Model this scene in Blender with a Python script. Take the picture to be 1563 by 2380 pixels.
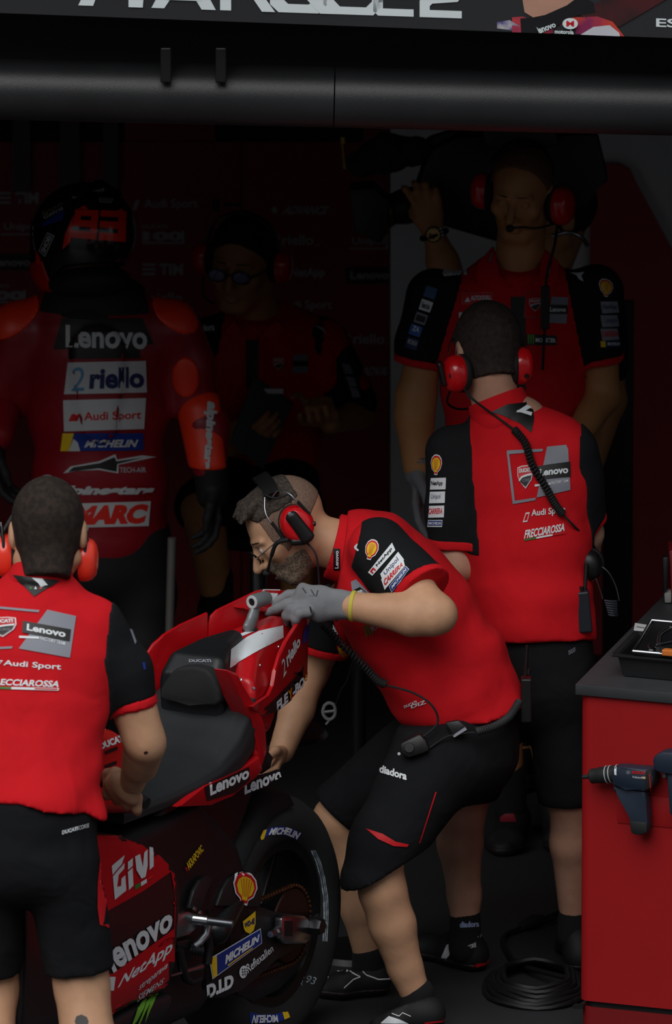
import bpy, bmesh, math, random
import numpy as np
from mathutils import Vector, Matrix
from mathutils.bvhtree import BVHTree
random.seed(7); np.random.seed(7)
for _o in list(bpy.data.objects): bpy.data.objects.remove(_o)
SC = bpy.context.scene
COL = SC.collection
# ------------------------------------------------------------------ camera
W, H, FPX = 1563.0, 2380.0, 27000.0
PITCH = math.radians(12.5)
_dep = PITCH + math.atan((2395 - H/2)/FPX)
CAM = Vector((0.0, -30*math.cos(_dep), 30*math.sin(_dep)))
CF = Vector((0, math.cos(PITCH), -math.sin(PITCH)))
CU = Vector((0, math.sin(PITCH), math.cos(PITCH)))
CR = Vector((1, 0, 0))
cd = bpy.data.cameras.new('camera'); cam = bpy.data.objects.new('camera', cd); COL.objects.link(cam)
cam.location = CAM; cam.rotation_euler = (math.pi/2 - PITCH, 0, 0)
cd.sensor_fit = 'VERTICAL'; cd.sensor_height = 36.0; cd.sensor_width = 36.0*W/H
cd.lens = FPX/H*36.0; cd.clip_start = 0.5; cd.clip_end = 500
cd.dof.use_dof = True; cd.dof.focus_distance = 29.6; cd.dof.aperture_fstop = 6.5
SC.camera = cam
# ------------------------------------------------------------------ light
SC.view_settings.view_transform = 'Standard'; SC.view_settings.look = 'None'
SC.view_settings.exposure = 0.0; SC.view_settings.gamma = 1.0; SC.view_settings.use_curve_mapping = False
wd = bpy.data.worlds.new('overcast_sky'); SC.world = wd; wd.use_nodes = True
wn = wd.node_tree; wn.nodes.clear()
_out = wn.nodes.new('ShaderNodeOutputWorld'); _bg = wn.nodes.new('ShaderNodeBackground')
_tc = wn.nodes.new('ShaderNodeTexCoord'); _sx = wn.nodes.new('ShaderNodeSeparateXYZ')
_rp = wn.nodes.new('ShaderNodeValToRGB')
# overcast sky: brightest overhead, a third of that at the horizon, dark ground below
_rp.color_ramp.elements[0].position = 0.0; _rp.color_ramp.elements[0].color = (0.33, 0.36, 0.40, 1)
_rp.color_ramp.elements[1].position = 1.0; _rp.color_ramp.elements[1].color = (0.92, 0.96, 1.0, 1)
wn.links.new(_tc.outputs['Generated'], _sx.inputs[0]); wn.links.new(_sx.outputs['Z'], _rp.inputs[0])
wn.links.new(_rp.outputs[0], _bg.inputs[0]); wn.links.new(_bg.outputs[0], _out.inputs[0])
_bg.inputs[1].default_value = 0.47
sd = bpy.data.lights.new('veiled_sun', 'SUN'); sun = bpy.data.objects.new('veiled_sun', sd); COL.objects.link(sun)
sd.energy = 1.75; sd.angle = math.radians(50); sd.color = (1.0, 0.985, 0.96)
_sdir = Vector((0.22, 0.62, -0.75)).normalized()          # light travels into the garage, down and to the right
sun.rotation_euler = _sdir.to_track_quat('-Z', 'Y').to_euler(); sun.location = (-3, -8, 12)
# ------------------------------------------------------------------ pixels to places
def ray(px, py): return CF*FPX + CR*(px - W/2) - CU*(py - H/2)
def P(px, py, y):
    d = ray(px, py); return CAM + d*((y - CAM.y)/d.y)
def PG(px, py, z=0.0):
    d = ray(px, py); return CAM + d*((z - CAM.z)/d.z)
def PP(px, py, pt, n):
    d = ray(px, py); n = Vector(n); return CAM + d*((Vector(pt) - CAM).dot(n)/d.dot(n))
def pix(p):
    q = Vector(p) - CAM; z = q.dot(CF); return (W/2 + q.dot(CR)/z*FPX, H/2 - q.dot(CU)/z*FPX)
# ------------------------------------------------------------------ materials
def lin(c):
    if isinstance(c, str):
        c = [int(c[i:i+2], 16)/255 for i in (0, 2, 4)]
    return tuple((x/12.92 if x <= .04045 else ((x + .055)/1.055)**2.4) for x in c)
MATS = {}
def M(name, col, rough=.7, metal=0., var=.06, scale=14., bump=0., bscale=180., fold=0., fscale=9., coat=0., spec=.5, sheen=0., weave=0., emit=None, col2=None, cscale=30., trans=0.):
    if name in MATS: return MATS[name]
    m = bpy.data.materials.new(name); MATS[name] = m; m.use_nodes = True
    nt = m.node_tree; b = nt.nodes['Principled BSDF']; L = nt.links.new
    c = lin(col)
    tc = nt.nodes.new('ShaderNodeTexCoord'); nz = nt.nodes.new('ShaderNodeTexNoise')
    nz.inputs['Scale'].default_value = cscale if col2 else scale; nz.inputs['Detail'].default_value = 4
    L(tc.outputs['Object'], nz.inputs['Vector'])
    rp = nt.nodes.new('ShaderNodeValToRGB')
    if col2:
        c2 = lin(col2); rp.color_ramp.elements[0].position = .42; rp.color_ramp.elements[1].position = .6
        rp.color_ramp.elements[0].color = (*c, 1); rp.color_ramp.elements[1].color = (*c2, 1)
    else:
        rp.color_ramp.elements[0].position = .3; rp.color_ramp.elements[1].position = .7
        rp.color_ramp.elements[0].color = (*[max(0, x*(1 - var)) for x in c], 1)
        rp.color_ramp.elements[1].color = (*[min(1, x*(1 + var)) for x in c], 1)
    L(nz.outputs[0], rp.inputs[0]); src = rp.outputs[0]
    if weave:
        ck = nt.nodes.new('ShaderNodeTexWave'); ck.inputs['Scale'].default_value = weave; ck.bands_direction = 'DIAGONAL'
        ck.inputs['Distortion'].default_value = .4; L(tc.outputs['Object'], ck.inputs['Vector'])
        mx = nt.nodes.new('ShaderNodeMix'); mx.data_type = 'RGBA'; mx.blend_type = 'MULTIPLY'; mx.inputs[0].default_value = .75
        L(src, mx.inputs[6]); L(ck.outputs[0], mx.inputs[7]); src = mx.outputs[2]
    L(src, b.inputs['Base Color'])
    b.inputs['Roughness'].default_value = rough; b.inputs['Metallic'].default_value = metal
    b.inputs['Specular IOR Level'].default_value = spec
    if coat: b.inputs['Coat Weight'].default_value = coat; b.inputs['Coat Roughness'].default_value = .12
    if sheen: b.inputs['Sheen Weight'].default_value = sheen
    if trans: b.inputs['Transmission Weight'].default_value = trans
    if emit: b.inputs['Emission Color'].default_value = (*lin(emit[0]), 1); b.inputs['Emission Strength'].default_value = emit[1]
    prev = None
    for s, st, di in ((fscale, fold, .02), (bscale, bump, .002)):
        if st:
            n2 = nt.nodes.new('ShaderNodeTexNoise'); n2.inputs['Scale'].default_value = s; n2.inputs['Detail'].default_value = 2
            if s == fscale: n2.inputs['Distortion'].default_value = .8
            L(tc.outputs['Object'], n2.inputs['Vector'])
            bp = nt.nodes.new('ShaderNodeBump'); bp.inputs['Strength'].default_value = st; bp.inputs['Distance'].default_value = di
            L(n2.outputs[0], bp.inputs['Height'])
            if prev: L(prev, bp.inputs['Normal'])
            prev = bp.outputs[0]
    if prev: L(prev, b.inputs['Normal'])
    return m
RED = M('red_cotton', 'd4141f', .85, var=.05, bump=.25, bscale=700, fold=.5, fscale=6, spec=.25)
BLK = M('black_cotton', '1a1b1e', .9, var=.1, bump=.3, bscale=600, fold=.25, fscale=8, spec=.2)
SHORT = M('black_short_cloth', '17181b', .9, var=.12, bump=.3, bscale=500, fold=.6, fscale=7, spec=.2)
SKIN = M('tanned_skin', 'c99a79', .55, var=.10, scale=20, bump=.15, bscale=300, spec=.4)
SKINP = M('pale_skin', 'c2937b', .55, var=.10, scale=18, bump=.15, bscale=300, spec=.4)
SKIND = M('olive_skin', 'bd8455', .5, var=.10, scale=18, bump=.12, bscale=300, spec=.4)
WHITE = M('white_print', 'e9eef2', .55, var=.02)
GREYP = M('grey_print', '8d8f9a', .6, var=.03)
BLKP = M('black_print', '0d0d0f', .5, var=.05)
REDP = M('red_print', 'd21520', .5, var=.03)
BLUEP = M('blue_print', '16348c', .5, var=.03)
YELP = M('yellow_print', 'f2c81e', .5, var=.03)
GRNP = M('green_print', '2f7a2a', .5, var=.05)
NAVYP = M('navy_print', '1d2c5e', .5, var=.03)
SKYP = M('sky_print', '5b93b8', .5, var=.04)
LIMEP = M('lime_print', '6fae35', .5, var=.05)
BPLA = M('black_plastic', '141416', .45, var=.1, bump=.1, bscale=200)
BRUB = M('black_rubber', '131314', .75, var=.1, bump=.15, bscale=150)
RPLA = M('red_gloss_plastic', 'd0121a', .22, var=.03, coat=.4)
OPLA = M('orange_red_plastic', 'ff4430', .25, var=.03, coat=.4)
STEEL = M('brushed_steel', 'b4b6ba', .3, 1., var=.06, scale=60)
ALU = M('milled_aluminium', 'aeb0b4', .28, 1., var=.08, scale=40)
# ------------------------------------------------------------------ objects
WP = {}
def base(o): return WP[o.name]
def link(o, parent, w):
    COL.objects.link(o); WP[o.name] = Vector(w)
    if parent is not None:
        o.parent = parent; o.location = Vector(w) - WP[parent.name]
    else: o.location = Vector(w)
    return o
def tag(o, label=None, cat=None, group=None, kind=None):
    if label: o['label'] = label
    if cat: o['category'] = cat
    if group: o['group'] = group
    if kind: o['kind'] = kind
    return o
def empty(name, loc, label=None, cat=None, group=None, kind=None):
    o = bpy.data.objects.new(name, None); o.empty_display_size = .05
    link(o, None, loc); return tag(o, label, cat, group, kind)
def mesh(name, v, f, mats, parent=None, org=None, smooth=True, mi=None):
    """v: world-space points"""
    v = np.asarray(v, dtype=float)
    if org is None: org = WP[parent.name] if parent is not None else Vector((0, 0, 0))
    org = Vector(org); me = bpy.data.meshes.new(name)
    me.from_pydata((v - np.array(org)).tolist(), [], [list(map(int, q)) for q in f])
    if not isinstance(mats, (list, tuple)): mats = [mats]
    for m in mats: me.materials.append(m)
    if mi is not None: me.polygons.foreach_set('material_index', np.asarray(mi, dtype=np.int32))
    if smooth: me.polygons.foreach_set('use_smooth', np.ones(len(me.polygons), dtype=bool))
    me.update()
    return link(bpy.data.objects.new(name, me), parent, org)
def from_bm(name, bm, mats, parent=None, org=None, smooth=False, sharp=None):
    bmesh.ops.recalc_face_normals(bm, faces=bm.faces[:])
    v = [tuple(x.co) for x in bm.verts]; bm.verts.index_update()
    f = [[x.index for x in q.verts] for q in bm.faces]; mi = [q.material_index for q in bm.faces]
    bm.free(); o = mesh(name, v, f, mats, parent, org, smooth, mi)
    if sharp: o.data.set_sharp_from_angle(angle=math.radians(sharp))
    return o
def frame(z, x=None):
    z = Vector(z).normalized()
    if x is None: x = Vector((1, 0, 0)) if abs(z.x) < .9 else Vector((0, 1, 0))
    y = z.cross(Vector(x)).normalized(); x = y.cross(z).normalized()
    return x, y, z
# box with bevel, given centre, half sizes and axes
def add_box(bm, c, h, ax=None, bev=0., seg=2):
    c = Vector(c); ax = ax or (Vector((1, 0, 0)), Vector((0, 1, 0)), Vector((0, 0, 1)))
    r = bmesh.ops.create_cube(bm, size=2.0); vs = r['verts']
    es = set(e for v in vs for e in v.link_edges)
    for v in vs: v.co = Vector((v.co.x*h[0], v.co.y*h[1], v.co.z*h[2]))
    if bev:
        rr = bmesh.ops.bevel(bm, geom=list(es), offset=bev, segments=seg, affect='EDGES', profile=.5)
        vs = list(set(v for f in rr['faces'] for v in f.verts) | set(v for v in vs if v.is_valid))
    for v in vs: v.co = c + ax[0]*v.co.x + ax[1]*v.co.y + ax[2]*v.co.z
    return vs
def box(name, c, h, mat, parent=None, ax=None, bev=0., org=None, seg=2):
    bm = bmesh.new(); add_box(bm, c, h, ax, bev, seg)
    return from_bm(name, bm, mat, parent, org)
def add_tube(bm, pts, r, n=8, cap=True, close=False):
    pts = [Vector(p) for p in pts]; N = len(pts); rs = r if isinstance(r, (list, tuple)) else [r]*N
    rings = []; px = None
    for i, p in enumerate(pts):
        a = pts[(i - 1) % N] if (i > 0 or close) else pts[0]; b = pts[(i + 1) % N] if (i < N - 1 or close) else pts[-1]
        t = (b - a)
        if t.length < 1e-9: t = Vector((0, 0, 1))
        x, y, z = frame(t, px); px = x
        rings.append([bm.verts.new(p + x*math.cos(2*math.pi*k/n)*rs[i] + y*math.sin(2*math.pi*k/n)*rs[i]) for k in range(n)])
    for i in range(N if close else N - 1):
        A, B = rings[i], rings[(i + 1) % N]
        for k in range(n): bm.faces.new((A[k], A[(k + 1) % n], B[(k + 1) % n], B[k]))
    if cap and not close: bm.faces.new(rings[0][::-1]); bm.faces.new(rings[-1])
def tube(name, pts, r, mat, parent=None, n=8, org=None, close=False):
    bm = bmesh.new(); add_tube(bm, pts, r, n, True, close)
    o = from_bm(name, bm, mat, parent, org, smooth=True, sharp=50); return o
def spl(pts, n=8):
    """smooth curve through the points"""
    pts = [Vector(p) for p in pts]; out = []
    for i in range(len(pts) - 1):
        a = pts[max(i - 1, 0)]; b = pts[i]; c = pts[i + 1]; d = pts[min(i + 2, len(pts) - 1)]
        for k in range(n):
            t = k/n
            out.append(.5*((2*b) + (c - a)*t + (2*a - 5*b + 4*c - d)*t*t + (3*b - a - 3*c + d)*t**3))
    out.append(pts[-1]); return out
def coil(pts, r, turns, rw):
    cv = spl(pts, 10); N = turns*8; out = []; L = len(cv) - 1; px = None
    for i in range(N + 1):
        s = i/N*L; k = min(int(s), L - 1); p = cv[k].lerp(cv[k + 1], s - k)
        x, y, z = frame(cv[k + 1] - cv[k], px); px = x
        a = 2*math.pi*i/8; out.append(p + x*math.cos(a)*r + y*math.sin(a)*r)
    return out
def add_lathe(bm, c, axis, prof, n=24, x=None, mi=0):
    """prof: (radius, height along the axis)"""
    c = Vector(c); X, Y, Z = frame(axis, x); rings = []
    for r, h in prof:
        if r < 1e-6: rings.append([bm.verts.new(c + Z*h)])
        else: rings.append([bm.verts.new(c + Z*h + X*r*math.cos(2*math.pi*k/n) + Y*r*math.sin(2*math.pi*k/n)) for k in range(n)])
    for A, B in zip(rings, rings[1:]):
        for k in range(n):
            a = [A[k % len(A)], A[(k + 1) % len(A)], B[(k + 1) % len(B)], B[k % len(B)]]
            u = list(dict.fromkeys(a))
            if len(u) > 2: bm.faces.new(u).material_index = mi
def lathe(name, c, axis, prof, mat, parent=None, n=24, org=None, sharp=35):
    bm = bmesh.new(); add_lathe(bm, c, axis, prof, n)
    return from_bm(name, bm, mat, parent, org, smooth=True, sharp=sharp)
def add_prism(bm, pts, off):
    """closed outline pts extruded by the vector off"""
    a = [bm.verts.new(p) for p in pts]; off = Vector(off); b = [bm.verts.new(Vector(p) + off) for p in pts]; n = len(a)
    bm.faces.new(a); bm.faces.new(b[::-1])
    for k in range(n): bm.faces.new((a[k], b[k], b[(k + 1) % n], a[(k + 1) % n]))
def prism(name, pts, off, mat, parent=None, bev=0., org=None, seg=2):
    bm = bmesh.new(); add_prism(bm, pts, off)
    if bev: bmesh.ops.bevel(bm, geom=bm.edges[:], offset=bev, segments=seg, affect='EDGES', profile=.5, clamp_overlap=True)
    return from_bm(name, bm, mat, parent, org, smooth=bool(bev), sharp=40)
def arc(c, r, a0, a1, n): return [(c[0] + r*math.cos(math.radians(a0 + (a1 - a0)*i/n)), c[1] + r*math.sin(math.radians(a0 + (a1 - a0)*i/n))) for i in range(n + 1)]
# ------------------------------------------------------------------ distance fields for bodies and cloth
class F:
    def __init__(s, fn, lo, hi): s.fn = fn; s.lo = np.array(lo, float); s.hi = np.array(hi, float)
    def __call__(s, p): return s.fn(p)
def _a(v): return np.array(v, dtype=float)
def cone(a, b, ra, rb):
    a, b = _a(a), _a(b); d = b - a; L2 = max(d @ d, 1e-12); rm = max(ra, rb)
    def fn(p):
        q = p - a; t = np.clip(q @ d/L2, 0, 1); q = q - t[:, None]*d
        return np.sqrt((q*q).sum(1)) - (ra + t*(rb - ra))
    return F(fn, np.minimum(a, b) - rm, np.maximum(a, b) + rm)
def ecap(a, b, lat, s0, s1):
    """tapering limb of elliptical section; s = (half width along lat, half depth)"""
    a, b = _a(a), _a(b); d = b - a; L = math.sqrt(d @ d); z = d/L
    x = _a(lat); x = x - (x @ z)*z; x /= np.linalg.norm(x); y = np.cross(z, x); rm = max(*s0, *s1)
    def fn(p):
        q = p - a; h = q @ z; t = np.clip(h/L, 0, 1)
        w = s0[0] + t*(s1[0] - s0[0]); e = s0[1] + t*(s1[1] - s0[1])
        u = (q @ x)/w; v = (q @ y)/e; m = np.minimum(w, e)
        ex = (h - t*L)/m
        return (np.sqrt(u*u + v*v + ex*ex) - 1)*m
    return F(fn, np.minimum(a, b) - rm, np.maximum(a, b) + rm)
def ell(c, r, ax=None):
    c = _a(c); r = _a(r); A = np.eye(3) if ax is None else np.array([list(Vector(v).normalized()) for v in ax]); m = r.min()
    def fn(p):
        q = ((p - c) @ A.T)/r; k = np.sqrt((q*q).sum(1)); k2 = np.sqrt(((q/r)**2).sum(1))
        return np.where(k2 > 1e-9, k*(k - 1)/np.maximum(k2, 1e-9), -m)
    return F(fn, c - r.max(), c + r.max())
def U(k, *fs):
    fs = [f for f in fs if f is not None]
    def fn(p):
        d = fs[0](p)
        for f in fs[1:]:
            e = f(p); h = np.clip(.5 + .5*(e - d)/k, 0, 1); d = e*(1 - h) + d*h - k*h*(1 - h)
        return d
    return F(fn, np.min([f.lo for f in fs], 0) - k, np.max([f.hi for f in fs], 0) + k)
def I(f, *gs):
    def fn(p):
        d = f(p)
        for g in gs: d = np.maximum(d, g(p))
        return d
    return F(fn, f.lo, f.hi)
def sub(f, *gs, k=.004):
    def fn(p):
        d = f(p)
        for g in gs:
            e = -g(p); h = np.clip(.5 - .5*(e - d)/k, 0, 1); d = e*(1 - h) + d*h + k*h*(1 - h)
        return d
    return F(fn, f.lo, f.hi)
def off(f, r): return F(lambda p: f(p) - r, f.lo - abs(r), f.hi + abs(r))
def half(pt, n):
    """keeps the side that n points away from"""
    pt = _a(pt); n = _a(n); n = n/np.linalg.norm(n)
    return lambda p: (p - pt) @ n
def waves(f, amp, freq, seed, zone=None):
    rg = np.random.RandomState(seed); K = [(rg.randn(3), rg.rand()*6.28) for _ in range(5)]
    def fn(p):
        s = 0
        for i, (k, ph) in enumerate(K):
            k = k/np.linalg.norm(k)*freq*(.6 + .3*i); s = s + np.sin(p @ k + ph + 1.5*np.sin(p[:, 2]*freq*.5 + ph))/(1 + .4*i)
        z = 1 if zone is None else zone(p)
        return f(p) + amp*s*z/2
    return F(fn, f.lo - amp, f.hi + amp)
def snets(f, h, smooth=1):
    B = 8; lo = f.lo - 2*h; n = np.ceil((f.hi + 2*h - lo)/h).astype(int) + 1; nb = (n + B - 1)//B; n = nb*B
    c = [lo[i] + (np.arange(nb[i])*B + (B - 1)/2)*h for i in range(3)]
    G = np.stack(np.meshgrid(*c, indexing='ij'), -1).reshape(-1, 3)
    d = f(G); near = np.abs(d) < B*h*.87*1.7 + .004
    Fd = np.repeat(np.repeat(np.repeat(np.where(d < 0, -1., 1.).reshape(nb), B, 0), B, 1), B, 2)
    F6 = Fd.reshape(nb[0], B, nb[1], B, nb[2], B).transpose(0, 2, 4, 1, 3, 5)
    loc = np.stack(np.meshgrid(*[np.arange(B)*h]*3, indexing='ij'), -1).reshape(-1, 3) - (B - 1)/2*h
    ni = np.argwhere(near.reshape(nb)); Gn = G[near]
    for s in range(0, len(ni), 400):
        q = (Gn[s:s + 400, None, :] + loc[None]).reshape(-1, 3); v = f(q).reshape(-1, B, B, B)
        e = ni[s:s + 400]; F6[e[:, 0], e[:, 1], e[:, 2]] = v
    S = Fd < 0
    cnt = np.zeros(np.array(S.shape) - 1, np.int8); cor = [(i, j, k) for i in (0, 1) for j in (0, 1) for k in (0, 1)]
    sh = cnt.shape
    for i, j, k in cor: cnt += S[i:i + sh[0], j:j + sh[1], k:k + sh[2]]
    ac = np.argwhere((cnt > 0) & (cnt < 8))
    vals = np.stack([Fd[ac[:, 0] + i, ac[:, 1] + j, ac[:, 2] + k] for i, j, k in cor], 1)
    cc = np.array(cor, float); acc = np.zeros((len(ac), 3)); num = np.zeros(len(ac))
    for a in range(8):
        for b in range(a + 1, 8):
            if np.abs(cc[a] - cc[b]).sum() == 1:
                va, vb = vals[:, a], vals[:, b]; m = (va < 0) != (vb < 0)
                t = np.where(m, va/np.where(m, va - vb, 1), 0)
                acc += np.where(m[:, None], cc[a] + t[:, None]*(cc[b] - cc[a]), 0); num += m
    V = lo + (ac + acc/num[:, None])*h
    ID = np.full(sh, -1, np.int64); ID[ac[:, 0], ac[:, 1], ac[:, 2]] = np.arange(len(ac))
    Q = []
    for ax in range(3):
        s0 = [slice(None)]*3; s1 = [slice(None)]*3; s0[ax] = slice(0, -1); s1[ax] = slice(1, None)
        e = np.argwhere(S[tuple(s0)] != S[tuple(s1)]); u, w = [(1, 2), (2, 0), (0, 1)][ax]
        e = e[(e[:, u] > 0) & (e[:, w] > 0)]
        e = e[(e < np.array(sh)).all(1)]
        q = []
        for du, dw in ((-1, -1), (0, -1), (0, 0), (-1, 0)):
            t = e.copy(); t[:, u] += du; t[:, w] += dw; q.append(ID[t[:, 0], t[:, 1], t[:, 2]])
        q = np.stack(q, 1); fl = ~S[e[:, 0], e[:, 1], e[:, 2]]; q[fl] = q[fl][:, ::-1]; Q.append(q)
    Q = np.concatenate(Q); Q = Q[(Q >= 0).all(1)]
    for _ in range(smooth):
        s = np.zeros_like(V); c2 = np.zeros(len(V))
        for k in range(4):
            a, b = Q[:, k], Q[:, (k + 1) % 4]
            np.add.at(s, a, V[b]); np.add.at(c2, a, 1)
        V = np.where(c2[:, None] > 0, .45*V + .55*s/np.maximum(c2, 1)[:, None], V)
    return V, Q
def sdf_obj(name, f, h, mat, parent=None, org=None, smooth=1, extra=None):
    V, Q = snets(f, h, smooth)
    for g, hh in (extra or []):
        v2, q2 = snets(g, hh, smooth); Q = np.concatenate([Q, q2 + len(V)]); V = np.concatenate([V, v2])
    o = mesh(name, V, Q, mat, parent, org)
    return o
# ------------------------------------------------------------------ flat print laid on real surfaces
BV = {}
def bvh(o):
    if o.name not in BV:
        w = WP[o.name]; me = o.data
        BV[o.name] = BVHTree.FromPolygons([tuple(v.co + w) for v in me.vertices], [tuple(p.vertices) for p in me.polygons])
    return BV[o.name]
_tx = {}
def text_geo(s, bold):
    k = (s, bold)
    if k in _tx: return _tx[k]
    cu = bpy.data.curves.new('t', 'FONT'); cu.body = s; cu.resolution_u = 3; cu.offset = bold; cu.size = 1
    ob = bpy.data.objects.new('t', cu); COL.objects.link(ob); bpy.context.view_layer.update()
    me = ob.to_mesh(); v = np.array([(a.co.x, a.co.y) for a in me.vertices]); f = [list(p.vertices) for p in me.polygons]
    ob.to_mesh_clear(); bpy.data.objects.remove(ob); bpy.data.curves.remove(cu)
    lo, hi = v.min(0), v.max(0); v = (v - lo)/(hi - lo); v[:, 1] = 1 - v[:, 1]
    _tx[k] = (v, f); return v, f
def T(s, x0=0., y0=0., x1=1., y1=1., mat=None, bold=.02, shear=0.):
    v, f = text_geo(s, bold); v = v.copy(); v[:, 0] += shear*(.5 - v[:, 1])
    v[:, 0] = x0 + v[:, 0]*(x1 - x0); v[:, 1] = y0 + v[:, 1]*(y1 - y0)
    return (v, f, mat or WHITE)
def G(pts, mat): return (np.array(pts, float), [list(range(len(pts)))], mat)
def R(x0, y0, x1, y1, mat): return G([(x0, y0), (x1, y0), (x1, y1), (x0, y1)], mat)
def O(cx, cy, rx, ry, mat, n=20): return G([(cx + rx*math.cos(2*math.pi*i/n), cy + ry*math.sin(2*math.pi*i/n)) for i in range(n)], mat)
def decal(parent, target, quad, items, name='print', lift=.0022, step=14, label=None):
    """quad: four photo corners TL TR BR BL; every element is cut fine and laid on the surface behind it"""
    tgts = target if isinstance(target, (list, tuple)) else [target]; trees = [bvh(t) for t in tgts]
    q = [np.array(c, float) for c in quad]
    wpx = max(np.linalg.norm(q[1] - q[0]), np.linalg.norm(q[2] - q[3])); hpx = max(np.linalg.norm(q[3] - q[0]), np.linalg.norm(q[2] - q[1]))
    AV, AF, AM, mats = [], [], [], []
    miss = 0
    for li, (v, f, m) in enumerate(items):
        bm = bmesh.new(); bv = [bm.verts.new((a[0], a[1], 0)) for a in v]
        for p in f:
            try: bm.faces.new([bv[i] for i in p])
            except ValueError: pass
        for ax, px in ((0, wpx), (1, hpx)):
            lo, hi = v[:, ax].min(), v[:, ax].max(); n = int((hi - lo)*px/step)
            for i in range(1, n + 1):
                c = [0, 0, 0]; c[ax] = lo + (hi - lo)*i/(n + 1); nn = [0, 0, 0]; nn[ax] = 1
                bmesh.ops.bisect_plane(bm, geom=bm.verts[:] + bm.edges[:] + bm.faces[:], plane_co=c, plane_no=nn, dist=1e-5)
        bm.verts.index_update(); b0 = len(AV); ok = []; hits = []
        for a in bm.verts:
            s, t = a.co.x, a.co.y
            px = (1 - t)*((1 - s)*q[0] + s*q[1]) + t*((1 - s)*q[3] + s*q[2])
            d = ray(px[0], px[1]).normalized(); best = None
            for tr in trees:
                hit = tr.ray_cast(CAM, d)
                if hit[0] is not None and (best is None or hit[3] < best[3]): best = hit
            if best is None:
                c0 = hits[-1] if hits else None
                if c0 is None: ok.append(False); AV.append((0, 0, 0)); continue
                g = CAM + d*((c0 - CAM).length); e = min((tr.find_nearest(g) for tr in trees), key=lambda h: h[3])
                if e[3] > .07: ok.append(False); AV.append((0, 0, 0)); continue
                best = e
            hits.append(best[0]); n = best[1]
            if n.dot(d) > 0: n = -n
            ok.append(True); AV.append(tuple(best[0] + n*(lift + .0006*li)))
        if m not in mats: mats.append(m)
        mi = mats.index(m)
        for p in bm.faces:
            ix = [x.index for x in p.verts]
            if all(ok[i] for i in ix): AF.append([b0 + i for i in ix]); AM.append(mi)
        bm.free()
    if not AF: print('EMPTY DECAL', parent.name, quad); return None
    used = sorted(set(i for p in AF for i in p)); mp = {j: i for i, j in enumerate(used)}
    AV = [AV[i] for i in used]; AF = [[mp[i] for i in p] for p in AF]
    o = mesh(name, AV, AF, mats, parent, None, True, AM)
    if label: o['label'] = label
    return o
# ================================================================== the garage
FLOORM = M('dark_garage_floor', '303134', .6, var=.12, scale=3, bump=.1, bscale=60, spec=.3)
ASPH = M('pit_lane_asphalt', '2f3032', .9, var=.2, scale=40, bump=.3, bscale=300)
DARKW = M('black_panel', '0c0c0d', .7, var=.1, scale=4)
WALLR = M('dark_red_wall_panel', '8a1020', .6, var=.06, scale=2)
WALLG = M('grey_wall_panel', 'f0f1f2', .7, var=.05, scale=3)
CARBT = M('woven_black_wrap', '2a2b2d', .38, var=.25, scale=2.5, bump=.3, bscale=500, spec=.5)
YB = 4.3
def quadbox(name, x0, x1, y0, y1, z0, z1, m, kind='structure'):
    o = box(name, ((x0 + x1)/2, (y0 + y1)/2, (z0 + z1)/2), ((x1 - x0)/2, (y1 - y0)/2, (z1 - z0)/2), m, org=((x0 + x1)/2, (y0 + y1)/2, z0))
    if kind: o['kind'] = kind
    return o
fl = quadbox('floor', -3.2, 3.2, -.6, YB + .3, -.1, 0, FLOORM)
pl = quadbox('floor_pit_lane', -45, 45, -60, -.6, -.1, -.001, ASPH)
wl = quadbox('wall_left', -3.3, -3.2, -.5, YB + .3, 0, 3.6, DARKW)
wr = quadbox('wall_right', 3.2, 3.3, -.5, YB + .3, 0, 3.6, DARKW)
wb = quadbox('wall_back', -3.2, 3.2, YB + .02, YB + .2, 0, 3.6, DARKW)
ce = quadbox('ceiling', -3.2, 3.2, 0.2, YB + .3, 2.62, 2.75, DARKW)
tag(wb, 'black back wall of the garage'); tag(ce, 'black garage ceiling'); tag(fl, 'dark grey garage floor')
# backdrop panels on the back wall
def wallpoly(name, pts, m, d=.02, y=YB, parent=None):
    a = [P(px, py, y) for px, py in pts]
    return prism(name, a, (0, d, 0), m, parent, org=None if parent else a[0])
pr = empty('sponsor_wall', P(400, 1900, YB) , 'dark red sponsor backdrop with faint logos behind the rider', 'backdrop')
wp1 = wallpoly('panel', [(-250, 330), (560, 330), (560, 2000), (-250, 2000)], WALLR, parent=pr)
wp2 = wallpoly('panel', [(563, 330), (905, 330), (905, 2000), (563, 2000)], WALLR, parent=pr)
wp3 = wallpoly('header_panel', [(845, 180), (905, 180), (905, 328), (845, 328)], WALLR, parent=pr)
wp4 = wallpoly('header_panel', [(290, 240), (500, 240), (500, 328), (290, 328)], WALLR, parent=pr)
gw = wallpoly('grey_wall_panel', [(908, 180), (1750, 180), (1750, 2000), (908, 2000)], WALLG)
tag(gw, 'plain grey wall panel behind the television camera', 'wall panel')
_sh = [(1372, 470), (1374, 420), (1385, 395), (1410, 382), (1440, 382), (1465, 395), (1482, 430), (1563, 580), (1700, 830), (1700, 1800), (1375, 1800)]
rs = wallpoly('red_wall_shape', _sh, M('red_vinyl', 'b8323c', .5), .03, YB - .05)
tag(rs, 'large dark red rounded panel on the grey wall', 'wall panel')
LOGOM = M('faded_white_logo', 'a8a4a6', .7, var=.05); LOGOK = M('black_logo_plate', '08080a', .6)
def wlogo(x0, y0, x1, y1, items, tgt=wp1): decal(tgt, tgt, [(x0, y0), (x1, y0), (x1, y1), (x0, y1)], items, 'logo', step=60)
LW = LOGOM
def tim(x, y, t=wp1): wlogo(x, y, x + 95, y + 27, [R(0, 0, .32, .2, LW), R(0, .4, .32, .6, LW), R(0, .8, .32, 1, LW), T('TIM', .42, 0, 1, 1, LW, .04)], t)
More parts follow.
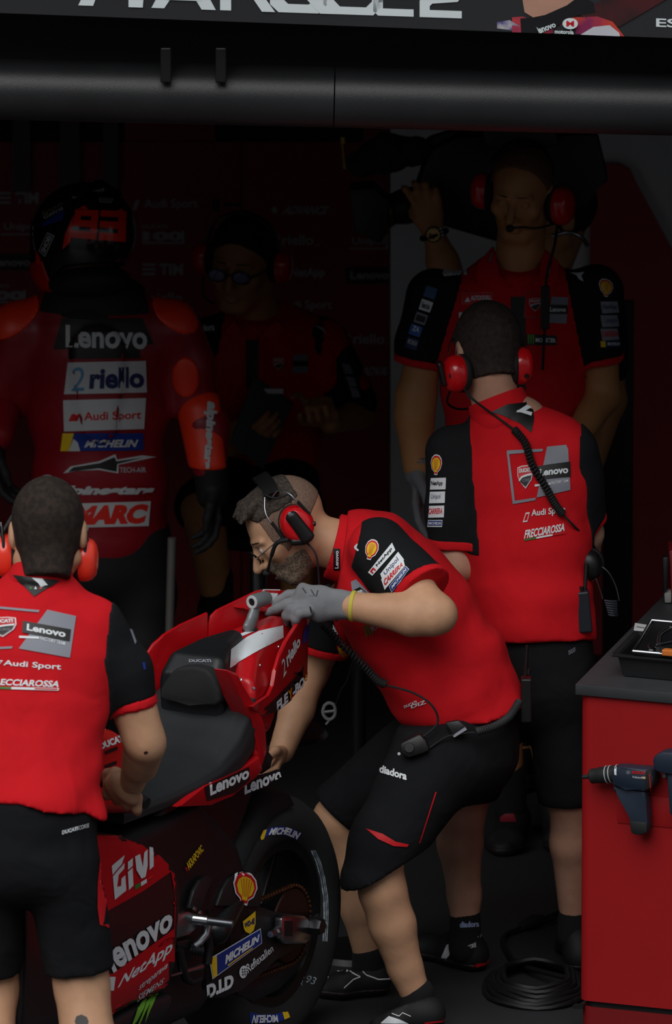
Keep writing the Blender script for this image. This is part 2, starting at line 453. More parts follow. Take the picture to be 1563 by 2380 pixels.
def hund(x, y, t=wp1): wlogo(x, y, x + 98, y + 44, [T('DUCATI', 0, 0, .6, .2, LW, .03), R(0, .3, .04, 1, LW), T('100', .02, .35, .98, .85, LW, .06), R(0, .9, .95, 1, LW), R(.94, .3, 1, 1, LW)], t)
def aud(x, y, t=wp1): wlogo(x, y, x + 152, y + 26, [G([(0, 1), (.05, .1), (.11, .1), (.06, 1)], LW), T('Audi Sport', .18, 0, 1, 1, LW)], t)
def rie(x, y, t=wp2): wlogo(x, y, x + 105, y + 30, [T('?', 0, 0, .1, 1, LW), T('riello', .16, 0, .85, .8, LW), R(.88, .72, 1, .8, LW)], t)
def len_(x, y, t=wp2): wlogo(x, y, x + 112, y + 38, [R(0, 0, 1, 1, LOGOK), T('Lenovo', .1, .25, .9, .75, LW, .03)], t)
def uni(x, y, t=wp1): wlogo(x, y, x + 90, y + 34, [T('Unipol', .08, .15, .92, .8, LW), R(0, .9, 1, 1, LW), R(.95, 0, 1, 1, LW)], t)
def adv(x, y, t=wp2): wlogo(x, y, x + 130, y + 20, [O(.05, .5, .05, .4, LW), T('ADVANCE', .22, 0, 1, 1, LW, .04, .1)], t)
def net(x, y, t=wp2): wlogo(x, y, x + 100, y + 26, [R(0, .1, .14, .8, LW), T('NetApp', .2, 0, 1, 1, LW, .03)], t)
tim(-5, 446); tim(331, 612); aud(308, 462); hund(331, 522); rie(335, 680, wp1); uni(2, 512); len_(-30, 590, wp1); hund(-38, 660)
adv(632, 478); rie(640, 545); net(655, 622); len_(804, 620); hund(810, 690); rie(805, 775); adv(812, 852); uni(812, 545, wp2); aud(620, 697, wp2)
wlogo(493, 462, 585, 492, [R(0, 0, .2, 1, LOGOK), R(.28, .3, 1, .6, LOGOK)])
# a strip light box frame high on the left, unlit grey columns in the far left
for x0, x1 in ((30, 70), (140, 185), (240, 275)):
    c = wallpoly('wall_column', [(x0, 245), (x1, 245), (x1, 445), (x0, 445)], M('dark_column', '54484c', .6), .03, YB - .04)
    tag(c, {30: 'faint grey column leftmost on the sponsor wall above the rider', 140: 'faint grey column second from the left above the helmet', 240: 'faint grey column right of the helmet top on the sponsor wall'}[x0], 'column', 'columns high on the sponsor wall')
# unseen grandstand added across the pit lane to shut off the low sky
SKYBLK = M('sky_block_grey', '9c9ea2', .9, var=.2, scale=2)
def gbox(nm, y0, y1, z0, z1): tag(quadbox(nm, -45, 45, y0, y1, z0, z1, SKYBLK), 'unseen grey grandstand added to block the low sky', kind='structure')
gbox('wall_sky_block_front', -31.5, -31, 0, 6.5)
for k in range(8): gbox('floor_sky_block_step', -34 - 2.4*k, -31.5 - 2.4*k, 0, 6.2 + 1.1*k)
gbox('wall_sky_block_rear', -52, -51, 0, 14.5)
# ------------------------------------------------------------------ lintel with wrapped roller and driver banner
YF = -.25
def slope(px): return (px - 0)*37/1563.
a0, a1 = P(-400, 182 + slope(-400), YF - .12), P(2000, 182 + slope(2000), YF - .12)
th = 7.0
ra, rb = P(-700, 212 + slope(-700), YF), P(2300, 212 + slope(2300), YF)
ra.y += -(ra.x)*.0; dx = (rb - ra).normalized()
rl = empty('roller_shutter', P(780, 212, YF), 'black wrapped roller shutter drum hanging under the banner', 'shutter')
prof = [(0, 0), (.074, 0), (.074, 1), (0, 1)]
for i, (s, e) in enumerate((((-700), 776), (779, 2300))):
    A, B = P(s, 206 + slope(s), YF), P(e, 206 + slope(e), YF); bm = bmesh.new()
    add_lathe(bm, A, B - A, [(0, 0), (.078, 0), (.078, (B - A).length), (0, (B - A).length)], 40)
    from_bm('drum', bm, CARBT, rl, smooth=True, sharp=40)
for x in (386, 514):
    p = P(x, 150, YF - .09); bm = bmesh.new(); add_box(bm, p, (.014, .012, .045), bev=.004)
    from_bm('hanger_bracket', bm, BPLA, rl)
# lower lip and dark box behind the drum
A, B = P(-700, 268 + slope(-700), YF + .05), P(2300, 268 + slope(2300), YF + .05)
prism('lower_lip', [A, B, B + Vector((0, 0, .02)), A + Vector((0, 0, .02))], (0, .25, 0), DARKW, rl)
A, B = P(-700, 150 + slope(-700), YF + .09), P(2300, 150 + slope(2300), YF + .09)
lt = prism('trim_lintel', [A + Vector((0, 0, -.12)), B + Vector((0, 0, -.12)), B + Vector((0, 0, 1.1)), A + Vector((0, 0, 1.1))], (0, .2, 0), DARKW, org=A); tag(lt, 'black lintel behind the roller shutter', kind='structure')
A, B = P(-700, 30 + slope(-700), YF - .15), P(2300, 30 + slope(2300), YF - .15)
sf = prism('trim_soffit', [A, B, B + Vector((0, .4, 0)), A + Vector((0, .4, 0))], (0, 0, .03), DARKW, org=A); tag(sf, 'black soffit above the roller', kind='structure')
YN = YF - .2
def bn(px, py): return P(px, py, YN)
BANK = M('banner_black', '26272b', .6, var=.04, scale=3)
bnr = empty('driver_banner', bn(780, 58), 'black pit garage name banner with cropped white letters and a rider portrait', 'banner')
bo = prism('board', [bn(-300, 19), bn(1900, 101), bn(1900, -700), bn(-300, -780)], (0, .03, 0), BANK, bnr)
def bd(quad, items): decal(bnr, bo, quad, items, 'lettering', step=80)
WB = M('banner_white', 'e6f0f2', .5, var=.02)
def bsl(x, y): return (x, y + (x - 180)*.034)
# visible lower halves of the letters of the name, letter by letter
def lett(x0, x1, polys):
    q = [bsl(x0, -88), bsl(x1, -88), bsl(x1, 12), bsl(x0, 12)]
    q = [(a, b) for a, b in q]; bd(q, [G(p, WB) for p in polys])
lett(182, 340, [[(.3, 0), (.55, 0), (.32, .55), (.22, 1), (0, 1), (.12, .6)], [(.3, 0), (.5, 0), (.62, .62), (.5, .72)], [(.62, .62), (.85, 0), (1, 0), (.95, 1), (.74, 1), (.74, .5), (.62, .78), (.5, .72)]])
lett(352, 502, [[(.36, 0), (.64, 0), (.2, 1), (0, 1)], [(.36, 0), (.64, 0), (1, 1), (.78, 1)], [(.3, .62), (.72, .62), (.78, .8), (.24, .8)]])
lett(512, 640, [[(0, 0), (.2, 0), (.2, 1), (0, 1)], [(.2, 0), (.85, 0), (1, .2), (1, .45), (.85, .62), (.2, .62), (.2, .44), (.75, .44), (.8, .38), (.8, .24), (.75, .18), (.2, .18)], [(.55, .62), (.78, .62), (1, 1), (.76, 1)]])
lett(628, 760, [[(.1, 0), (.35, 0), (.22, .3), (.22, .68), (.32, .8), (.68, .8), (.8, .68), (.8, .3), (.7, 0), (.92, 0), (1, .2), (1, .8), (.85, 1), (.15, 1), (0, .82), (0, .25)], [(.55, .55), (.75, .55), (1.12, 1), (.88, 1)]])
lett(752, 890, [[(0, 0), (.18, 0), (.18, .68), (.28, .82), (.72, .82), (.82, .68), (.82, 0), (1, 0), (1, .78), (.84, 1), (.16, 1), (0, .8)]])
lett(868, 962, [[(.02, 0), (1, 0), (1, .16), (.24, .16), (.24, .42), (.95, .42), (.95, .58), (.24, .58), (.24, .83), (1, .83), (1, 1), (.12, 1), (0, .9)]])
lett(976, 1074, [[(0, 0), (1, 0), (1, .5), (.9, .62), (.3, .68), (.24, .74), (.24, .83), (1, .83), (1, 1), (0, 1), (0, .62), (.1, .52), (.72, .46), (.76, .4), (.76, .18), (0, .18)]])
decal(bnr, bo, [(1526, 42), (1575, 44), (1575, 64), (1526, 62)], [T('ES', 0, 0, 1, 1, WB, .02)], 'lettering', step=80)
# cropped portrait on the banner: neck, collar and shoulders of a racing suit
PSK = M('portrait_skin', 'c0917c', .6, var=.1, scale=12); PRD = M('portrait_red', 'd2432f', .6, col2='8e2a5a', cscale=9); PBL = M('portrait_black', '121218', .5); PSM = M('portrait_red_haze', '551318', .6, col2='2a1216', cscale=5)
def pic(pts, m): decal(bnr, bo, [(0, 0), (1000, 0), (1000, 1000), (0, 1000)], [G([(x/1000, y/1000) for x, y in pts], m)], 'portrait', step=90, lift=.002 + .0008*len(bnr.children)/8)
pic([(1340, 30), (1420, -10), (1480, -20), (1563, -30), (1563, -10), (1440, 62), (1400, 60)], PSM)
pic([(1104, 72), (1130, 52), (1165, 42), (1215, 38), (1260, 52), (1330, 40), (1390, 38), (1425, 50), (1452, 84), (1300, 79), (1180, 75)], PRD)
pic([(1210, 42), (1250, 40), (1320, 8), (1352, -8), (1380, 5), (1385, 30), (1340, 36), (1262, 77), (1212, 75)], PBL)
pic([(1212, -20), (1362, -20), (1318, 12), (1268, 34), (1240, 40), (1220, 28)], PSK)
pic([(1104, 72), (1125, 56), (1185, 46), (1208, 60), (1205, 76)], M('portrait_white', 'd8d3d8', .6, col2='4a3f9a', cscale=22))
pic([(1350, 80), (1380, 62), (1418, 58), (1440, 76), (1442, 84)], M('portrait_pale', 'cfd2da', .6))
decal(bnr, bo, [(1245, 62), (1288, 48), (1294, 60), (1252, 78)], [T('lenovo', 0, 0, 1, 1, WB, .03)], 'lettering', step=80, lift=.012)
decal(bnr, bo, [(1290, 66), (1334, 68), (1334, 78), (1290, 76)], [T('motorola', 0, 0, 1, 1, WB, .03)], 'lettering', step=80, lift=.012)
decal(bnr, bo, [(1308, 40), (1344, 40), (1344, 66), (1308, 66)], [O(.5, .5, .5, .5, WB), T('M', .25, .25, .75, .75, REDP, .03)], 'logo', step=80, lift=.012)
# ================================================================== the racing motorcycle
_bc = PG(591, 2139, .335); BO = Vector((_bc.x, _bc.y, 0))
BF = Vector((-.48, -.877, 0)).normalized(); BL = Vector((.877, -.48, 0)).normalized(); BZ = Vector((0, 0, 1))
def B(u, v, w): return BO + BF*u + BL*v + BZ*w
def BVp(px, py, v): return PP(px, py, BO + BL*v, BL)            # a photo point on the plane v = const of the bike
def BUp(px, py, u): return PP(px, py, BO + BF*u, BF)
def uvw(p):
    q = Vector(p) - BO; return (q.dot(BF), q.dot(BL), q.z)
BPAINT = M('red_bike_paint', 'c00d18', .38, var=.03, coat=.25)
CARB = M('carbon_fibre', '24262a', .42, var=.15, weave=160., spec=.5)
SEATM = M('matte_black_seat', '232629', .62, var=.12, scale=8, bump=.3, bscale=900)
TYRE = M('slick_tyre', '1b1c1d', .8, var=.1, scale=6, bump=.1, bscale=60)
RIMM = M('black_rim', '121315', .35, var=.1)
CHAINM = M('bronze_chain', '6b4632', .35, .9, var=.3, scale=80)
WPAINT = M('white_bike_paint', 'dfe6ea', .4, var=.02, coat=.2)
SILV = M('silver_plastic', '7d8285', .4, .3, var=.05)
bike = empty('racing_motorcycle', BO, 'red black and white racing motorcycle with winged tail, seen from its front left', 'motorcycle')
def polysdf(poly):
    Pn = np.array(poly, float); Qn = np.roll(Pn, -1, 0)
    def fn(x, y):
        d = np.full(len(x), 1e9); s = np.zeros(len(x), bool)
        for (ax, ay), (bx, by) in zip(Pn, Qn):
            ex, ey = bx - ax, by - ay; wx, wy = x - ax, y - ay
            t = np.clip((wx*ex + wy*ey)/(ex*ex + ey*ey + 1e-12), 0, 1)
            d = np.minimum(d, (wx - t*ex)**2 + (wy - t*ey)**2)
            c = ((ay <= y) & (by > y)) | ((by <= y) & (ay > y))
            with np.errstate(divide='ignore', invalid='ignore'):
                s ^= c & (x < ax + (y - ay)/(by - ay + 1e-15)*ex)
        return np.where(s, -1, 1)*np.sqrt(d)
    return fn
_bm = np.array([list(BF), list(BL), list(BZ)])
def hull(poly, vfun, r=.03):
    """outline in (u,w), half width vfun(u,w), rounded edges"""
    ps = polysdf(poly); a = np.array(poly)
    c = [B(u, v, w) for u, w in poly for v in (-.32, .32)]
    def fn(p):
        q = (p - _a(BO)) @ _bm.T
        d1 = ps(q[:, 0], q[:, 2]) + r; d2 = np.abs(q[:, 1]) - vfun(q[:, 0], q[:, 2]) + r
        return np.minimum(np.maximum(d1, d2), 0) + np.sqrt(np.maximum(d1, 0)**2 + np.maximum(d2, 0)**2) - r
    return F(fn, np.min(c, 0), np.max(c, 0))
def pxd(parent, tgt, pts, m, lift=.002, name='graphic', step=14):
    """painted graphic given by its outline in the photograph, laid on the panel"""
    a = np.array(pts, float); lo, hi = a.min(0), a.max(0)
    return decal(parent, tgt, [(lo[0], lo[1]), (hi[0], lo[1]), (hi[0], hi[1]), (lo[0], hi[1])], [G((a - lo)/(hi - lo), m)], name, lift, step)
# ---- rear wheel
wc = B(0, 0, .335)
tp = [(.214, .074), (.222, .083), (.245, .094), (.27, .098), (.295, .092), (.315, .076), (.328, .05), (.3345, .022)]
tprof = [(r, -h) for r, h in tp] + [(.336, 0)] + [(r, h) for r, h in tp[::-1]]
def wheel(nm, c, tprof, lip, side=1):
    ty = lathe(nm + '_tyre', c, BL, tprof, TYRE, bike, 72, sharp=60)
    rim = lathe(nm + '_rim', c, BL, [(.19, -lip + .004), (.2165, -lip), (.2165, -lip + .01), (.195, -.02), (.195, .02), (.2165, lip - .01), (.2165, lip), (.19, lip - .004), (.183, lip - .025), (.183, -lip + .025), (.19, -lip + .004)], RIMM, bike, 72)
    for k in range(7):
        a = 2*math.pi*k/7 + .3; d = BF*math.cos(a) + BZ*math.sin(a); t = -BF*math.sin(a) + BZ*math.cos(a)
        bm = bmesh.new(); add_box(bm, c + d*.115, (.075, .011, .016), (d, t, BL), .004)
        from_bm('spoke', bm, RIMM, rim)
    lathe('hub', c, BL, [(0, -.07), (.035, -.07), (.045, -.03), (.045, .03), (.035, .07), (0, .07)], RIMM, rim, 24)
    return ty, rim
tyre, rim = wheel('rear', wc, tprof, .076)
def ypx(pts, m, lift=.0015): pxd(tyre, tyre, pts, m, lift, 'sidewall_mark', 10)
CHALK = M('chalk_white', 'a9b4bc', .9, col2='6d767d', cscale=60)
_st = [(727, 1976), (739, 2003), (749, 2040), (756, 2085), (757, 2130), (754, 2188)]
for o1, o2 in ((-5, -1.5), (.2, 2.6), (4, 6.5)):
    ypx([(x + o1, y) for x, y in _st] + [(x + o2, y) for x, y in _st[::-1]], CHALK)
def tdec(quad, items, lift=.0015): decal(tyre, tyre, quad, items, 'sidewall_mark', lift, 8)
# curved maker's badges: blue band, yellow end, white letters
_b1 = [(604, 1946), (612, 1930), (635, 1922), (660, 1921), (682, 1927), (700, 1936), (692, 1952), (672, 1943), (645, 1939), (622, 1942), (607, 1953)]
ypx(_b1, BLUEP); ypx([(604, 1946), (612, 1930), (619, 1928), (612, 1950), (606, 1953)], YELP, .0025)
tdec([(628, 1925), (664, 1922), (662, 1938), (624, 1941)], [T('MICH', 0, 0, 1, 1, WHITE, .05, .1)], .003)
tdec([(665, 1922), (697, 1934), (690, 1950), (662, 1938)], [T('ELIN', 0, 0, 1, 1, WHITE, .05, .1)], .003)
_b2 = [(580, 2352), (605, 2358), (635, 2358), (655, 2353), (668, 2352), (672, 2366), (650, 2374), (620, 2379), (580, 2376)]
ypx(_b2, BLUEP); ypx([(655, 2353), (668, 2352), (673, 2364), (660, 2370)], YELP, .0025)
tdec([(648, 2376), (586, 2378), (585, 2359), (640, 2360)], [T('MICHELIN', 0, 0, 1, 1, WHITE, .04, .1)], .003)
tdec([(713, 2266), (735, 2272), (731, 2290), (710, 2284)], [T('93', 0, 0, 1, 1, CHALK, .01, .2)], .002)
tdec([(697, 2284), (724, 2205), (730, 2212), (702, 2292)], [T('power slick', 0, 0, .5, 1, CHALK, .01), T('MICHELIN', .53, 0, 1, 1, CHALK, .03)], .002)
tdec([(577, 2300), (601, 2299), (601, 2310), (577, 2311)], [O(.5, .5, .5, .5, CHALK), O(.5, .5, .4, .36, TYRE), T('10', .3, .25, .7, .75, CHALK)], .002)
# ---- sprocket, chain, axle
sc_c = B(0, .105, .335)
spk = lathe('sprocket', sc_c, BL, [(.03, -.004), (.094, -.004), (.098, 0), (.094, .004), (.03, .004), (.03, -.004)], M('dark_bronze', '3a2420', .4, .7), bike, 48)
bm = bmesh.new(); N = 46
# teeth side chain: around the rear of the sprocket, then forward in two runs
path = [B(.6 - .015*i, .105, .335 + .103 + .0*i) for i in range(40)] + [B(-.103*math.sin(math.pi*i/22), .105, .335 + .103*math.cos(math.pi*i/22)) for i in range(23)] + [B(.015*i, .105, .335 - .103 + .0006*i) for i in range(1, 40)]
for i, p in enumerate(path):
    add_box(bm, p, (.0062, .0075, .0045), (BF, BL, BZ), .002, 1)
ch = from_bm('chain', bm, CHAINM, bike); ch['kind'] = 'stuff'
axb = prism('axle_block', [BVp(x, y, .135) for x, y in [(638, 2132), (650, 2124), (692, 2126), (706, 2138), (706, 2182), (694, 2192), (648, 2192), (636, 2178)]], BL*.022, ALU, bike, .005)
lathe('axle_nut', B(-.025, .157, .335), BL, [(0, .03), (.02, .03), (.024, .02), (.024, 0), (0, 0)], M('dark_steel', '3a3b3d', .35, .8), axb, 6)
prism('slot', [BVp(x, y, .1575) for x, y in [(662, 2140), (680, 2140), (680, 2176), (662, 2176)]], BL*.001, BPLA, axb)
lathe('adjuster_bolt', BVp(642, 2166, .15), BF, [(0, .03), (.009, .03), (.009, 0), (.013, 0), (.013, -.014), (0, -.014)], STEEL, axb, 6)
tube('axle_tail', [B(-.03, .15, .335), B(-.12, .12, .335)], [.02, .006], M('dark_steel', '3a3b3d', .35, .8), axb)
# ---- swingarm with carbon covers
SWM = M('swingarm_carbon', '202124', .5, var=.15, weave=260.)
sw_out = [(470, 2110), (500, 2106), (606, 2108), (634, 2118), (700, 2128), (722, 2140), (722, 2190), (690, 2204), (645, 2222), (605, 2266), (562, 2302), (525, 2322), (476, 2320), (462, 2292), (482, 2250), (490, 2180), (476, 2140)]
swl = prism('swingarm', [BVp(x, y, .13) for x, y in sw_out], BL*-.045, SWM, bike, .008)
def mirror(p): u, v, w = uvw(p); return B(u, -v, w)
prism('swingarm', [mirror(BVp(x, y, .13)) for x, y in sw_out][::-1], BL*.045, SWM, bike, .008)
grd = prism('chain_guard', [BVp(x, y, .14) for x, y in [(505, 2106), (519, 2068), (534, 2042), (560, 2029), (588, 2026), (604, 2044), (609, 2074), (606, 2108)]], BL*-.012, SWM, bike, .004)
grd2 = prism('heel_guard', [BVp(x, y, .15) for x, y in [(440, 2112), (452, 2070), (466, 2046), (484, 2036), (496, 2042), (478, 2078), (470, 2118)]], BL*-.012, CARB, bike, .004)
for x, y in ((451, 2113), (464, 2122)): lathe('bolt', BVp(x, y, .151), BL, [(0, .006), (.006, .005), (.007, 0)], STEEL, grd2, 8)
toe = prism('toe_guard', [BVp(x, y, .1) for x, y in [(550, 2310), (600, 2262), (650, 2232), (700, 2205), (716, 2212), (690, 2260), (650, 2300), (590, 2330)]], BL*-.01, CARB, bike, .004)
def shell(quad, parent, tgt, lift=.003, flip=1):
    it = []
    def fan(s, m, dy=0.):
        p = [(.36, 1.), (.33, .86), (.12, .72), (.0, .42), (.08, .18), (.28, .03), (.5, 0), (.72, .03), (.92, .18), (1., .42), (.88, .72), (.67, .86), (.64, 1.)]
        return G([(.5 + (x - .5)*s, .5 + (y - .5)*s + dy) for x, y in p], m)
    it += [fan(1.12, WHITE), fan(1., REDP), fan(.8, YELP, .01)]
    for k in range(-2, 3):
        a = k*.36; x1, y1 = .5 + .34*math.sin(a)*1.0, .52 - .40*math.cos(a*.8)
        x0 = .5 + .05*k; it.append(G([(x0 - .008, .78), (x1 - .012, y1 + .04), (x1 + .012, y1 + .04), (x0 + .008, .78)], REDP))
    return decal(parent, tgt, quad, it, 'emblem', lift, 8)
shell([(545, 2024), (596, 2036), (590, 2104), (540, 2092)], grd, grd)
def badge_mich(quad, parent, tgt, lift=.003, bold=.05):
    decal(parent, tgt, quad, [R(0, 0, 1, 1, WHITE), R(.012, .05, .988, .95, BLUEP), G([(.012, .05), (.14, .05), (.09, .95), (.012, .95)], YELP), T('MICHELIN', .28, .28, .94, .72, WHITE, bold, .06), R(.3, .8, .8, .87, YELP)], 'badge', lift, 10)
badge_mich([(484, 2228), (604, 2157), (607, 2192), (492, 2276)], swl, swl)
decal(swl, swl, [(562, 2138), (592, 2117), (592, 2168), (566, 2172)], [G([(0, .1), (1, 0), (1, .55), (.85, .85), (.5, 1), (.15, .85), (.02, .6)], YELP), T('WD-40', .08, .25, .92, .58, NAVYP, .06)], 'badge', .003, 10)
decal(swl, swl, [(570, 2242), (630, 2194), (634, 2210), (575, 2262)], [T('Reflexallen', 0, 0, 1, 1, WHITE, .01)], 'lettering', .003, 10)
decal(swl, swl, [(554, 2246), (574, 2242), (573, 2272), (555, 2275)], [O(.5, .5, .5, .5, WHITE)] + [R(.28 + .2*i, .22 + .2*j, .42 + .2*i, .34 + .2*j, BLKP) for i in range(3) for j in range(3)], 'emblem', .003, 10)
decal(swl, swl, [(478, 2290), (541, 2262), (541, 2294), (480, 2322)], [T('D.I.D', 0, 0, 1, 1, WHITE, .06)], 'lettering', .003, 10)
# ---- footpeg and linkages
fpb = prism('footpeg_bracket', [BVp(x, y, .17) for x, y in [(405, 2122), (440, 2120), (468, 2126), (470, 2150), (440, 2172), (405, 2186)]], BL*-.02, ALU, bike, .006)
a, b = BVp(468, 2139, .185), BVp(543, 2148, .26)
bm = bmesh.new(); d = b - a; N = 16; pr_ = []
for i in range(N*2 + 1): pr_.append((.0095 if i % 2 else .0115, d.length*(.2 + .75*i/(N*2))))
add_lathe(bm, a, d, [(0, -.05), (.013, -.05), (.0135, 0), (.013, d.length*.18)] + pr_ + [(.009, d.length*.98), (0, d.length)], 14)
from_bm('footpeg', bm, ALU, fpb, smooth=True, sharp=25)
tube('peg_arm', [BVp(482, 2150, .18), BVp(478, 2172, .18), BVp(462, 2192, .175), BVp(450, 2200, .17)], [.012, .012, .011, .009], ALU, fpb)
def rod(nm, pts, r, m=STEEL, v=.165): tube(nm, [BVp(x, y, v) for x, y in pts], r, m, bike)
rod('gear_rod', [(396, 2268), (440, 2255), (468, 2246)], [.003, .006, .008])
rod('gear_lever', [(416, 2206), (424, 2250), (432, 2276), (446, 2284), (466, 2276)], [.012, .012, .01, .008, .008], BPLA)
bm = bmesh.new(); p0, p1 = BVp(442, 2208, .16), BVp(474, 2212, .19); dd = p1 - p0
add_lathe(bm, p0, dd, [(0, 0)] + [(.011 if i % 2 else .0135, dd.length*i/9) for i in range(10)] + [(0, dd.length)], 12); from_bm('shift_spring', bm, M('dark_steel', '3a3b3d', .35, .8), bike, smooth=True, sharp=30)
rod('linkage_plate', [(482, 2176), (486, 2200), (482, 2240)], [.012, .012, .012], BPLA)
prism('sensor_plate', [BVp(x, y, .16) for x, y in [(412, 2188), (440, 2182), (458, 2190), (470, 2196), (440, 2206), (414, 2204)]], BL*-.015, M('dark_steel', '3a3b3d', .35, .8), bike, .003)
# ---- engine block and frame between the wheels, black
eng = sdf_obj('engine', hull([(.18, .38), (.5, .22), (1.1, .22), (1.15, .75), (.5, .78), (.3, .62)], lambda u, w: .13 + 0*u, .03), .012, BPLA, bike)
msh = sdf_obj('seat_support', hull([(.3, .58), (.62, .5), (.75, .72), (.62, .84), (.2, .92), (.12, .8)], lambda u, w: .11 + .0*u, .03), .010, M('tinted_carbon', '20151a', .45, var=.2, weave=220.), bike)
exh = sdf_obj('exhaust', U(.02, cone(B(.25, .1, .5), B(.42, .12, .42), .035, .04)), .008, M('dark_steel', '3a3b3d', .35, .8), bike)
bm = bmesh.new(); rows = []
for d_ in range(24, 100, 6):
    a = math.radians(d_); rr = [(.355, 0), (.35, .05), (.335, .085), (.31, .1)]
    full = [(r, -v) for r, v in rr[::-1]] + rr[1:]
    rows.append([bm.verts.new(B(r*math.cos(a), v, .335 + r*math.sin(a))) for r, v in full])
for A_, B_ in zip(rows, rows[1:]):
    for k in range(len(A_) - 1): bm.faces.new((A_[k], A_[k + 1], B_[k + 1], B_[k]))
bmesh.ops.solidify(bm, geom=bm.faces[:], thickness=.004)
hug = from_bm('wheel_hugger', bm, CARB, bike, smooth=True, sharp=60)
# ---- belly and side fairing
side = [uvw(BVp(x, y, .20))[::2] for x, y in [(60, 1950), (230, 1940), (290, 1942), (340, 1958), (385, 1986), (406, 2012), (420, 2040), (420, 2100), (414, 2180), (405, 2288), (396, 2310), (330, 2334), (262, 2374), (180, 2440), (40, 2480)]]
fair = sdf_obj('side_fairing', hull(side, lambda u, w: .205 + .0*u - .25*np.clip(.42 - w, 0, 1) - .05*np.clip(w - .6, 0, 1), .02), .008, M('black_bike_paint', '141416', .4, var=.08, coat=.2), bike)
def fd(pts, m, lift=.002): pxd(fair, fair, pts, m, lift)
fd([(200, 1943), (290, 1944), (340, 1960), (385, 1988), (404, 2014), (418, 2038), (396, 2026), (330, 2072), (240, 2122), (200, 2130)], BPAINT)
fd([(396, 2026), (418, 2038), (418, 2100), (412, 2180), (404, 2286), (394, 2306), (330, 2330), (262, 2370), (180, 2430), (150, 2430), (150, 2290), (262, 2262), (330, 2212), (404, 2158), (406, 2080)], BPAINT)
def fdec(quad, items, lift=.0036, name='lettering'): decal(fair, fair, quad, items, name, lift, 12)
# angular maker name in white
GV = WPAINT
fdec([(254, 1998), (352, 1966), (352, 2044), (262, 2092)], [
    G([(.02, .16), (.34, .0), (.26, .2), (.02, .38)], GV),
    G([(.02, .42), (.32, .2), (.3, .34), (.16, .44), (.1, .72), (.2, .74), (.22, .56), (.32, .52), (.32, .92), (.02, 1.)], GV),
    G([(.38, .46), (.5, .4), (.5, .88), (.38, .94)], GV), G([(.39, .2), (.51, .14), (.5, .35), (.38, .41)], GV),
    G([(.56, .12), (.68, .1), (.74, .5), (.78, .1), (.86, .06), (.86, .5), (.8, .8), (.7, .8), (.58, .5)], GV),
    G([(.9, .04), (1., 0), (1., .6), (.9, .66)], GV)])
fdec([(310, 2054), (352, 2030), (352, 2042), (312, 2068)], [R(0, .3, .3, 1, GRNP), R(.33, .3, .66, 1, WPAINT), R(.7, .1, 1, .7, REDP)], name='graphic')
fdec([(232, 2198), (398, 2102), (398, 2158), (262, 2262)], [T('lenovo', 0, 0, 1, 1, WPAINT, .035)])
fdec([(280, 2268), (396, 2184), (400, 2218), (272, 2302)], [T('NetApp', 0, 0, 1, 1, WPAINT, .02, .12)])
fdec([(240, 2270), (266, 2270), (262, 2302), (240, 2302)], [R(0, 0, 1, 1, WPAINT)], name='graphic')
fdec([(320, 2290), (386, 2238), (387, 2252), (322, 2304)], [T('streparava', 0, 0, 1, 1, WPAINT, .01, .1)])
fdec([(318, 2312), (378, 2272), (378, 2284), (319, 2326)], [T('SIEMENS', 0, 0, 1, 1, WPAINT, .01, .1)])
pan = sdf_obj('belly_pan', hull([uvw(BVp(x, y, .18))[::2] for x, y in [(398, 2306), (402, 2330), (380, 2385), (330, 2430), (200, 2480), (60, 2500), (100, 2420), (262, 2368), (330, 2330)]], lambda u, w: .185 - .3*np.clip(.3 - w, 0, 1), .015), .008, CARB, bike)
for q in ([(318, 2344), (330, 2330), (342, 2322), (330, 2346), (316, 2372), (300, 2392), (312, 2360)], [(338, 2330), (352, 2318), (350, 2326), (336, 2350), (322, 2380), (312, 2395), (326, 2362)], [(352, 2316), (366, 2306), (362, 2318), (348, 2344), (334, 2378), (340, 2350)]):
    pxd(pan, [pan, fair], q, LIMEP, .004)
# ---- tank, airbox and nose behind the mechanic
tank = sdf_obj('fuel_tank', hull([uvw(BVp(x, y, .02))[::2] for x, y in [(240, 1740), (226, 1704), (200, 1688), (150, 1682), (80, 1710), (10, 1790), (10, 1890), (236, 1880)]], lambda u, w: .125 + .25*np.clip(.98 - w, 0, .3)*.5, .045), .008, M('red_orange_paint', 'd01a14', .35, var=.03, coat=.3), bike)
decal(tank, tank, [(228, 1728), (286, 1706), (290, 1722), (234, 1742)], [T('DUCATI', 0, 0, 1, 1, WHITE, .06)], 'lettering', .002, 10)
for q in ([(242, 1746), (272, 1734), (272, 1742), (243, 1754)], [(242, 1778), (270, 1768), (270, 1776), (243, 1786)], [(214, 1744), (222, 1742), (222, 1750), (214, 1752)], [(214, 1770), (225, 1770), (220, 1776), (214, 1776)]):
    pxd(tank, tank, q, BLKP, .002, 'vent', 10)
pxd(tank, tank, [(226, 1694), (236, 1686), (256, 1688), (240, 1693)], WPAINT, .002)
nose = sdf_obj('front_fairing', hull([(1.08, .42), (1.3, .5), (1.46, .78), (1.4, .95), (1.2, 1.02), (1.1, .92), (1.06, .6)], lambda u, w: .17 - .35*np.clip(u - 1.2, 0, 1), .05), .012, BPAINT, bike)
fwc = B(1.43, 0, .31)
ftp = [(.214, .045), (.235, .06), (.262, .06), (.288, .045), (.305, .02)]
wheel('front', fwc, [(r, -h) for r, h in ftp] + [(.31, 0)] + [(r, h) for r, h in ftp[::-1]], .048)
for s in (-1, 1): tube('fork_leg', [B(1.41, s*.1, .3), B(1.22, s*.1, .88)], [.028, .026], ALU, bike, 12)
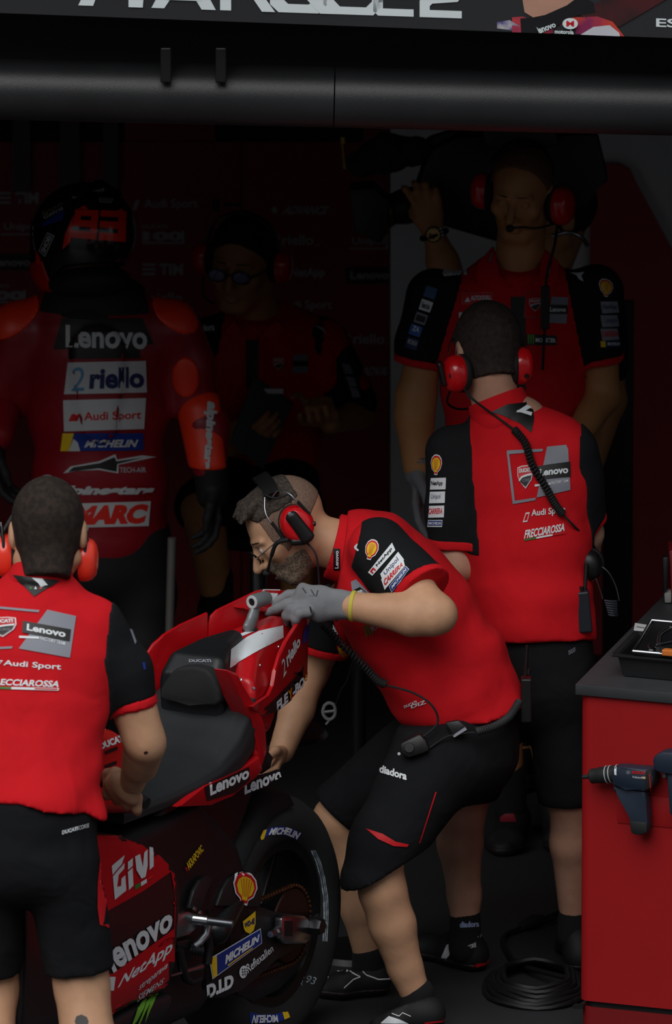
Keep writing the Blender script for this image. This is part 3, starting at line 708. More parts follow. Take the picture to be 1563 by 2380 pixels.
rad = prism('radiator', [B(1.12, -.17, .4), B(1.12, .17, .4), B(1.08, .19, .72), B(1.08, -.19, .72)], BF*.04, CARB, bike)
hb = tube('handlebar', [P(205, 1800, -1.155), P(232, 1812, -1.175), P(342, 1868, -1.253)], .0155, BRUB, bike, 10)
tube('handlebar', [B(1.13, -.1, .93), B(1.12, -.2, .93), B(1.08, -.3, .92)], .016, BRUB, bike, 10)
# ---- seat
secs = [(.86, .85, .11, .79), (.7, .855, .14, .80), (.56, .87, .16, .81), (.46, .885, .167, .818), (.36, .93, .168, .83), (.27, .99, .155, .86), (.2, 1.03, .13, .9)]
bm = bmesh.new(); rows = []
for u, w, hw, wl_ in secs:
    half_ = [(0, w), (hw*.5, w + .002), (hw*.78, w - .006), (hw*.95, w - .025), (hw, (w + wl_)/2 - .01), (hw*.98, wl_)]
    rows.append([bm.verts.new(B(u, -v, z)) for v, z in half_[:0:-1]] + [bm.verts.new(B(u, v, z)) for v, z in half_])
for A_, B_ in zip(rows, rows[1:]):
    for k in range(len(A_) - 1): bm.faces.new((A_[k], A_[k + 1], B_[k + 1], B_[k]))
for r_ in (rows[0], rows[-1]): bm.faces.new(r_)
bm.faces.ensure_lookup_table()
bmesh.ops.subdivide_edges(bm, edges=bm.edges[:], cuts=3, use_grid_fill=True, smooth=.6)
seat = from_bm('seat', bm, SEATM, bike, smooth=True, sharp=60)
pad = prism('back_pad', [BUp(x, y, .36) for x, y in [(369, 1622), (372, 1600), (398, 1560), (415, 1551), (450, 1549), (478, 1556), (492, 1570), (511, 1606), (512, 1632), (498, 1643), (440, 1640), (384, 1632)]], BF*-.045, M('black_foam', '1d1e20', .8, var=.1, bump=.2, bscale=300), bike, .014, seg=3)
humpF = hull([(.33, .93), (.34, 1.05), (.3, 1.095), (.2, 1.115), (.1, 1.12), (.06, 1.08), (.1, .95)], lambda u, w: .092 - .26*np.clip(.29 - u, 0, .3) - .2*np.clip(w - 1.02, 0, .2), .02)
hump = sdf_obj('seat_hump', humpF, .006, CARB, bike)
decal(hump, hump, [(440, 1533), (490, 1533), (493, 1540), (440, 1540)], [T('DUCATI', 0, 0, 1, 1, GREYP, .05)], 'lettering', .002, 8)
# ---- tail
tailF = hull([(.26, .92), (.24, 1.03), (.16, 1.075), (.04, 1.10), (-.1, 1.115), (-.17, 1.10), (-.17, 1.05), (-.05, .95), (.1, .86)], lambda u, w: .146 + (u - .27)*.2447 - .3*np.clip(w - 1.0, 0, .2), .02)
tail = sdf_obj('tail_fairing', tailF, .006, BPAINT, bike)
pxd(tail, [tail, hump], [(533, 1553), (536, 1510), (562, 1488), (602, 1468), (657, 1454), (658, 1482), (612, 1506), (572, 1530)], WPAINT, .002)
pxd(tail, tail, [(524, 1494), (560, 1474), (590, 1462), (592, 1468), (560, 1482), (530, 1500)], WPAINT, .002)
# wings converge to the tail tip
def wplane(s): 
    a, b = B(.27, .16*s, 1), B(-.2, .045*s, 1); n = (b - a).cross(BZ).normalized(); return a, n
def wing(nm, pts, s, th=.010):
    a, n = wplane(s)
    if n.dot(BL)*s < 0: n = -n
    return prism(nm, [PP(x, y, a, n) for x, y in pts], n*-th, BPAINT, bike, .0045, seg=2), n
wl_o, nl = wing('tail_wing', [(714, 1424), (704, 1436), (692, 1452), (668, 1490), (652, 1520), (641, 1556), (637, 1596), (626, 1620), (600, 1634), (582, 1642), (592, 1650), (612, 1664), (640, 1657), (672, 1632), (700, 1602), (716, 1568), (717, 1500), (719, 1440)], 1)
wr_o, nr = wing('tail_wing', [(478, 1421), (420, 1449), (376, 1475), (352, 1494), (339, 1514), (334, 1540), (340, 1580), (352, 1612), (372, 1624), (430, 1585), (470, 1540), (478, 1500)], -1)
wr2, _ = wing('tail_fin', [(478, 1505), (481, 1452), (486, 1430), (500, 1416), (590, 1373), (606, 1370), (662, 1372), (700, 1382), (700, 1400), (650, 1420), (600, 1460), (540, 1500)], -1)
pxd(wr2, wr2, [(612, 1371), (652, 1372), (628, 1402), (580, 1414), (570, 1412)], WPAINT, .002)
pxd(wr2, wr2, [(664, 1374), (700, 1383), (692, 1396), (650, 1400)], WPAINT, .002)
a_, n_ = wplane(-1)
prism('fin_shelf', [PP(x, y, a_, n_) for x, y in [(534, 1410), (560, 1404), (640, 1416), (640, 1422), (560, 1417)]], BL*.03, BPAINT, bike, .002)
# left wing markings
def wd_(quad, items, lift=.0025, nm='lettering'): decal(wl_o, wl_o, quad, items, nm, lift, 8)
pxd(wl_o, wl_o, [(612, 1663), (640, 1656), (672, 1631), (700, 1601), (715, 1566), (716, 1536), (700, 1556), (668, 1592), (634, 1628), (614, 1646)], BLKP, .002)
wd_([(640, 1632), (712, 1562), (714, 1584), (642, 1656)], [T('FLE', 0, 0, .36, 1, WHITE, .05, .05), T('Y', .37, 0, .5, 1, M('orange_print', 'e08a1a', .5), .05), T('-BO', .5, 0, .88, 1, WHITE, .05, .05), T('X', .9, 0, 1, 1, MATS['orange_print'], .05)], .0035)
wd_([(652, 1532), (693, 1474), (697, 1502), (657, 1576)], [T('2', 0, .1, .18, 1, WHITE, .0), T('riello', .24, 0, 1, .85, WHITE, .04)])
pxd(wl_o, wl_o, [(718, 1440), (710, 1452), (703, 1476), (703, 1498), (712, 1490), (717, 1470)], BLUEP, .002)
wd_([(710, 1440), (717, 1434), (716, 1446), (710, 1454)], [T('TIM', 0, 0, 1, 1, WHITE, .03)], .004)
# wing root plate, forward side rails
a_, n_ = wplane(1)
rail = prism('tail_side', [BVp(x, y, .155) for x, y in [(531, 1556), (556, 1566), (583, 1636), (612, 1662), (621, 1695), (624, 1745), (612, 1785), (600, 1795), (596, 1750), (598, 1712), (585, 1672), (558, 1618)]], BL*-.05, BPAINT, bike, .010, seg=3)
sp = [(412, 1876), (480, 1826), (560, 1790), (604, 1758), (612, 1790), (596, 1808), (540, 1850), (494, 1872)]
spn = prism('side_panel', [BVp(x, y, .168) for x, y in sp], BL*-.02, BPAINT, bike, .004)
pxd(spn, spn, [(474, 1830), (578, 1782), (580, 1812), (546, 1842), (480, 1862)], BLKP, .002)
decal(spn, spn, [(485, 1818), (577, 1780), (577, 1808), (487, 1850)], [T('Lenovo', 0, 0, 1, 1, WHITE, .04)], 'lettering', .003, 10)
deflF = [PP(x, y, B(.02, .165, .8), BL + BF*.25) for x, y in [(560, 1812), (604, 1806), (650, 1788), (656, 1806), (612, 1834), (568, 1848)]]
pln = prism('rear_plate', deflF, (BL + BF*.25)*-.008, BPLA, bike, .003)
decal(pln, pln, [(566, 1814), (652, 1782), (654, 1812), (568, 1846)], [T('Lenovo', 0, 0, 1, 1, WHITE, .04)], 'lettering', .003, 10)
prism('tail_lamp_bracket', [BVp(x, y, .12) for x, y in [(606, 1752), (624, 1744), (636, 1760), (630, 1786), (610, 1800), (600, 1785)]], BL*-.06, BPLA, bike, .004)
# ---- antenna box, camera pod, bolts
c = BVp(517, 1500, 0.0); box('antenna_box', c, (.03, .028, .018), BPLA, bike, (BF, BL, BZ), .008)
podb = lathe('camera_mount', BVp(582, 1472, 0.0), BZ, [(0, -.02), (.024, -.02), (.026, .0), (.02, .012), (0, .012)], BPLA, bike, 20)
poda = sdf_obj('camera_stalk', U(.006, ecap(BVp(578, 1462, 0), BVp(588, 1435, 0), BF, (.024, .013), (.018, .012)), ecap(BVp(588, 1435, 0), BVp(596, 1402, 0), BF, (.018, .012), (.017, .012))), .0035, SILV, podb)
cc = BVp(588, 1399, 0.0); cdir = (BF*.93 + Vector((-.35, -.2, 0))).normalized()
bm = bmesh.new(); add_lathe(bm, cc, cdir, [(0, -.06), (.016, -.06), (.0195, -.05), (.0195, .0), (.018, .003), (.0105, .003), (.0105, -.004), (0, -.004)], 28)
cb = from_bm('camera_body', bm, SILV, podb, smooth=True, sharp=35)
lathe('lens_ring', cc, cdir, [(.0095, .0035), (.0175, .0035), (.0165, .006), (.0105, .006), (.0095, .0035)], M('pale_ring', 'c3c8ca', .4), podb, 28)
lathe('lens', cc, cdir, [(0, .004), (.0105, .003), (.0105, 0), (0, 0)], BLKP, podb, 24)
for x, y in ((605, 1546), (560, 1580), (590, 1600), (586, 1630), (648, 1503)):
    hit = bvh(tail).ray_cast(CAM, ray(x, y).normalized())
    if hit[0]: lathe('bolt', hit[0], hit[1], [(0, .003), (.004, .002), (.005, -.001)], STEEL, tail, 8)
decal(msh, [msh, tyre, hug, exh, swl, eng], [(424, 2012), (464, 1962), (470, 1976), (432, 2028)], [T('AKRAPOVIC', .1, 0, 1, 1, YELP, .03), G([(0, .2), (.08, .5), (0, .9)], REDP)], 'lettering', .005, 10)
# ================================================================== people: shared builders
def V3(*a): return Vector(a)
def chain(pts, rs, k=.02): return U(k, *[cone(a, b, ra, rb) for a, b, ra, rb in zip(pts, pts[1:], rs, rs[1:])])
def torso(secs, lat, k=.04):
    """secs: (point, half width, half depth)"""
    return U(k, *[ecap(a[0], b[0], lat, a[1:], b[1:]) for a, b in zip(secs, secs[1:])])
class Head:
    """head frame: l = person's left, f = face direction, u = crown"""
    def __init__(s, c, fwd, up, sc=1.0):
        s.c = Vector(c); s.F = Vector(fwd).normalized(); up = Vector(up); s.U = (up - s.F*up.dot(s.F)).normalized(); s.L = s.U.cross(s.F).normalized(); s.s = sc
    def p(s, l, f, u): return s.c + (s.L*l + s.F*f + s.U*u)*s.s
    def el(s, l, f, u, r): return ell(s.p(l, f, u), [x*s.s for x in r], (s.L, s.F, s.U))
    def cn(s, a, b, ra, rb): return cone(s.p(*a), s.p(*b), ra*s.s, rb*s.s)
    def hs(s, l, f, u, n): return half(s.p(*(l, f, u)), s.L*n[0] + s.F*n[1] + s.U*n[2])
    def skull(s): return U(.03*s.s, s.el(0, -.015, .03, (.077, .100, .092)), s.el(0, .028, -.03, (.064, .068, .085)))
    def field(s, neck, nr=.056, ears=True, jaw=1.0):
        k = s.s
        f = U(.02*k, s.skull(), s.el(0, .058, -.098, (.034*jaw, .03, .026)), *[s.cn((e*.056*jaw, -.008, -.06), (e*.022, .06, -.1), .022, .018) for e in (-1, 1)], *[s.el(e*.047, .062, -.022, (.022, .022, .02)) for e in (-1, 1)])
        f = U(.01*k, f, s.cn((-.012, .087, .024), (-.046, .074, .022), .0085, .0075), s.cn((.012, .087, .024), (.046, .074, .022), .0085, .0075), s.cn((0, .09, .012), (0, .124, -.032), .009, .012), s.el(.013, .103, -.036, (.009, .012, .008)), s.el(-.013, .103, -.036, (.009, .012, .008)))
        f = U(.006*k, f, s.el(0, .093, -.064, (.024, .011, .0065)), s.el(0, .09, -.075, (.02, .011, .007)))
        f = sub(f, *[s.el(e*.032, .104, .003, (.018, .018, .011)) for e in (-1, 1)], s.el(0, .104, -.0695, (.022, .006, .0016)), k=.008*k)
        f = U(.003*k, f, *[s.el(e*.032, .078, .002, (.0135, .0125, .0115)) for e in (-1, 1)])
        if ears: f = U(.006*k, f, *[sub(s.el(e*.080, -.012, -.006, (.012, .021, .034)), s.el(e*.092, -.006, -.004, (.007, .010, .018)), k=.004) for e in (-1, 1)])
        return U(.025*k, f, cone(s.p(0, -.028, -.055), neck, nr*k, nr*1.08*k))
    def eyes(s, parent, iris=True):
        for e in (-1, 1):
            c = s.p(e*.032, .0805, .002); bm = bmesh.new()
            add_lathe(bm, c, s.F, [(0, .0118*s.s), (.0045*s.s, .0108*s.s)], 14, mi=1)
            add_lathe(bm, c, s.F, [(.0045*s.s, .0108*s.s), (.0085*s.s, .0078*s.s), (.0112*s.s, .0022*s.s), (.0115*s.s, -.004*s.s)], 14, mi=0)
            from_bm('eye', bm, [M('eye_white', 'c8c2bc', .3), M('dark_iris', '1c120c', .25)], parent, smooth=True)
    def brows(s, parent, m):
        for e in (-1, 1): sdf_obj('eyebrow', s.cn((e*.014, .0945, .0275), (e*.047, .081, .026), .0030, .0022), .003, m, parent)
def curl_hand(wrist, d, n, side, curls, sc=1.0, thumb=(.5, .3, .2), spread=.0):
    """wrist, finger direction d, palm normal n, thumb side; curls in radians per finger (index..little)"""
    d = Vector(d).normalized(); n = Vector(n); n = (n - d*n.dot(d)).normalized(); t = d.cross(n).normalized()
    if t.dot(Vector(side)) < 0: t = -t
    w = Vector(wrist); S = sc
    pc = w + d*.048*S
    fs = [ecap(w + d*.0*S, w + d*.03*S, t, (.028*S, .021*S), (.036*S, .017*S)), ecap(w + d*.03*S, w + d*.085*S, t, (.036*S, .017*S), (.042*S, .013*S))]
    lens = [(.043, .026, .021), (.047, .03, .022), (.043, .028, .021), (.034, .021, .019)]
    for i in range(4):
        k = w + d*(.09 - .004*abs(i - 1))*S + t*(.030 - .0205*i)*S; a = 0; pts = [k]; dirv = (d + t*(spread*(1.5 - i))).normalized()
        for j, L in enumerate(lens[i]):
            a += curls[i][j]; q = dirv*math.cos(a) + n*math.sin(a); pts.append(pts[-1] + q*L*S)
        fs.append(chain(pts, [.0098*S, .0092*S, .0085*S, .0068*S], .004))
    b = w + d*.025*S + t*.03*S + n*.006*S; tdv = (d*.75 + t*.6 + n*thumb[0]).normalized(); p1 = b + tdv*.038*S
    t2 = (d*.9 + t*(.25 - thumb[1]) + n*thumb[1]).normalized(); p2 = p1 + t2*.032*S; t3 = (d*.9 + t*(.1 - thumb[2]) + n*thumb[2]).normalized(); p3 = p2 + t3*.026*S
    fs.append(chain([b, p1, p2, p3], [.0155*S, .0125*S, .011*S, .0085*S], .006))
    return U(.006*S, *fs)
def shoe(parent, ankle, heel, toe, m, solem, accents=None, nm='shoe', up=.085):
    h, t = Vector(heel), Vector(toe); a = Vector(ankle); g = min(h.z, t.z); d = (t - h).normalized(); lat = d.cross(BZ).normalized()
    body = U(.03, ecap(h + BZ*.045 + d*.03, h + BZ*.05 + d*.1, lat, (.036, .04), (.038, .042)), ecap(h + BZ*.045 + d*.1, t + BZ*.03 - d*.06, lat, (.038, .045), (.046, .03)), ecap(t + BZ*.03 - d*.06, t + BZ*.022 - d*.02, lat, (.046, .03), (.03, .022)), cone(h + BZ*.05 + d*.045, a + (a - h - d*.045).normalized()*.0, .036, .042))
    gz = min(h.z, t.z)
    cut = lambda p: gz + .018 - p[:, 2]
    top = half(a + (a - (h + d*.045)).normalized()*.01, a - (h + d*.045))
    s = sdf_obj(nm, I(body, cut, top), .005, m, parent)
    so = sdf_obj('sole', I(off(body, .003), lambda p: p[:, 2] - gz - .026, lambda p: gz - p[:, 2]), .005, solem, s)
    return s
def ear_cup(parent, c, out, up, m, r=.036, tall=1.28, cush=True):
    """dome ear cup; out = away from the head"""
    out = Vector(out).normalized(); up = Vector(up); up = (up - out*up.dot(out)).normalized()
    def st(bm):
        for v in bm.verts:
            q = v.co - Vector(c); v.co = v.co + up*(q.dot(up)*(tall - 1))
    bm = bmesh.new(); add_lathe(bm, c, out, [(r*.98, -.004), (r*1.02, .004), (r, .016), (r*.9, .028), (r*.7, .036), (r*.35, .040), (0, .041)], 32, up); st(bm)
    cup = from_bm('ear_cup', bm, m, parent, smooth=True, sharp=50)
    bm = bmesh.new(); add_lathe(bm, c, out, [(r*.55, -.022), (r*.9, -.024), (r*1.04, -.016), (r*1.04, -.005), (r*.98, -.003), (r*.5, -.003)], 28, up); st(bm)
    from_bm('ear_cushion', bm, BRUB, cup, smooth=True)
    return cup
def knob(parent, c, out, r, m=BPLA, h=.006): return lathe('knob', c, out, [(0, h), (r*.8, h), (r, h*.6), (r, -.004), (0, -.004)], m, parent, 14)
def band(hd, cl, cr, top, w=.012, t=.003):
    """head band between two cups over the crown"""
    pts = spl([cl, cl.lerp(top, .55) + (cl - cr).normalized()*.012, top, cr.lerp(top, .55) - (cl - cr).normalized()*.012, cr], 8); return pts
def strip(name, pts, nrm, w, t, m, parent):
    """flat band along pts; width across nrm x tangent"""
    bm = bmesh.new(); rows = []
    for i, p in enumerate(pts):
        tg = (pts[min(i + 1, len(pts) - 1)] - pts[max(i - 1, 0)]).normalized(); n = nrm(p) if callable(nrm) else Vector(nrm)
        n = (n - tg*n.dot(tg)).normalized(); s = tg.cross(n).normalized()
        rows.append([bm.verts.new(p + s*w + n*t), bm.verts.new(p - s*w + n*t), bm.verts.new(p - s*w - n*t), bm.verts.new(p + s*w - n*t)])
    for a, b in zip(rows, rows[1:]):
        for k in range(4): bm.faces.new((a[k], a[(k + 1) % 4], b[(k + 1) % 4], b[k]))
    bm.faces.new(rows[0]); bm.faces.new(rows[-1][::-1])
    return from_bm(name, bm, m, parent, smooth=True, sharp=40)
def zone_below(p0, n, rng):
    p0 = _a(p0); n = _a(n)/np.linalg.norm(_a(n))
    return lambda p: np.clip((p - p0) @ n/rng, 0, 1)
HAIRD = M('dark_hair', '241d19', .8, var=.35, scale=90, bump=.8, bscale=500, spec=.3)
HAIRB = M('brown_hair', '332a26', .8, var=.35, scale=90, bump=.8, bscale=500, spec=.3)
HAIRG = M('greying_hair', '4e4842', .8, col2='2c2621', cscale=110, bump=.8, bscale=500, spec=.3)
def shield(parent, tgt, quad, lift=.004):
    o = [(.02, .06), (.3, .0), (.7, .0), (.98, .06), (1, .4), (.9, .65), (.5, 1), (.1, .65), (0, .4)]
    def s(k, m, dx=0, dy=0): return G([(.5 + (x - .5)*k + dx, .48 + (y - .48)*k + dy) for x, y in o], m)
    decal(parent, tgt, quad, [s(1., WHITE), s(.92, REDP), G([(.06, .62), (.22, .46), (.5, .40), (.93, .36), (.92, .46), (.88, .62), (.5, .94), (.12, .65)], WHITE), G([(.12, .66), (.3, .52), (.6, .47), (.91, .45), (.86, .62), (.5, .92)], BLKP), T('DUCATI', .13, .12, .87, .3, WHITE, .05), T('CORSE', .32, .58, .78, .7, GREYP, .0)], 'emblem', lift, 8)
# ------------------------------------------------------------------ mechanic at the handlebar, back to us
def lm():
    pel = P(55, 1905, -1.66); ch = P(82, 1560, -1.5); nk = P(92, 1340, -1.42)
    lat = Vector((-1, .05, 0)); hd = Head(P(112, 1238, -1.40), (.03, .93, -.36), (0, .36, .93), 1.06)
    shR = P(222, 1455, -1.47); elR = P(332, 1712, -1.47); wrR = P(308, 1820, -1.30)
    shL = P(-62, 1455, -1.45); elL = P(-130, 1720, -1.4); wrL = P(-60, 1830, -1.25)
    hipR = P(140, 1930, -1.66); knR = P(190, 2290, -1.66); anR = P(215, 2680, -1.74); hipL = P(-25, 1935, -1.64); knL = P(-22, 2300, -1.60); anL = P(-40, 2690, -1.70)
    base = Vector((P(100, 2400, -1.7).x, -1.72, 0))
    body = U(.03, torso([(pel, .15, .11), (P(62, 1760, -1.58), .145, .1), (ch, .175, .11), (P(88, 1420, -1.46), .12, .08)], lat),
             chain([shR, elR, wrR], [.052, .046, .032]), chain([shL, elL, wrL], [.052, .046, .032]),
             chain([hipR, knR, P(205, 2420, -1.71), anR], [.085, .066, .066, .042]), chain([hipL, knL, P(-30, 2420, -1.68), anL], [.085, .066, .066, .042]), cone(ch, nk, .06, .056))
    # muscle of the forearm and calf
    body = U(.02, body, cone(P(345, 1735, -1.47), P(332, 1785, -1.38), .042, .036), cone(P(318, 1650, -1.47), P(335, 1720, -1.47), .052, .045))
    ba, bb = P(232, 1812, -1.175), P(330, 1862, -1.245); fs = [ecap(wrR, P(292, 1832, -1.285), bb - ba, (.032, .028), (.044, .026)), ecap(P(292, 1832, -1.285), P(276, 1838, -1.255), bb - ba, (.044, .026), (.046, .024))]
    for i in range(4):
        q = ba.lerp(bb, .2 + .235*i); fs.append(chain([q + V3(0, -.034, .012), q + V3(-.002, -.03, -.018), q + V3(-.002, .004, -.032), q + V3(0, .026, -.01)], [.0135, .0125, .0115, .0095], .004))
    fs.append(chain([P(292, 1808, -1.27), P(268, 1796, -1.245), P(250, 1798, -1.215), P(240, 1812, -1.19)], [.018, .0145, .0125, .010], .006))
    handR = U(.010, *fs)
    handL = curl_hand(wrL, (.2, .5, -.3), (0, .6, -.4), (1, 0, 0), [(1.1, 1.3, .8)]*4, 1.0)
    p = sdf_obj('person', body, .009, SKIN, None, base, extra=[(hd.field(nk, .057), .0045), (handR, .004), (handL, .005)])
    tag(p, 'mechanic in the brightest red shirt with his back to us gripping the handlebar', 'person')
    hair = sdf_obj('hair', I(off(U(.03, hd.skull(), cone(hd.p(0, -.03, -.03), hd.p(0, -.045, -.10), .060, .052)), .007), hd.hs(0, .05, .05, (0, 1, -.5)), hd.hs(0, -.06, -.112, (0, -.1, -1.))), .0045, M('cropped_dark_hair', '2b2522', .85, col2='3a302a', cscale=60, bump=.8, bscale=600, spec=.2), p)
    # shirt
    tr = torso([(P(70, 1900, -1.65), .178, .14), (P(62, 1760, -1.58), .162, .125), (P(72, 1640, -1.53), .178, .128), (P(80, 1530, -1.49), .192, .125), (P(86, 1440, -1.46), .162, .10), (P(92, 1385, -1.44), .095, .085)], lat, .04)
    slR = chain([shR, P(285, 1560, -1.47), P(312, 1655, -1.47)], [.068, .066, .060], .03); slL = chain([shL, elL], [.068, .062])
    cutR = half(P(304, 1645, -1.47), Vector((.18, 0, -1))); cutL = half(shL.lerp(elL, .75), elL - shL)
    whole = U(.035, tr, I(slR, cutR), I(slL, cutL))
    h1_ = half(P(60, 1846, -1.65), Vector((-.27, 0, -1))); h2_ = half(P(0, 1850, -1.65), Vector((0, 0, -1))); hem = lambda q: np.minimum(h1_(q), h2_(q))
    zone = zone_below(P(80, 1600, -1.5), (0, 0, -1), .25)
    sh = waves(I(whole, hem), .008, 42, 4, zone)
    shirt = sdf_obj('shirt', sh, .0065, RED, p)
    reg = half(P(248, 1480, -1.47), Vector((-1, 0, .12)))
    cuffn = Vector((.18, 0, -1)).normalized()
    sv = sdf_obj('sleeve', I(off(U(.035, tr, I(slR, half(P(304, 1642, -1.47) - cuffn*.023, cuffn))), .003), reg, chain([P(235, 1440, -1.47), P(262, 1510, -1.47), P(330, 1660, -1.47)], [.105, .10, .10], .02)), .006, BLK, shirt)
    sdf_obj('cuff', I(off(slR, .003), half(P(304, 1642, -1.47) + cuffn*.001, cuffn), half(P(304, 1642, -1.47) - cuffn*.024, -cuffn)), .005, RED, shirt)
    sdf_obj('sleeve', I(off(slL, .003), half(shL + Vector((-.03, 0, 0)), (1, 0, 0)), cutL), .009, BLK, shirt)
    # collar
    c0, c1 = P(90, 1366, -1.445), P(104, 1314, -1.415); cx = (c1 - c0).normalized()
    col = I(sub(off(cone(c0, c1, .083, .072), 0), off(cone(c0 - cx*.1, c1 + cx*.1, .062, .062), 0), k=.003), half(c1, cx), half(c0 - cx*.02, -cx))
    sdf_obj('collar', col, .0045, RED, shirt)
    # shorts
    wst = P(58, 1850, -1.65)
    sho = U(.03, I(off(tr, -.016), half(P(60, 1800, -1.6), (0, 0, 1))), torso([(P(57, 1935, -1.655), .16, .125), (P(55, 1980, -1.66), .177, .133)], lat), ecap(P(138, 1980, -1.66), P(188, 2262, -1.66), lat, (.09, .1), (.083, .088)), ecap(P(-30, 1980, -1.64), P(-30, 2290, -1.60), lat, (.09, .1), (.085, .088)))
    cutr = half(P(188, 2254, -1.66), Vector((.1, 0, -1)))
    shorts = sdf_obj('shorts', waves(I(sho, cutr), .006, 18, 9), .0075, SHORT, p)
    # pocket flap with red lining on the right thigh
    pk = [(230, 2000), (236, 1995), (244, 2012), (247, 2030), (246, 2090), (240, 2140), (236, 2152), (230, 2148), (225, 2110), (225, 2050)]
    pxd(shorts, shorts, pk, REDP, .003, 'pocket_lining', 10)
    pxd(shorts, shorts, [(236, 2150), (266, 2148), (266, 2156), (255, 2156)], REDP, .003, 'pocket_edge', 10)
    decal(shorts, shorts, [(143, 1930), (204, 1913), (205, 1922), (144, 1939)], [T('DUCATI', 0, 0, .6, 1, WHITE, .05, .04), T('CORSE', .62, 0, 1, 1, WHITE, 0, .04)], 'print', .003, 10)
    # back prints
    def d(q, it, nm='print', l=.003): decal(shirt, [shirt, sv] + [o for o in shirt.children if o.name.startswith('collar')], q, it, nm, l, 12)
    d([(31, 1337), (138, 1350), (138, 1350), (78, 1388)], [G([(0, 0), (1, 0), (1, .02), (.98, 1), (.02, 1)], BLKP)], 'neck_patch')
    d([(75, 1344), (98, 1346), (110, 1360), (96, 1362)], [R(0, 0, 1, 1, WHITE)], 'print', .0045)
    for x, m in ((72, GRNP), (83, WHITE), (94, REDP)): d([(x - 3, 1364), (x + 3, 1364), (x + 3, 1371), (x - 3, 1371)], [G([(.5, 0), (1, 1), (0, 1)], m)], 'print', .0045)
    d([(-20, 1409), (92, 1419), (90, 1424), (-20, 1414)], [R(0, 0, 1, 1, GREYP)]); d([(-20, 1505), (30, 1503), (28, 1508), (-20, 1510)], [R(0, 0, 1, 1, GREYP)])
    d([(110, 1418), (176, 1433), (162, 1529), (44, 1508)], [R(0, 0, 1, 1, GREYP)])
    d([(54, 1444), (164, 1464), (161, 1492), (52, 1471)], [R(0, 0, 1, 1, BLKP), T('Lenovo', .09, .18, .9, .76, WHITE, .035)], l=.0045)
    d([(45, 1479), (91, 1481), (91, 1486), (45, 1484)], [R(0, 0, 1, 1, WHITE)], l=.0045)
    d([(94, 1480), (151, 1493), (150, 1501), (94, 1488)], [T('FACTORY TEAM', 0, 0, 1, 1, WHITE, .01)], l=.0045)
    shield(shirt, [shirt], [(-24, 1437), (39, 1434), (39, 1480), (-24, 1484)])
    d([(-8, 1535), (8, 1535), (2, 1548), (-14, 1548)], [G([(.3, 0), (1, 0), (.7, 1), (0, 1)], WHITE), G([(.38, .2), (.85, .2), (.62, .85), (.15, .85)], RED)])
    d([(10, 1534), (142, 1543), (141, 1561), (8, 1550)], [T('Audi Sport', 0, 0, 1, 1, WHITE, .02)])
    d([(-22, 1577), (139, 1583), (137, 1598), (-22, 1592)], [T('FRECCIAROSSA', 0, 0, 1, 1, WHITE, .03, .02)])
    d([(-22, 1596), (137, 1600), (135, 1606), (-22, 1601)], [R(0, 0, .31, 1, GRNP), R(.31, 0, .65, 1, WHITE), R(.65, 0, 1, 1, WHITE), R(.65, .25, .98, .75, REDP)])
    pxd(sv, sv, [(300, 1462), (306, 1464), (316, 1492), (313, 1498)], GREYP, .002, 'print')
    pxd(sv, sv, [(330, 1540), (336, 1540), (338, 1556), (333, 1556)], BLUEP, .002, 'print')
    # leg marks
    pxd(p, p, [(178, 2362), (190, 2358), (202, 2364), (206, 2374), (203, 2386), (178, 2386), (174, 2374)], M('grey_tattoo', '4e4a48', .7), .001, 'tattoo')
    pxd(p, p, [(334, 1748), (340, 1745), (345, 1748), (342, 1752), (336, 1753)], M('dark_scab', '2c1a18', .7), .001, 'graze', 6)
    # shoes out of frame, still on the ground
    for an, k in ((anR, 1), (anL, -1)):
        shoe(p, an, Vector((an.x, an.y - .06, 0)), Vector((an.x + .03*k, an.y + .21, 0)), BLK, BRUB)
    # headset
    hs = empty('headset', hd.p(0, 0, 0), 'bright orange red ear defender headset on the mechanic gripping the handlebar', 'headset', 'red headsets')
    cr = P(205, 1300, -1.385); cl = P(3, 1290, -1.37)
    for c, s in ((cr, 1), (cl, -1)):
        out = Vector((s*1.0, -.15, .0)); cup = ear_cup(hs, c + Vector((-s*.016, 0, 0)), out, (s*.05, .05, 1), OPLA, .044, 1.22)
        knob(cup, c + Vector((-.012*s, -.036, .016)), (0, -1, .2), .006, OPLA); 
        tube('yoke', [c + Vector((-.008*s, -.037, .0)), c + Vector((-.006*s, -.036, .04)), c + Vector((-.002*s, -.018, .075))], .004, BPLA, cup)
        tube('wire_arm', [c + Vector((-.004*s, -.028, .045)), c + Vector((.0, -.014, .085))], .0016, STEEL, cup)
    top = hd.p(0, -.01, .13)
    strip('headband', band(hd, cl + Vector((.0, -.012, .05)), cr + Vector((.0, -.012, .05)), top), lambda q: (q - hd.c), .012, .003, BPLA, hs)
lm()
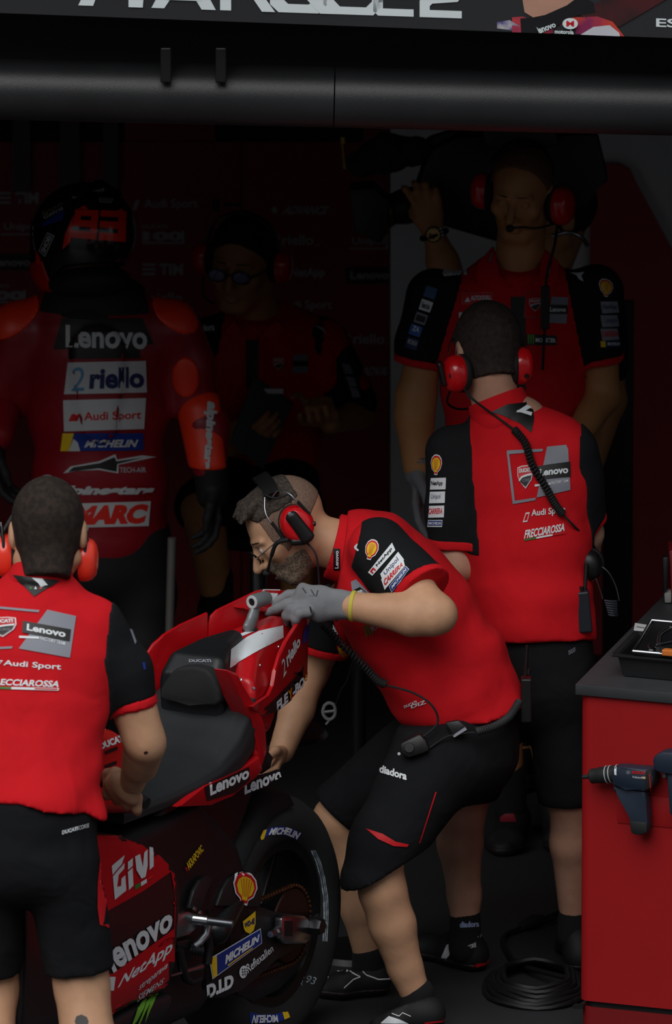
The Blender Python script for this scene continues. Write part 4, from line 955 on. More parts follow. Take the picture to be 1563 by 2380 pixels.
# ------------------------------------------------------------------ bent mechanic with glasses working at the tail
def cm():
    nk = P(795, 1270, .24); pel = P(1090, 1640, .2)
    ax = (pel - nk).normalized(); lat = Vector((-.15, -1, 0))       # his left is towards us
    hd = Head(P(668, 1226, .24), (-.77, -.20, -.64), (-.64, 0, .77), 1.04)
    shL = P(885, 1268, .06); elL = P(1012, 1428, -.10); wrL = P(815, 1408, -.05)
    shR = P(800, 1400, .44); elR = P(722, 1560, .50); wrR = P(655, 1745, .36)
    hipL = P(1040, 1730, .08); knL = P(880, 1990, .0); anL = P(970, 2318, .02)
    hipR = P(1010, 1720, .30); knR = P(785, 1905, .34); anR = P(858, 2232, .36)
    base = Vector((P(980, 2400, .1).x, .12, 0))
    body = U(.03, torso([(P(1080, 1650, .2), .115, .12), (P(980, 1500, .22), .12, .13), (P(900, 1370, .24), .15, .11), (P(850, 1300, .24), .085, .075)], lat), cone(P(840, 1290, .24), nk, .065, .058),
             chain([shL, P(955, 1355, -.03), elL], [.06, .052, .046]), chain([elL, P(960, 1430, -.09), wrL], [.047, .052, .036]), chain([shR, elR, P(690, 1650, .43), wrR], [.055, .046, .044, .034]),
             chain([hipL, knL, P(890, 2070, .0), P(913, 2150, .01), P(942, 2248, .02), anL], [.07, .061, .061, .060, .045, .039], .015), chain([hipR, knR, P(822, 2010, .35), P(838, 2110, .36), anR], [.07, .062, .056, .05, .036]), cone(elL, elL + V3(.012, 0, 0), .045, .036))
    handR = curl_hand(wrR, P(632, 1795, .3) - wrR, (-.6, -.4, 0), (-.4, 0, .9), [(.6, .7, .5)]*4, 1.0)
    p = sdf_obj('person', body, .008, SKIN, None, base, extra=[(hd.field(nk, .060), .004), (handR, .004)])
    tag(p, 'grey bearded mechanic with glasses bending over the motorcycle tail in profile', 'person')
    # hair: short sides, longer quiff in front
    hair = U(.012, I(off(hd.skull(), .005), hd.hs(0, .055, .07, (0, 1, -.4)), hd.hs(0, 0, .06, (0, .1, -1)), hd.hs(0, -.075, .09, (0, -1, -.2))), *[chain([hd.p(x, .012, .116 - abs(x)*.25), hd.p(x*1.05, .048, .116 - abs(x)*.3), hd.p(x*1.1, .082, .110 - abs(x)*.4)], [.010, .013, .005], .006) for x in (-.04, -.025, -.01, .005, .02, .034, .045)])
    sdf_obj('hair', waves(hair, .0012, 300, 5), .0035, M('swept_hair', '4a3f37', .8, col2='2c2520', cscale=150, bump=1., bscale=500), p)
    sdf_obj('shaved_sides', I(off(hd.skull(), .0022), hd.hs(0, .052, .03, (0, 1, .1)), hd.hs(0, -.04, -.01, (0, -.35, -1))), .004, M('shaved_hair', '8a6d5c', .8, col2='695345', cscale=350, bump=.3, bscale=900), p)
    jaw = U(.02, hd.skull(), hd.el(0, .058, -.098, (.036, .03, .026)), *[hd.cn((e*.056, -.008, -.06), (e*.022, .06, -.1), .022, .018) for e in (-1, 1)], hd.el(0, .088, -.07, (.026, .014, .018)))
    beard = sub(I(off(jaw, .003), hd.hs(0, .0, -.056, (0, -.25, 1)), hd.hs(0, .0, 0, (0, -1, -.1))), hd.el(0, .105, -.068, (.02, .014, .008)), k=.004)
    sdf_obj('beard', waves(beard, .002, 220, 3), .0035, M('grizzled_beard', '98836f', .9, col2='5f5147', cscale=220, bump=1., bscale=700), p)
    hd.eyes(p); hd.brows(p, HAIRB)
    # shirt
    tr = torso([(P(1092, 1655, .2), .165, .152), (P(1030, 1560, .21), .16, .16), (P(965, 1450, .22), .175, .16), (P(905, 1360, .235), .2, .142), (P(862, 1292, .24), .17, .105), (P(825, 1270, .24), .10, .088)], lat, .05)
    slL = chain([P(880, 1275, .07), P(935, 1335, .0), P(990, 1365, -.05)], [.078, .074, .066], .03)
    slR = chain([shR, P(748, 1500, .47), P(740, 1520, .47)], [.07, .064, .06], .03)
    cf = P(990, 1368, -.05); cfn = (P(1012, 1428, -.10) - P(905, 1285, .06)).normalized()
    cR = P(745, 1515, .47); cRn = Vector((-.25, 0, -1)).normalized()
    whole = U(.03, tr, I(slL, half(cf, cfn)), I(slR, half(cR, cRn)))
    hemn = Vector((.22, 0, -.975))
    hem = half(P(1060, 1664, .2), hemn); top_ = half(P(797, 1274, .24), (-1, 0, .15))
    back = half(P(1212, 1600, .2), Vector((1, 0, -.35)))
    shirt = sdf_obj('shirt', waves(I(whole, hem, top_), .007, 40, 11, zone_below(P(940, 1400, .2), ax, .2)), .0065, RED, p)
    aL = P(905, 1285, .06)
    reg = F(lambda q: chain([P(868, 1262, -.01), P(930, 1330, -.04), P(1010, 1400, -.09)], [.115, .108, .09], .02)(q), tr.lo, tr.hi)
    fr = lambda q: q[:, 1] - .20
    sv = sdf_obj('sleeve', I(off(U(.03, tr, I(slL, half(cf - cfn*.02, cfn))), .003), reg, fr, half(P(826, 1270, .1), Vector((-1, 0, .25)))), .005, BLK, shirt)
    sdf_obj('cuff', I(off(slL, .004), half(cf + cfn*.002, cfn), half(cf - cfn*.021, -cfn)), .005, RED, shirt)
    sdf_obj('sleeve', I(off(slR, .003), half(cR - cRn*.018, cRn), half(P(780, 1440, .45), Vector((1, 0, .3)))), .006, BLK, shirt)
    sdf_obj('cuff', I(off(slR, .004), half(cR + cRn*.002, cRn), half(cR - cRn*.019, -cRn)), .005, RED, shirt)
    # tall collar around the neck
    c0, c1 = P(815, 1280, .24), P(772, 1268, .24); cx = (c1 - c0).normalized()
    lat2 = Vector((0, -1, 0))
    col = I(sub(ecap(c0, c1, lat2, (.088, .088), (.083, .085)), ecap(c0 - cx*.1, c1 + cx*.1, lat2, (.068, .064), (.068, .064)), k=.003), half(c1, cx), half(c0 - cx*.03, -cx))
    collar = sdf_obj('collar', col, .0045, RED, shirt)
    decal(collar, collar, [(776, 1325), (776, 1275), (791, 1275), (791, 1325)], [R(0, 0, 1, 1, BLKP), T('Lenovo', .1, .22, .9, .78, WHITE, .03)], 'print', .002, 8)
    # prints on sleeve
    def d(q, it, nm='print', l=.003, t=None): decal(shirt, t or [sv, shirt], q, it, nm, l, 9)
    shell([(858, 1253), (884, 1262), (874, 1303), (846, 1294)], shirt, [sv, shirt])
    d([(858, 1330), (912, 1263), (920, 1280), (868, 1338)], [R(0, 0, 1, 1, WHITE), T('NetApp', .28, .25, .92, .75, BLKP, .03), G([(.06, .2), (.2, .2), (.2, .85), (.16, .85), (.16, .45), (.1, .45), (.1, .85), (.06, .85)], REDP)])
    d([(886, 1334), (926, 1284), (940, 1302), (892, 1350)], [R(0, 0, 1, 1, WHITE), T('Unipol', .15, .2, .85, .8, NAVYP, .01)])
    d([(888, 1346), (938, 1300), (942, 1316), (896, 1370)], [R(0, 0, 1, 1, WHITE), T('CARRERA', .06, .2, .94, .75, REDP, .04, .05)])
    d([(906, 1362), (944, 1316), (952, 1324), (912, 1376)], [R(0, 0, 1, 1, WHITE), R(.02, .08, .98, .92, BLUEP), T('MICHELIN', .1, .3, .92, .7, WHITE, .04, .05)])
    d([(824, 1266), (834, 1263), (837, 1280), (828, 1284)], [G([(0, .3), (.7, 0), (1, .1), (.55, .5), (1, .9), (.7, 1), (.1, .6)], WHITE)])
    # prints on chest
    d([(818, 1352), (830, 1346), (862, 1378), (822, 1384)], [R(0, 0, 1, 1, GREYP)], t=[shirt])
    d([(824, 1372), (840, 1364), (860, 1382), (846, 1392)], [R(0, 0, 1, 1, BLKP), T('ovo', .2, .2, .9, .75, WHITE, .03)], l=.0045, t=[shirt])
    for i in range(3): d([(845 + i*6, 1454 - i*3), (850 + i*6, 1452 - i*3), (858 + i*6, 1476 - i*3), (855 + i*6, 1480 - i*3)], [R(0, 0, 1, 1, M('dim_lime', '6a6a2a', .6))], t=[shirt])
    d([(862, 1454), (880, 1448), (884, 1458), (866, 1468)], [T('MON', 0, 0, 1, 1, GREYP, .02)], t=[shirt])
    d([(744, 1452), (772, 1444), (786, 1472), (762, 1480)], [R(0, 0, 1, 1, WHITE), T('ALN', .2, .3, .8, .8, BLKP, .04)], t=[shirt])
    shell([(780, 1492), (806, 1500), (808, 1538), (784, 1520)], shirt, [shirt])
    d([(940, 1638), (988, 1616), (992, 1634), (944, 1650)], [T('DUCATI', 0, .1, .6, .6, WHITE, .04), T('DIZ', .3, .5, 1, 1, WHITE, .03)], t=[shirt])
    strip('placket', [P(x, y, .2) + V3(0, 0, 0) for x, y in ((756, 1360), (768, 1400), (790, 1440))], (0, -1, .3), .012, .004, BLK, shirt)
    # black side panel of the shirt
    # belt line and shorts
    sho = U(.045, torso([(P(1084, 1640, .2), .148, .138), (P(1062, 1730, .2), .185, .162)], lat),
            ecap(P(1020, 1760, .09), P(905, 1960, .02), (0, -1, 0), (.115, .12), (.098, .094)), ecap(P(905, 1960, .02), P(868, 2040, .0), (0, -1, 0), (.098, .094), (.095, .088)), ecap(P(985, 1745, .30), P(800, 1880, .34), (0, -1, 0), (.1, .11), (.09, .088)))
    cutA = half(P(872, 2032, .0), Vector((.42, 0, -.9)))
    def cut2(q):   # the far leg ends higher: its own hem
        far = q[:, 1] > .19; d2 = half(P(782, 1895, .34), Vector((-.72, 0, -.70)))(q)
        return np.where(far, d2, -1.)
    shorts = sdf_obj('shorts', waves(I(sho, cutA, cut2, half(P(1060, 1646, .2), -hemn)), .006, 20, 21), .007, SHORT, p)
    def e(q, it, nm='print', l=.003): decal(shorts, [shorts], q, it, nm, l, 9)
    e([(886, 1778), (948, 1796), (946, 1814), (884, 1796)], [T('diadora', 0, 0, 1, 1, WHITE, .04)])
    pxd(shorts, shorts, [(1012, 1840), (1015, 1841), (976, 1958), (973, 1960)], REDP, .003, 'pocket_seam', 10)
    pxd(shorts, shorts, [(852, 1926), (890, 1938), (920, 1956), (950, 1962), (946, 1968), (915, 1966), (880, 1950)], REDP, .003, 'pocket_edge', 10)
    # socks and shoes
    for an, toe, heel, nm in ((anL, P(862, 2396, -.02), P(1030, 2398, .0), 'near'), (anR, P(738, 2300, .33), P(905, 2312, .36), 'far')):
        heel.z = 0; toe.z = 0
        so = shoe(p, an - BZ*.03, heel, toe, M('black_shoe_knit', '131417', .7, var=.1, bump=.2, bscale=400), M('black_red_sole', '1c1113', .6), up=.08)
        sdf_obj('sock', cone(an - BZ*.05, an + BZ*.012, .046, .044), .005, M('black_sock', '0f1013', .95), p)
        BV.pop(so.name, None)
        if nm == 'far':
            for pl_ in ([(800, 2248), (820, 2262), (838, 2270), (822, 2276), (800, 2296)], [(830, 2246), (852, 2266), (880, 2276), (920, 2274)], [(785, 2258), (800, 2248)], [(740, 2268), (765, 2272)]):
                for a_, b_ in zip(pl_, pl_[1:]): pxd(so, so, [(a_[0], a_[1] - 1.3), (b_[0], b_[1] - 1.3), (b_[0], b_[1] + 1.6), (a_[0], a_[1] + 1.6)], WHITE, .002, 'trim', 8)
        else:
            pxd(so, so, [(886, 2378), (905, 2362), (930, 2370), (950, 2379), (890, 2379)], WHITE, .002, 'trim', 8)
            for a_, b_ in (((912, 2356), (928, 2362)), ((928, 2362), (936, 2354)), ((936, 2354), (955, 2362))): pxd(so, so, [(a_[0], a_[1] - 1), (b_[0], b_[1] - 1), (b_[0], b_[1] + 1), (a_[0], a_[1] + 1)], WHITE, .002, 'trim', 8)
            pxd(so, so, [(985, 2376), (1040, 2370), (1042, 2374), (990, 2379)], REDP, .002, 'trim', 8)
    decal(p, [o for o in p.children if o.name.startswith('sock')], [(990, 2353), (1010, 2352), (1010, 2362), (990, 2362)], [T('di', 0, 0, 1, 1, M('pale_blue_print', '9fb0d8', .6), .05)], 'print', .002, 8)
    # glove on the near hand, fingers resting on the tail
    y0 = .05
    GL = M('grey_work_glove', '7e8084', .85, var=.08, scale=30, bump=.4, bscale=500); 
    g = U(.012, ecap(wrL + V3(.0, 0, 0), P(745, 1403, -0.045), (0, 0, 0.900), (.038, .03), (.045, .028)), ecap(P(745, 1403, -0.045), P(700, 1395, -0.040), (0, 0, 0.900), (.045, .028), (.046, .022)))
    def fg(pts, rs): return chain([P(*q) for q in pts], rs, .006)
    g = U(.009, g, fg([(706, 1376, 0.000), (672, 1384, 0.015), (645, 1398, 0.020), (620, 1412, 0.018)], [.014, .0135, .012, .0095]), fg([(704, 1392, -0.040), (668, 1404, -0.035), (645, 1415, -0.030), (622, 1424, -0.025)], [.0155, .0145, .013, .0105]),
          fg([(704, 1410, -0.065), (676, 1414, -0.070), (667, 1432, -0.065), (664, 1448, -0.055)], [.0145, .014, .0125, .0105]), fg([(716, 1424, -0.080), (694, 1424, -0.088), (688, 1438, -0.085), (686, 1452, -0.075)], [.0135, .0125, .0115, .0095]), fg([(752, 1385, -0.010), (722, 1374, 0.020), (695, 1378, 0.030)], [.018, .014, .011]))
    go = sdf_obj('glove', waves(g, .0018, 90, 8), .0038, GL, p)
    wv = (wrL - elL).normalized()
    lathe('glove_cuff', wrL - wv*.008, wv, [(.036, -.006), (.0395, -.004), (.0405, 0), (.0395, .005), (.036, .006)], M('yellow_knit', 'cfc24a', .8, bump=.5, bscale=300), go, 28)
    for q in ([(702, 1366), (710, 1378)], [(722, 1370), (730, 1384)], [(738, 1372), (734, 1386)], [(716, 1384), (730, 1386)], [(719, 1410), (722, 1424)]):
        (x0, y0_), (x1, y1) = q; pxd(go, go, [(x0, y0_), (x0 + 3, y0_), (x1 + 3, y1), (x1, y1)], BLKP, .0015, 'print', 8)
    # ---- headset
    hs = empty('headset', hd.c, 'red headset with silver wire arms and microphone on the bearded mechanic', 'headset', 'red headsets')
    cL = P(690, 1218, .135); out = (hd.L*1.0 + V3(0, -.1, .05)).normalized(); upv = (P(668, 1170, .14) - P(712, 1262, .14))
    cup = ear_cup(hs, cL, out, upv, RPLA, .043, 1.18); cR_ = hd.p(-.095, -.005, -.004); ear_cup(hs, cR_, -hd.L, hd.U, RPLA, .04, 1.2)
    f_ = cL + out*.034
    sdf_obj('battery_box', U(.004, ecap(P(678, 1200, .095), P(716, 1250, .095), (1, 0, .4), (.017, .012), (.019, .012))), .003, BPLA, cup)
    sdf_obj('lower_grip', ecap(P(684, 1258, .11), P(706, 1256, .11), (0, 0, 1), (.012, .014), (.012, .014)), .003, BPLA, cup)
    lathe('badge', P(674, 1195, .088), out, [(0, .003), (.0055, .002), (.006, -.003)], STEEL, cup, 12)
    knob(cup, P(725, 1218, .12), (1, -.3, .2), .007, BPLA, .01)
    top = hd.p(0, .012, .134)
    pad_ = [hd.p(.05, .03, .118), hd.p(.03, .03, .13), hd.p(0, .028, .136), hd.p(-.03, .03, .13)]
    strip('headband_pad', [P(632, 1150, .16), P(625, 1130, .19), P(612, 1114, .24), P(604, 1108, .29)], lambda q: q - hd.c, .020, .006, BPLA, hs)
    for pts in (([(632, 1158, .15), (648, 1140, .145), (676, 1150, .12), (700, 1180, .115), (718, 1196, .12)]), ([(616, 1156, .15), (617, 1190, .13), (632, 1218, .12), (650, 1240, .12)])):
        tube('wire_arm', spl([P(*q) for q in pts], 5), .0022, STEEL, hs)
    tube('arm_sleeve', [P(692, 1166, .112), P(720, 1196, .118)], .0045, BPLA, hs); tube('arm_sleeve', [P(632, 1214, .12), P(662, 1256, .118)], .0045, BPLA, hs)
    tube('cable', spl([P(616, 1150, .14), P(640, 1158, .12), P(672, 1150, .11), (P(676, 1170, .105))], 6), .0028, BRUB, hs)
    tube('microphone_boom', spl([P(672, 1254, .11), P(644, 1262, .12), P(632, 1290, .14), P(626, 1312, .16), P(622, 1328, .18)], 5), [.006]*6 + [.0055]*5 + [.0035]*10, BRUB, hs)
    sdf_obj('microphone', ell(P(620, 1332, .185), (.0115, .010, .009)), .003, BRUB, hs)
    # glasses
    gl = empty('eyeglasses', hd.p(0, .1, 0), 'thin framed eyeglasses on the bearded mechanic', 'glasses', 'eyeglasses')
    for e_ in (-1, 1):
        cc = hd.p(e_*.033, .112, -.004); ring = [cc + hd.L*.023*math.cos(a) + hd.U*.016*math.sin(a) - hd.F*.006*abs(math.cos(a)) for a in [2*math.pi*k/20 for k in range(20)]]
        tube('rim', ring, .0014, BPLA, gl, 6, close=True)
        bm = bmesh.new(); bm.faces.new([bm.verts.new(q) for q in ring]); bmesh.ops.solidify(bm, geom=bm.faces[:], thickness=.001)
        from_bm('lens', bm, M('clear_lens', 'e8eef2', .05, trans=1., spec=.5), gl)
        tube('temple', [hd.p(e_*.055, .108, .0), hd.p(e_*.078, .06, .004), hd.p(e_*.082, .0, .008)], .0016, STEEL, gl, 6)
    tube('bridge', [hd.p(-.011, .114, .002), hd.p(0, .118, .005), hd.p(.011, .114, .002)], .0014, BPLA, gl, 6)
    # ---- coiled lead from headset to the belt
    co = empty('coiled_cable', P(900, 1600, .02), 'black coiled headset cord hanging across the bent mechanic', 'cord')
    tube('lead', spl([P(712, 1260, .11), P(735, 1290, .08), P(742, 1350, .09), P(748, 1440, .10), P(752, 1455, .10)], 5), .0028, BRUB, co)
    tube('coil', coil([P(752, 1452, .08), P(790, 1492, .06), P(840, 1540, .03), P(876, 1580, .02), P(896, 1590, .02)], .0085, 30, .0035), .0034, BRUB, co, 6)
    tube('lead', spl([P(896, 1592, .02), P(960, 1610, .0), P(1005, 1640, -.01), P(1018, 1680, -.01), P(985, 1712, -.02)], 6), .003, BRUB, co)
    ppt = empty('talk_switch', P(960, 1735, -.03), 'black push to talk box clipped at the bent mechanic\'s waist', 'radio')
    n_ = Vector((-.1, -1, .2)); pp = [PP(x, y, P(960, 1735, -.03), n_) for x, y in [(930, 1728), (976, 1706), (990, 1720), (1000, 1744), (984, 1752), (950, 1762), (932, 1752)]]
    sw_ = prism('case', pp, Vector((0, .03, 0)), BPLA, ppt, .006)
    lathe('button', P(952, 1738, -.031), (-.1, -1, .2), [(0, .004), (.012, .003), (.014, -.002)], M('dark_grey_button', '2a2a2c', .6), ppt, 16)
    lathe('stud', P(928, 1752, -.03), (0, -1, .2), [(0, .003), (.004, .002), (.004, -.004)], M('pale_ring', 'c3c8ca', .4), ppt, 8)
    bc = P(1060, 1690, -.01); prism('belt_clip', [PP(x, y, bc, n_) for x, y in [(1036, 1680), (1066, 1674), (1086, 1692), (1056, 1714)]], V3(0, .012, 0), BPLA, ppt, .003)
    prism('clip_trim', [PP(x, y, bc + V3(0, -.002, 0), n_) for x, y in [(1052, 1710), (1082, 1690), (1086, 1696), (1057, 1714)]], V3(0, .004, 0), GREYP, ppt)
    tube('lead', spl([P(1000, 1738, -.02), P(1040, 1712, -.015), P(1085, 1704, -.01), P(1105, 1703, -.01)], 5), .0026, BRUB, ppt)
    tube('coil', coil([P(1108, 1700, -.01), P(1150, 1688, .0), P(1185, 1665, .03), P(1208, 1630, .06)], .0085, 26, .003), .0032, M('grey_rubber', '2e3032', .6), ppt, 6)
    rad = empty('walkie_talkie', P(1230, 1640, .16), 'black walkie talkie with antenna clipped behind the bent mechanic\'s hip', 'radio')
    c = P(1224, 1625, .15); box('case', c, (.014, .022, .058), BPLA, rad, bev=.004)
    tube('antenna', [P(1222, 1570, .15), P(1226, 1500, .15)], [.006, .004], BPLA, rad); lathe('knob', P(1229, 1566, .15), BZ, [(0, .012), (.005, .012), (.006, 0), (0, 0)], BPLA, rad, 10)
cm()
# ------------------------------------------------------------------ second mechanic standing behind, back to us
def bp():
    nk = P(1150, 925, .66); pel = P(1235, 1500, .60); lat = Vector((-1, .22, 0))
    hd = Head(P(1132, 815, .70), (-.35, .86, -.36), (-.08, .34, .93), 1.0)
    shL = P(1050, 1050, .66); elL = P(1062, 1310, .62); wrL = P(1110, 1390, .82)
    shR = P(1330, 1050, .60); elR = P(1362, 1240, .66); wrR = P(1362, 1330, .8)
    hipL = P(1150, 1600, .60); knL = P(1072, 1900, .58); anL = P(1082, 2150, .60); hipR = P(1300, 1590, .58); knR = P(1330, 1860, .56); anR = P(1335, 2120, .62)
    base = Vector((P(1200, 2260, .6).x, .6, 0))
    body = U(.03, torso([(pel, .15, .11), (P(1230, 1300, .62), .14, .1), (P(1215, 1100, .64), .165, .11), (P(1180, 990, .65), .11, .08)], lat), cone(P(1180, 990, .65), nk, .062, .057),
             chain([shL, elL, wrL], [.052, .048, .034]), chain([shR, elR, wrR], [.05, .045, .033]), chain([hipL, knL, P(1070, 1960, .59), P(1080, 2080, .6), anL], [.08, .06, .058, .043, .038]), chain([hipR, knR, P(1330, 1960, .58), anR], [.08, .06, .056, .04]))
    hL = curl_hand(wrL, (.3, .8, -.2), (1, 0, 0), (0, 0, 1), [(.5, .6, .4)]*4); hR = curl_hand(wrR, (0, .4, -.9), (-1, 0, 0), (0, 1, 0), [(.6, .8, .4)]*4)
    p = sdf_obj('person', body, .009, SKINP, None, base, extra=[(hd.field(nk, .058), .0045), (hL, .005), (hR, .005)])
    tag(p, 'mechanic with a coiled cord across his back standing turned away by the workbench', 'person')
    sdf_obj('hair', waves(I(off(U(.03, hd.skull(), cone(hd.p(0, -.03, -.03), hd.p(0, -.045, -.10), .058, .05)), .008), hd.hs(0, .05, .05, (0, 1, -.5)), hd.hs(0, -.06, -.078, (0, -.1, -1.))), .0015, 200, 6), .0045, HAIRB, p)
    tr = torso([(P(1235, 1490, .60), .165, .135), (P(1232, 1400, .6), .16, .13), (P(1225, 1250, .62), .162, .125), (P(1218, 1120, .64), .18, .125), (P(1205, 1040, .645), .155, .1), (P(1175, 985, .655), .095, .085)], lat)
    slL = chain([shL, P(1052, 1190, .64), P(1050, 1262, .63)], [.066, .064, .058], .03); slR = chain([shR, P(1358, 1215, .65)], [.066, .058])
    cl, cln = P(1050, 1270, .63), (P(1050, 1262, .63) - P(1052, 1160, .64)).normalized(); cr, crn = P(1358, 1215, .65), (elR - shR).normalized()
    hem = half(P(1240, 1480, .6), Vector((.0, -.15, -1)))
    whole = U(.035, tr, I(slL, half(cl, cln)), I(slR, half(cr, crn)))
    shirt = sdf_obj('shirt', waves(I(whole, hem), .007, 40, 14, zone_below(P(1220, 1250, .6), (0, 0, -1), .2)), .0065, RED, p)
    sv = sdf_obj('sleeve', I(off(U(.035, tr, I(slL, half(cl - cln*.018, cln))), .003), half(P(1102, 1060, .62), Vector((1, -.1, .10))), half(P(1050, 1275, .63), (0, 0, -1))), .006, BLK, shirt)
    sdf_obj('cuff', I(off(U(.035, tr, slL), .005), half(cl + cln*.004, cln), half(cl - cln*.022, -cln), half(P(1100, 1260, .62), (1, 0, 0))), .005, RED, shirt)
    sdf_obj('sleeve', I(off(U(.035, tr, I(slR, half(cr - crn*.018, crn))), .003), half(P(1345, 1060, .6), Vector((-1, 0, .05))), chain([P(1345, 1040, .6), P(1365, 1220, .65)], [.075, .08])), .006, BLK, shirt)
    sdf_obj('cuff', I(off(slR, .004), half(cr + crn*.001, crn), half(cr - crn*.019, -crn)), .005, RED, shirt)
    c0, c1 = P(1172, 975, .65), P(1152, 922, .665); cx = (c1 - c0).normalized()
    sdf_obj('collar', I(sub(cone(c0, c1, .085, .076), cone(c0 - cx*.1, c1 + cx*.1, .064, .063), k=.003), half(c1, cx), half(c0 - cx*.02, -cx)), .0045, RED, shirt)
    def d(q, it, nm='print', l=.003, t=None): decal(shirt, t or [shirt, sv], q, it, nm, l, 10)
    pxd(shirt, [shirt] + [o for o in shirt.children if o.name.startswith('collar')], [(1143, 958), (1180, 940), (1228, 935), (1240, 955), (1242, 975), (1236, 1006), (1210, 985), (1170, 966)], BLKP, .003, 'neck_patch')
    d([(1180, 950), (1238, 945), (1238, 975), (1180, 975)], [G([(0, .4), (.45, .25), (.75, -.1), (.95, .1), (.72, .35), (1, .55), (.95, .8), (.5, .45)], WHITE)], l=.005)
    d([(1180, 1047), (1262, 1043), (1262, 1049), (1181, 1056)], [R(0, 0, 1, 1, GREYP)]); d([(1179, 1050), (1184, 1050), (1199, 1170), (1193, 1171)], [R(0, 0, 1, 1, GREYP)]); d([(1194, 1164), (1246, 1156), (1245, 1162), (1195, 1171)], [R(0, 0, 1, 1, GREYP)])
    d([(1272, 1038), (1321, 1034), (1326, 1146), (1248, 1156)], [G([(0, 0), (.92, 0), (1, .1), (1, .93), (0, 1)], GREYP)])
    d([(1250, 1084), (1326, 1072), (1326, 1108), (1246, 1116)], [R(0, 0, 1, 1, BLKP), T('Lenovo', .08, .25, .93, .75, WHITE, .035)], l=.0045)
    d([(1244, 1126), (1280, 1122), (1280, 1126), (1244, 1131)], [R(0, 0, 1, 1, WHITE)], l=.0045)
    d([(1282, 1119), (1320, 1114), (1320, 1120), (1282, 1126)], [T('FACTORY TEAM', 0, 0, 1, 1, WHITE, .01)], l=.0045)
    shield(shirt, [shirt], [(1203, 1084), (1239, 1080), (1240, 1134), (1206, 1138)])
    d([(1218, 1192), (1232, 1190), (1232, 1212), (1216, 1214)], [G([(.35, 0), (1, 0), (.65, 1), (0, 1)], WHITE), G([(.42, .15), (.85, .15), (.6, .85), (.15, .85)], RED)])
    d([(1236, 1184), (1314, 1176), (1314, 1196), (1236, 1204)], [T('Audi Sport', 0, 0, 1, 1, WHITE, .02)])
    d([(1222, 1232), (1313, 1216), (1313, 1234), (1220, 1252)], [T('FRECCIAROSSA', 0, 0, 1, 1, WHITE, .03, .02)])
    d([(1220, 1253), (1313, 1236), (1312, 1240), (1219, 1257)], [R(0, 0, .3, 1, GRNP), R(.3, 0, .7, 1, WHITE), R(.7, 0, 1, 1, REDP)])
    shell([(1006, 1057), (1029, 1060), (1026, 1102), (1004, 1100)], shirt, [sv, shirt])
    for y, it in ((1110, [T('NetApp', .05, .25, .8, .75, BLKP, .03)]), (1142, [T('Unipol', .1, .2, .7, .75, NAVYP, .0)]), (1175, [T('CARRERA', .0, .2, .9, .7, REDP, .03)])):
        x = 1004 - (y - 1110)*.06; d([(x, y + 1), (x + 34, y), (x + 33, y + 27), (x - 2, y + 28)], [R(0, 0, 1, 1, WHITE)] + it, t=[sv])
    d([(998, 1208), (1030, 1208), (1029, 1224), (996, 1224)], [R(0, 0, 1, 1, WHITE), R(.04, .1, .96, .8, BLUEP), T('MICHELIN', .08, .25, .92, .65, WHITE, .03)], t=[sv])
    # shorts, legs, shoe
    sho = U(.04, torso([(P(1237, 1465, .6), .155, .125), (P(1235, 1590, .6), .172, .135)], lat), ecap(P(1160, 1620, .6), P(1085, 1850, .58), lat, (.088, .1), (.08, .085)), ecap(P(1300, 1610, .58), P(1328, 1850, .56), lat, (.088, .1), (.082, .085)))
    shorts = sdf_obj('shorts', waves(I(sho, half(P(1200, 1858, .58), (0, 0, -1))), .005, 18, 12), .0075, SHORT, p)
    decal(shorts, shorts, [(1321, 1512), (1336, 1504), (1337, 1514), (1322, 1522)], [T('DUCATI', 0, 0, 1, 1, GREYP, .02)], 'print', .003, 8)
    SK = M('black_shoe_knit', '131417'); SL = M('black_red_sole', '1c1113')
    for an, h, t in ((anL, P(1122, 2262, .58), P(1010, 2250, .72)), (anR, P(1350, 2240, .56), P(1340, 2200, .8))):
        h.z = t.z = 0; t = h + (t - h).normalized()*.28
        so = shoe(p, an - BZ*.035, h, t, SK, SL); sdf_obj('sock', cone(an - BZ*.06, an + BZ*.03, .044, .040), .005, MATS['black_sock'], p)
        if an is anL:
            pxd(so, so, [(1024, 2232), (1040, 2196), (1052, 2190), (1046, 2220), (1028, 2240)], WHITE, .002, 'trim', 8)
            decal(so, so, [(1068, 2204), (1106, 2190), (1107, 2200), (1069, 2214)], [T('DUCATICORSE', 0, 0, 1, 1, WHITE, .02)], 'trim', .002, 8)
            decal(so, so, [(1104, 2172), (1126, 2170), (1126, 2178), (1104, 2180)], [T('1976', 0, 0, 1, 1, GREYP, .02)], 'trim', .002, 8)
            pxd(so, so, [(1072, 2258), (1110, 2238), (1146, 2234), (1150, 2246), (1110, 2252)], REDP, .004, 'trim', 8)
    sk = [o for o in p.children if o.name.startswith('sock')]
    decal(p, sk, [(1070, 2142), (1113, 2140), (1113, 2154), (1070, 2156)], [T('diadora', 0, 0, 1, 1, M('pale_blue_print', '9fb0d8', .6), .04)], 'print', .002, 8)
    # headset
    hs = empty('headset', hd.c, 'glossy red headset on the mechanic with the coiled cord across his back', 'headset', 'red headsets')
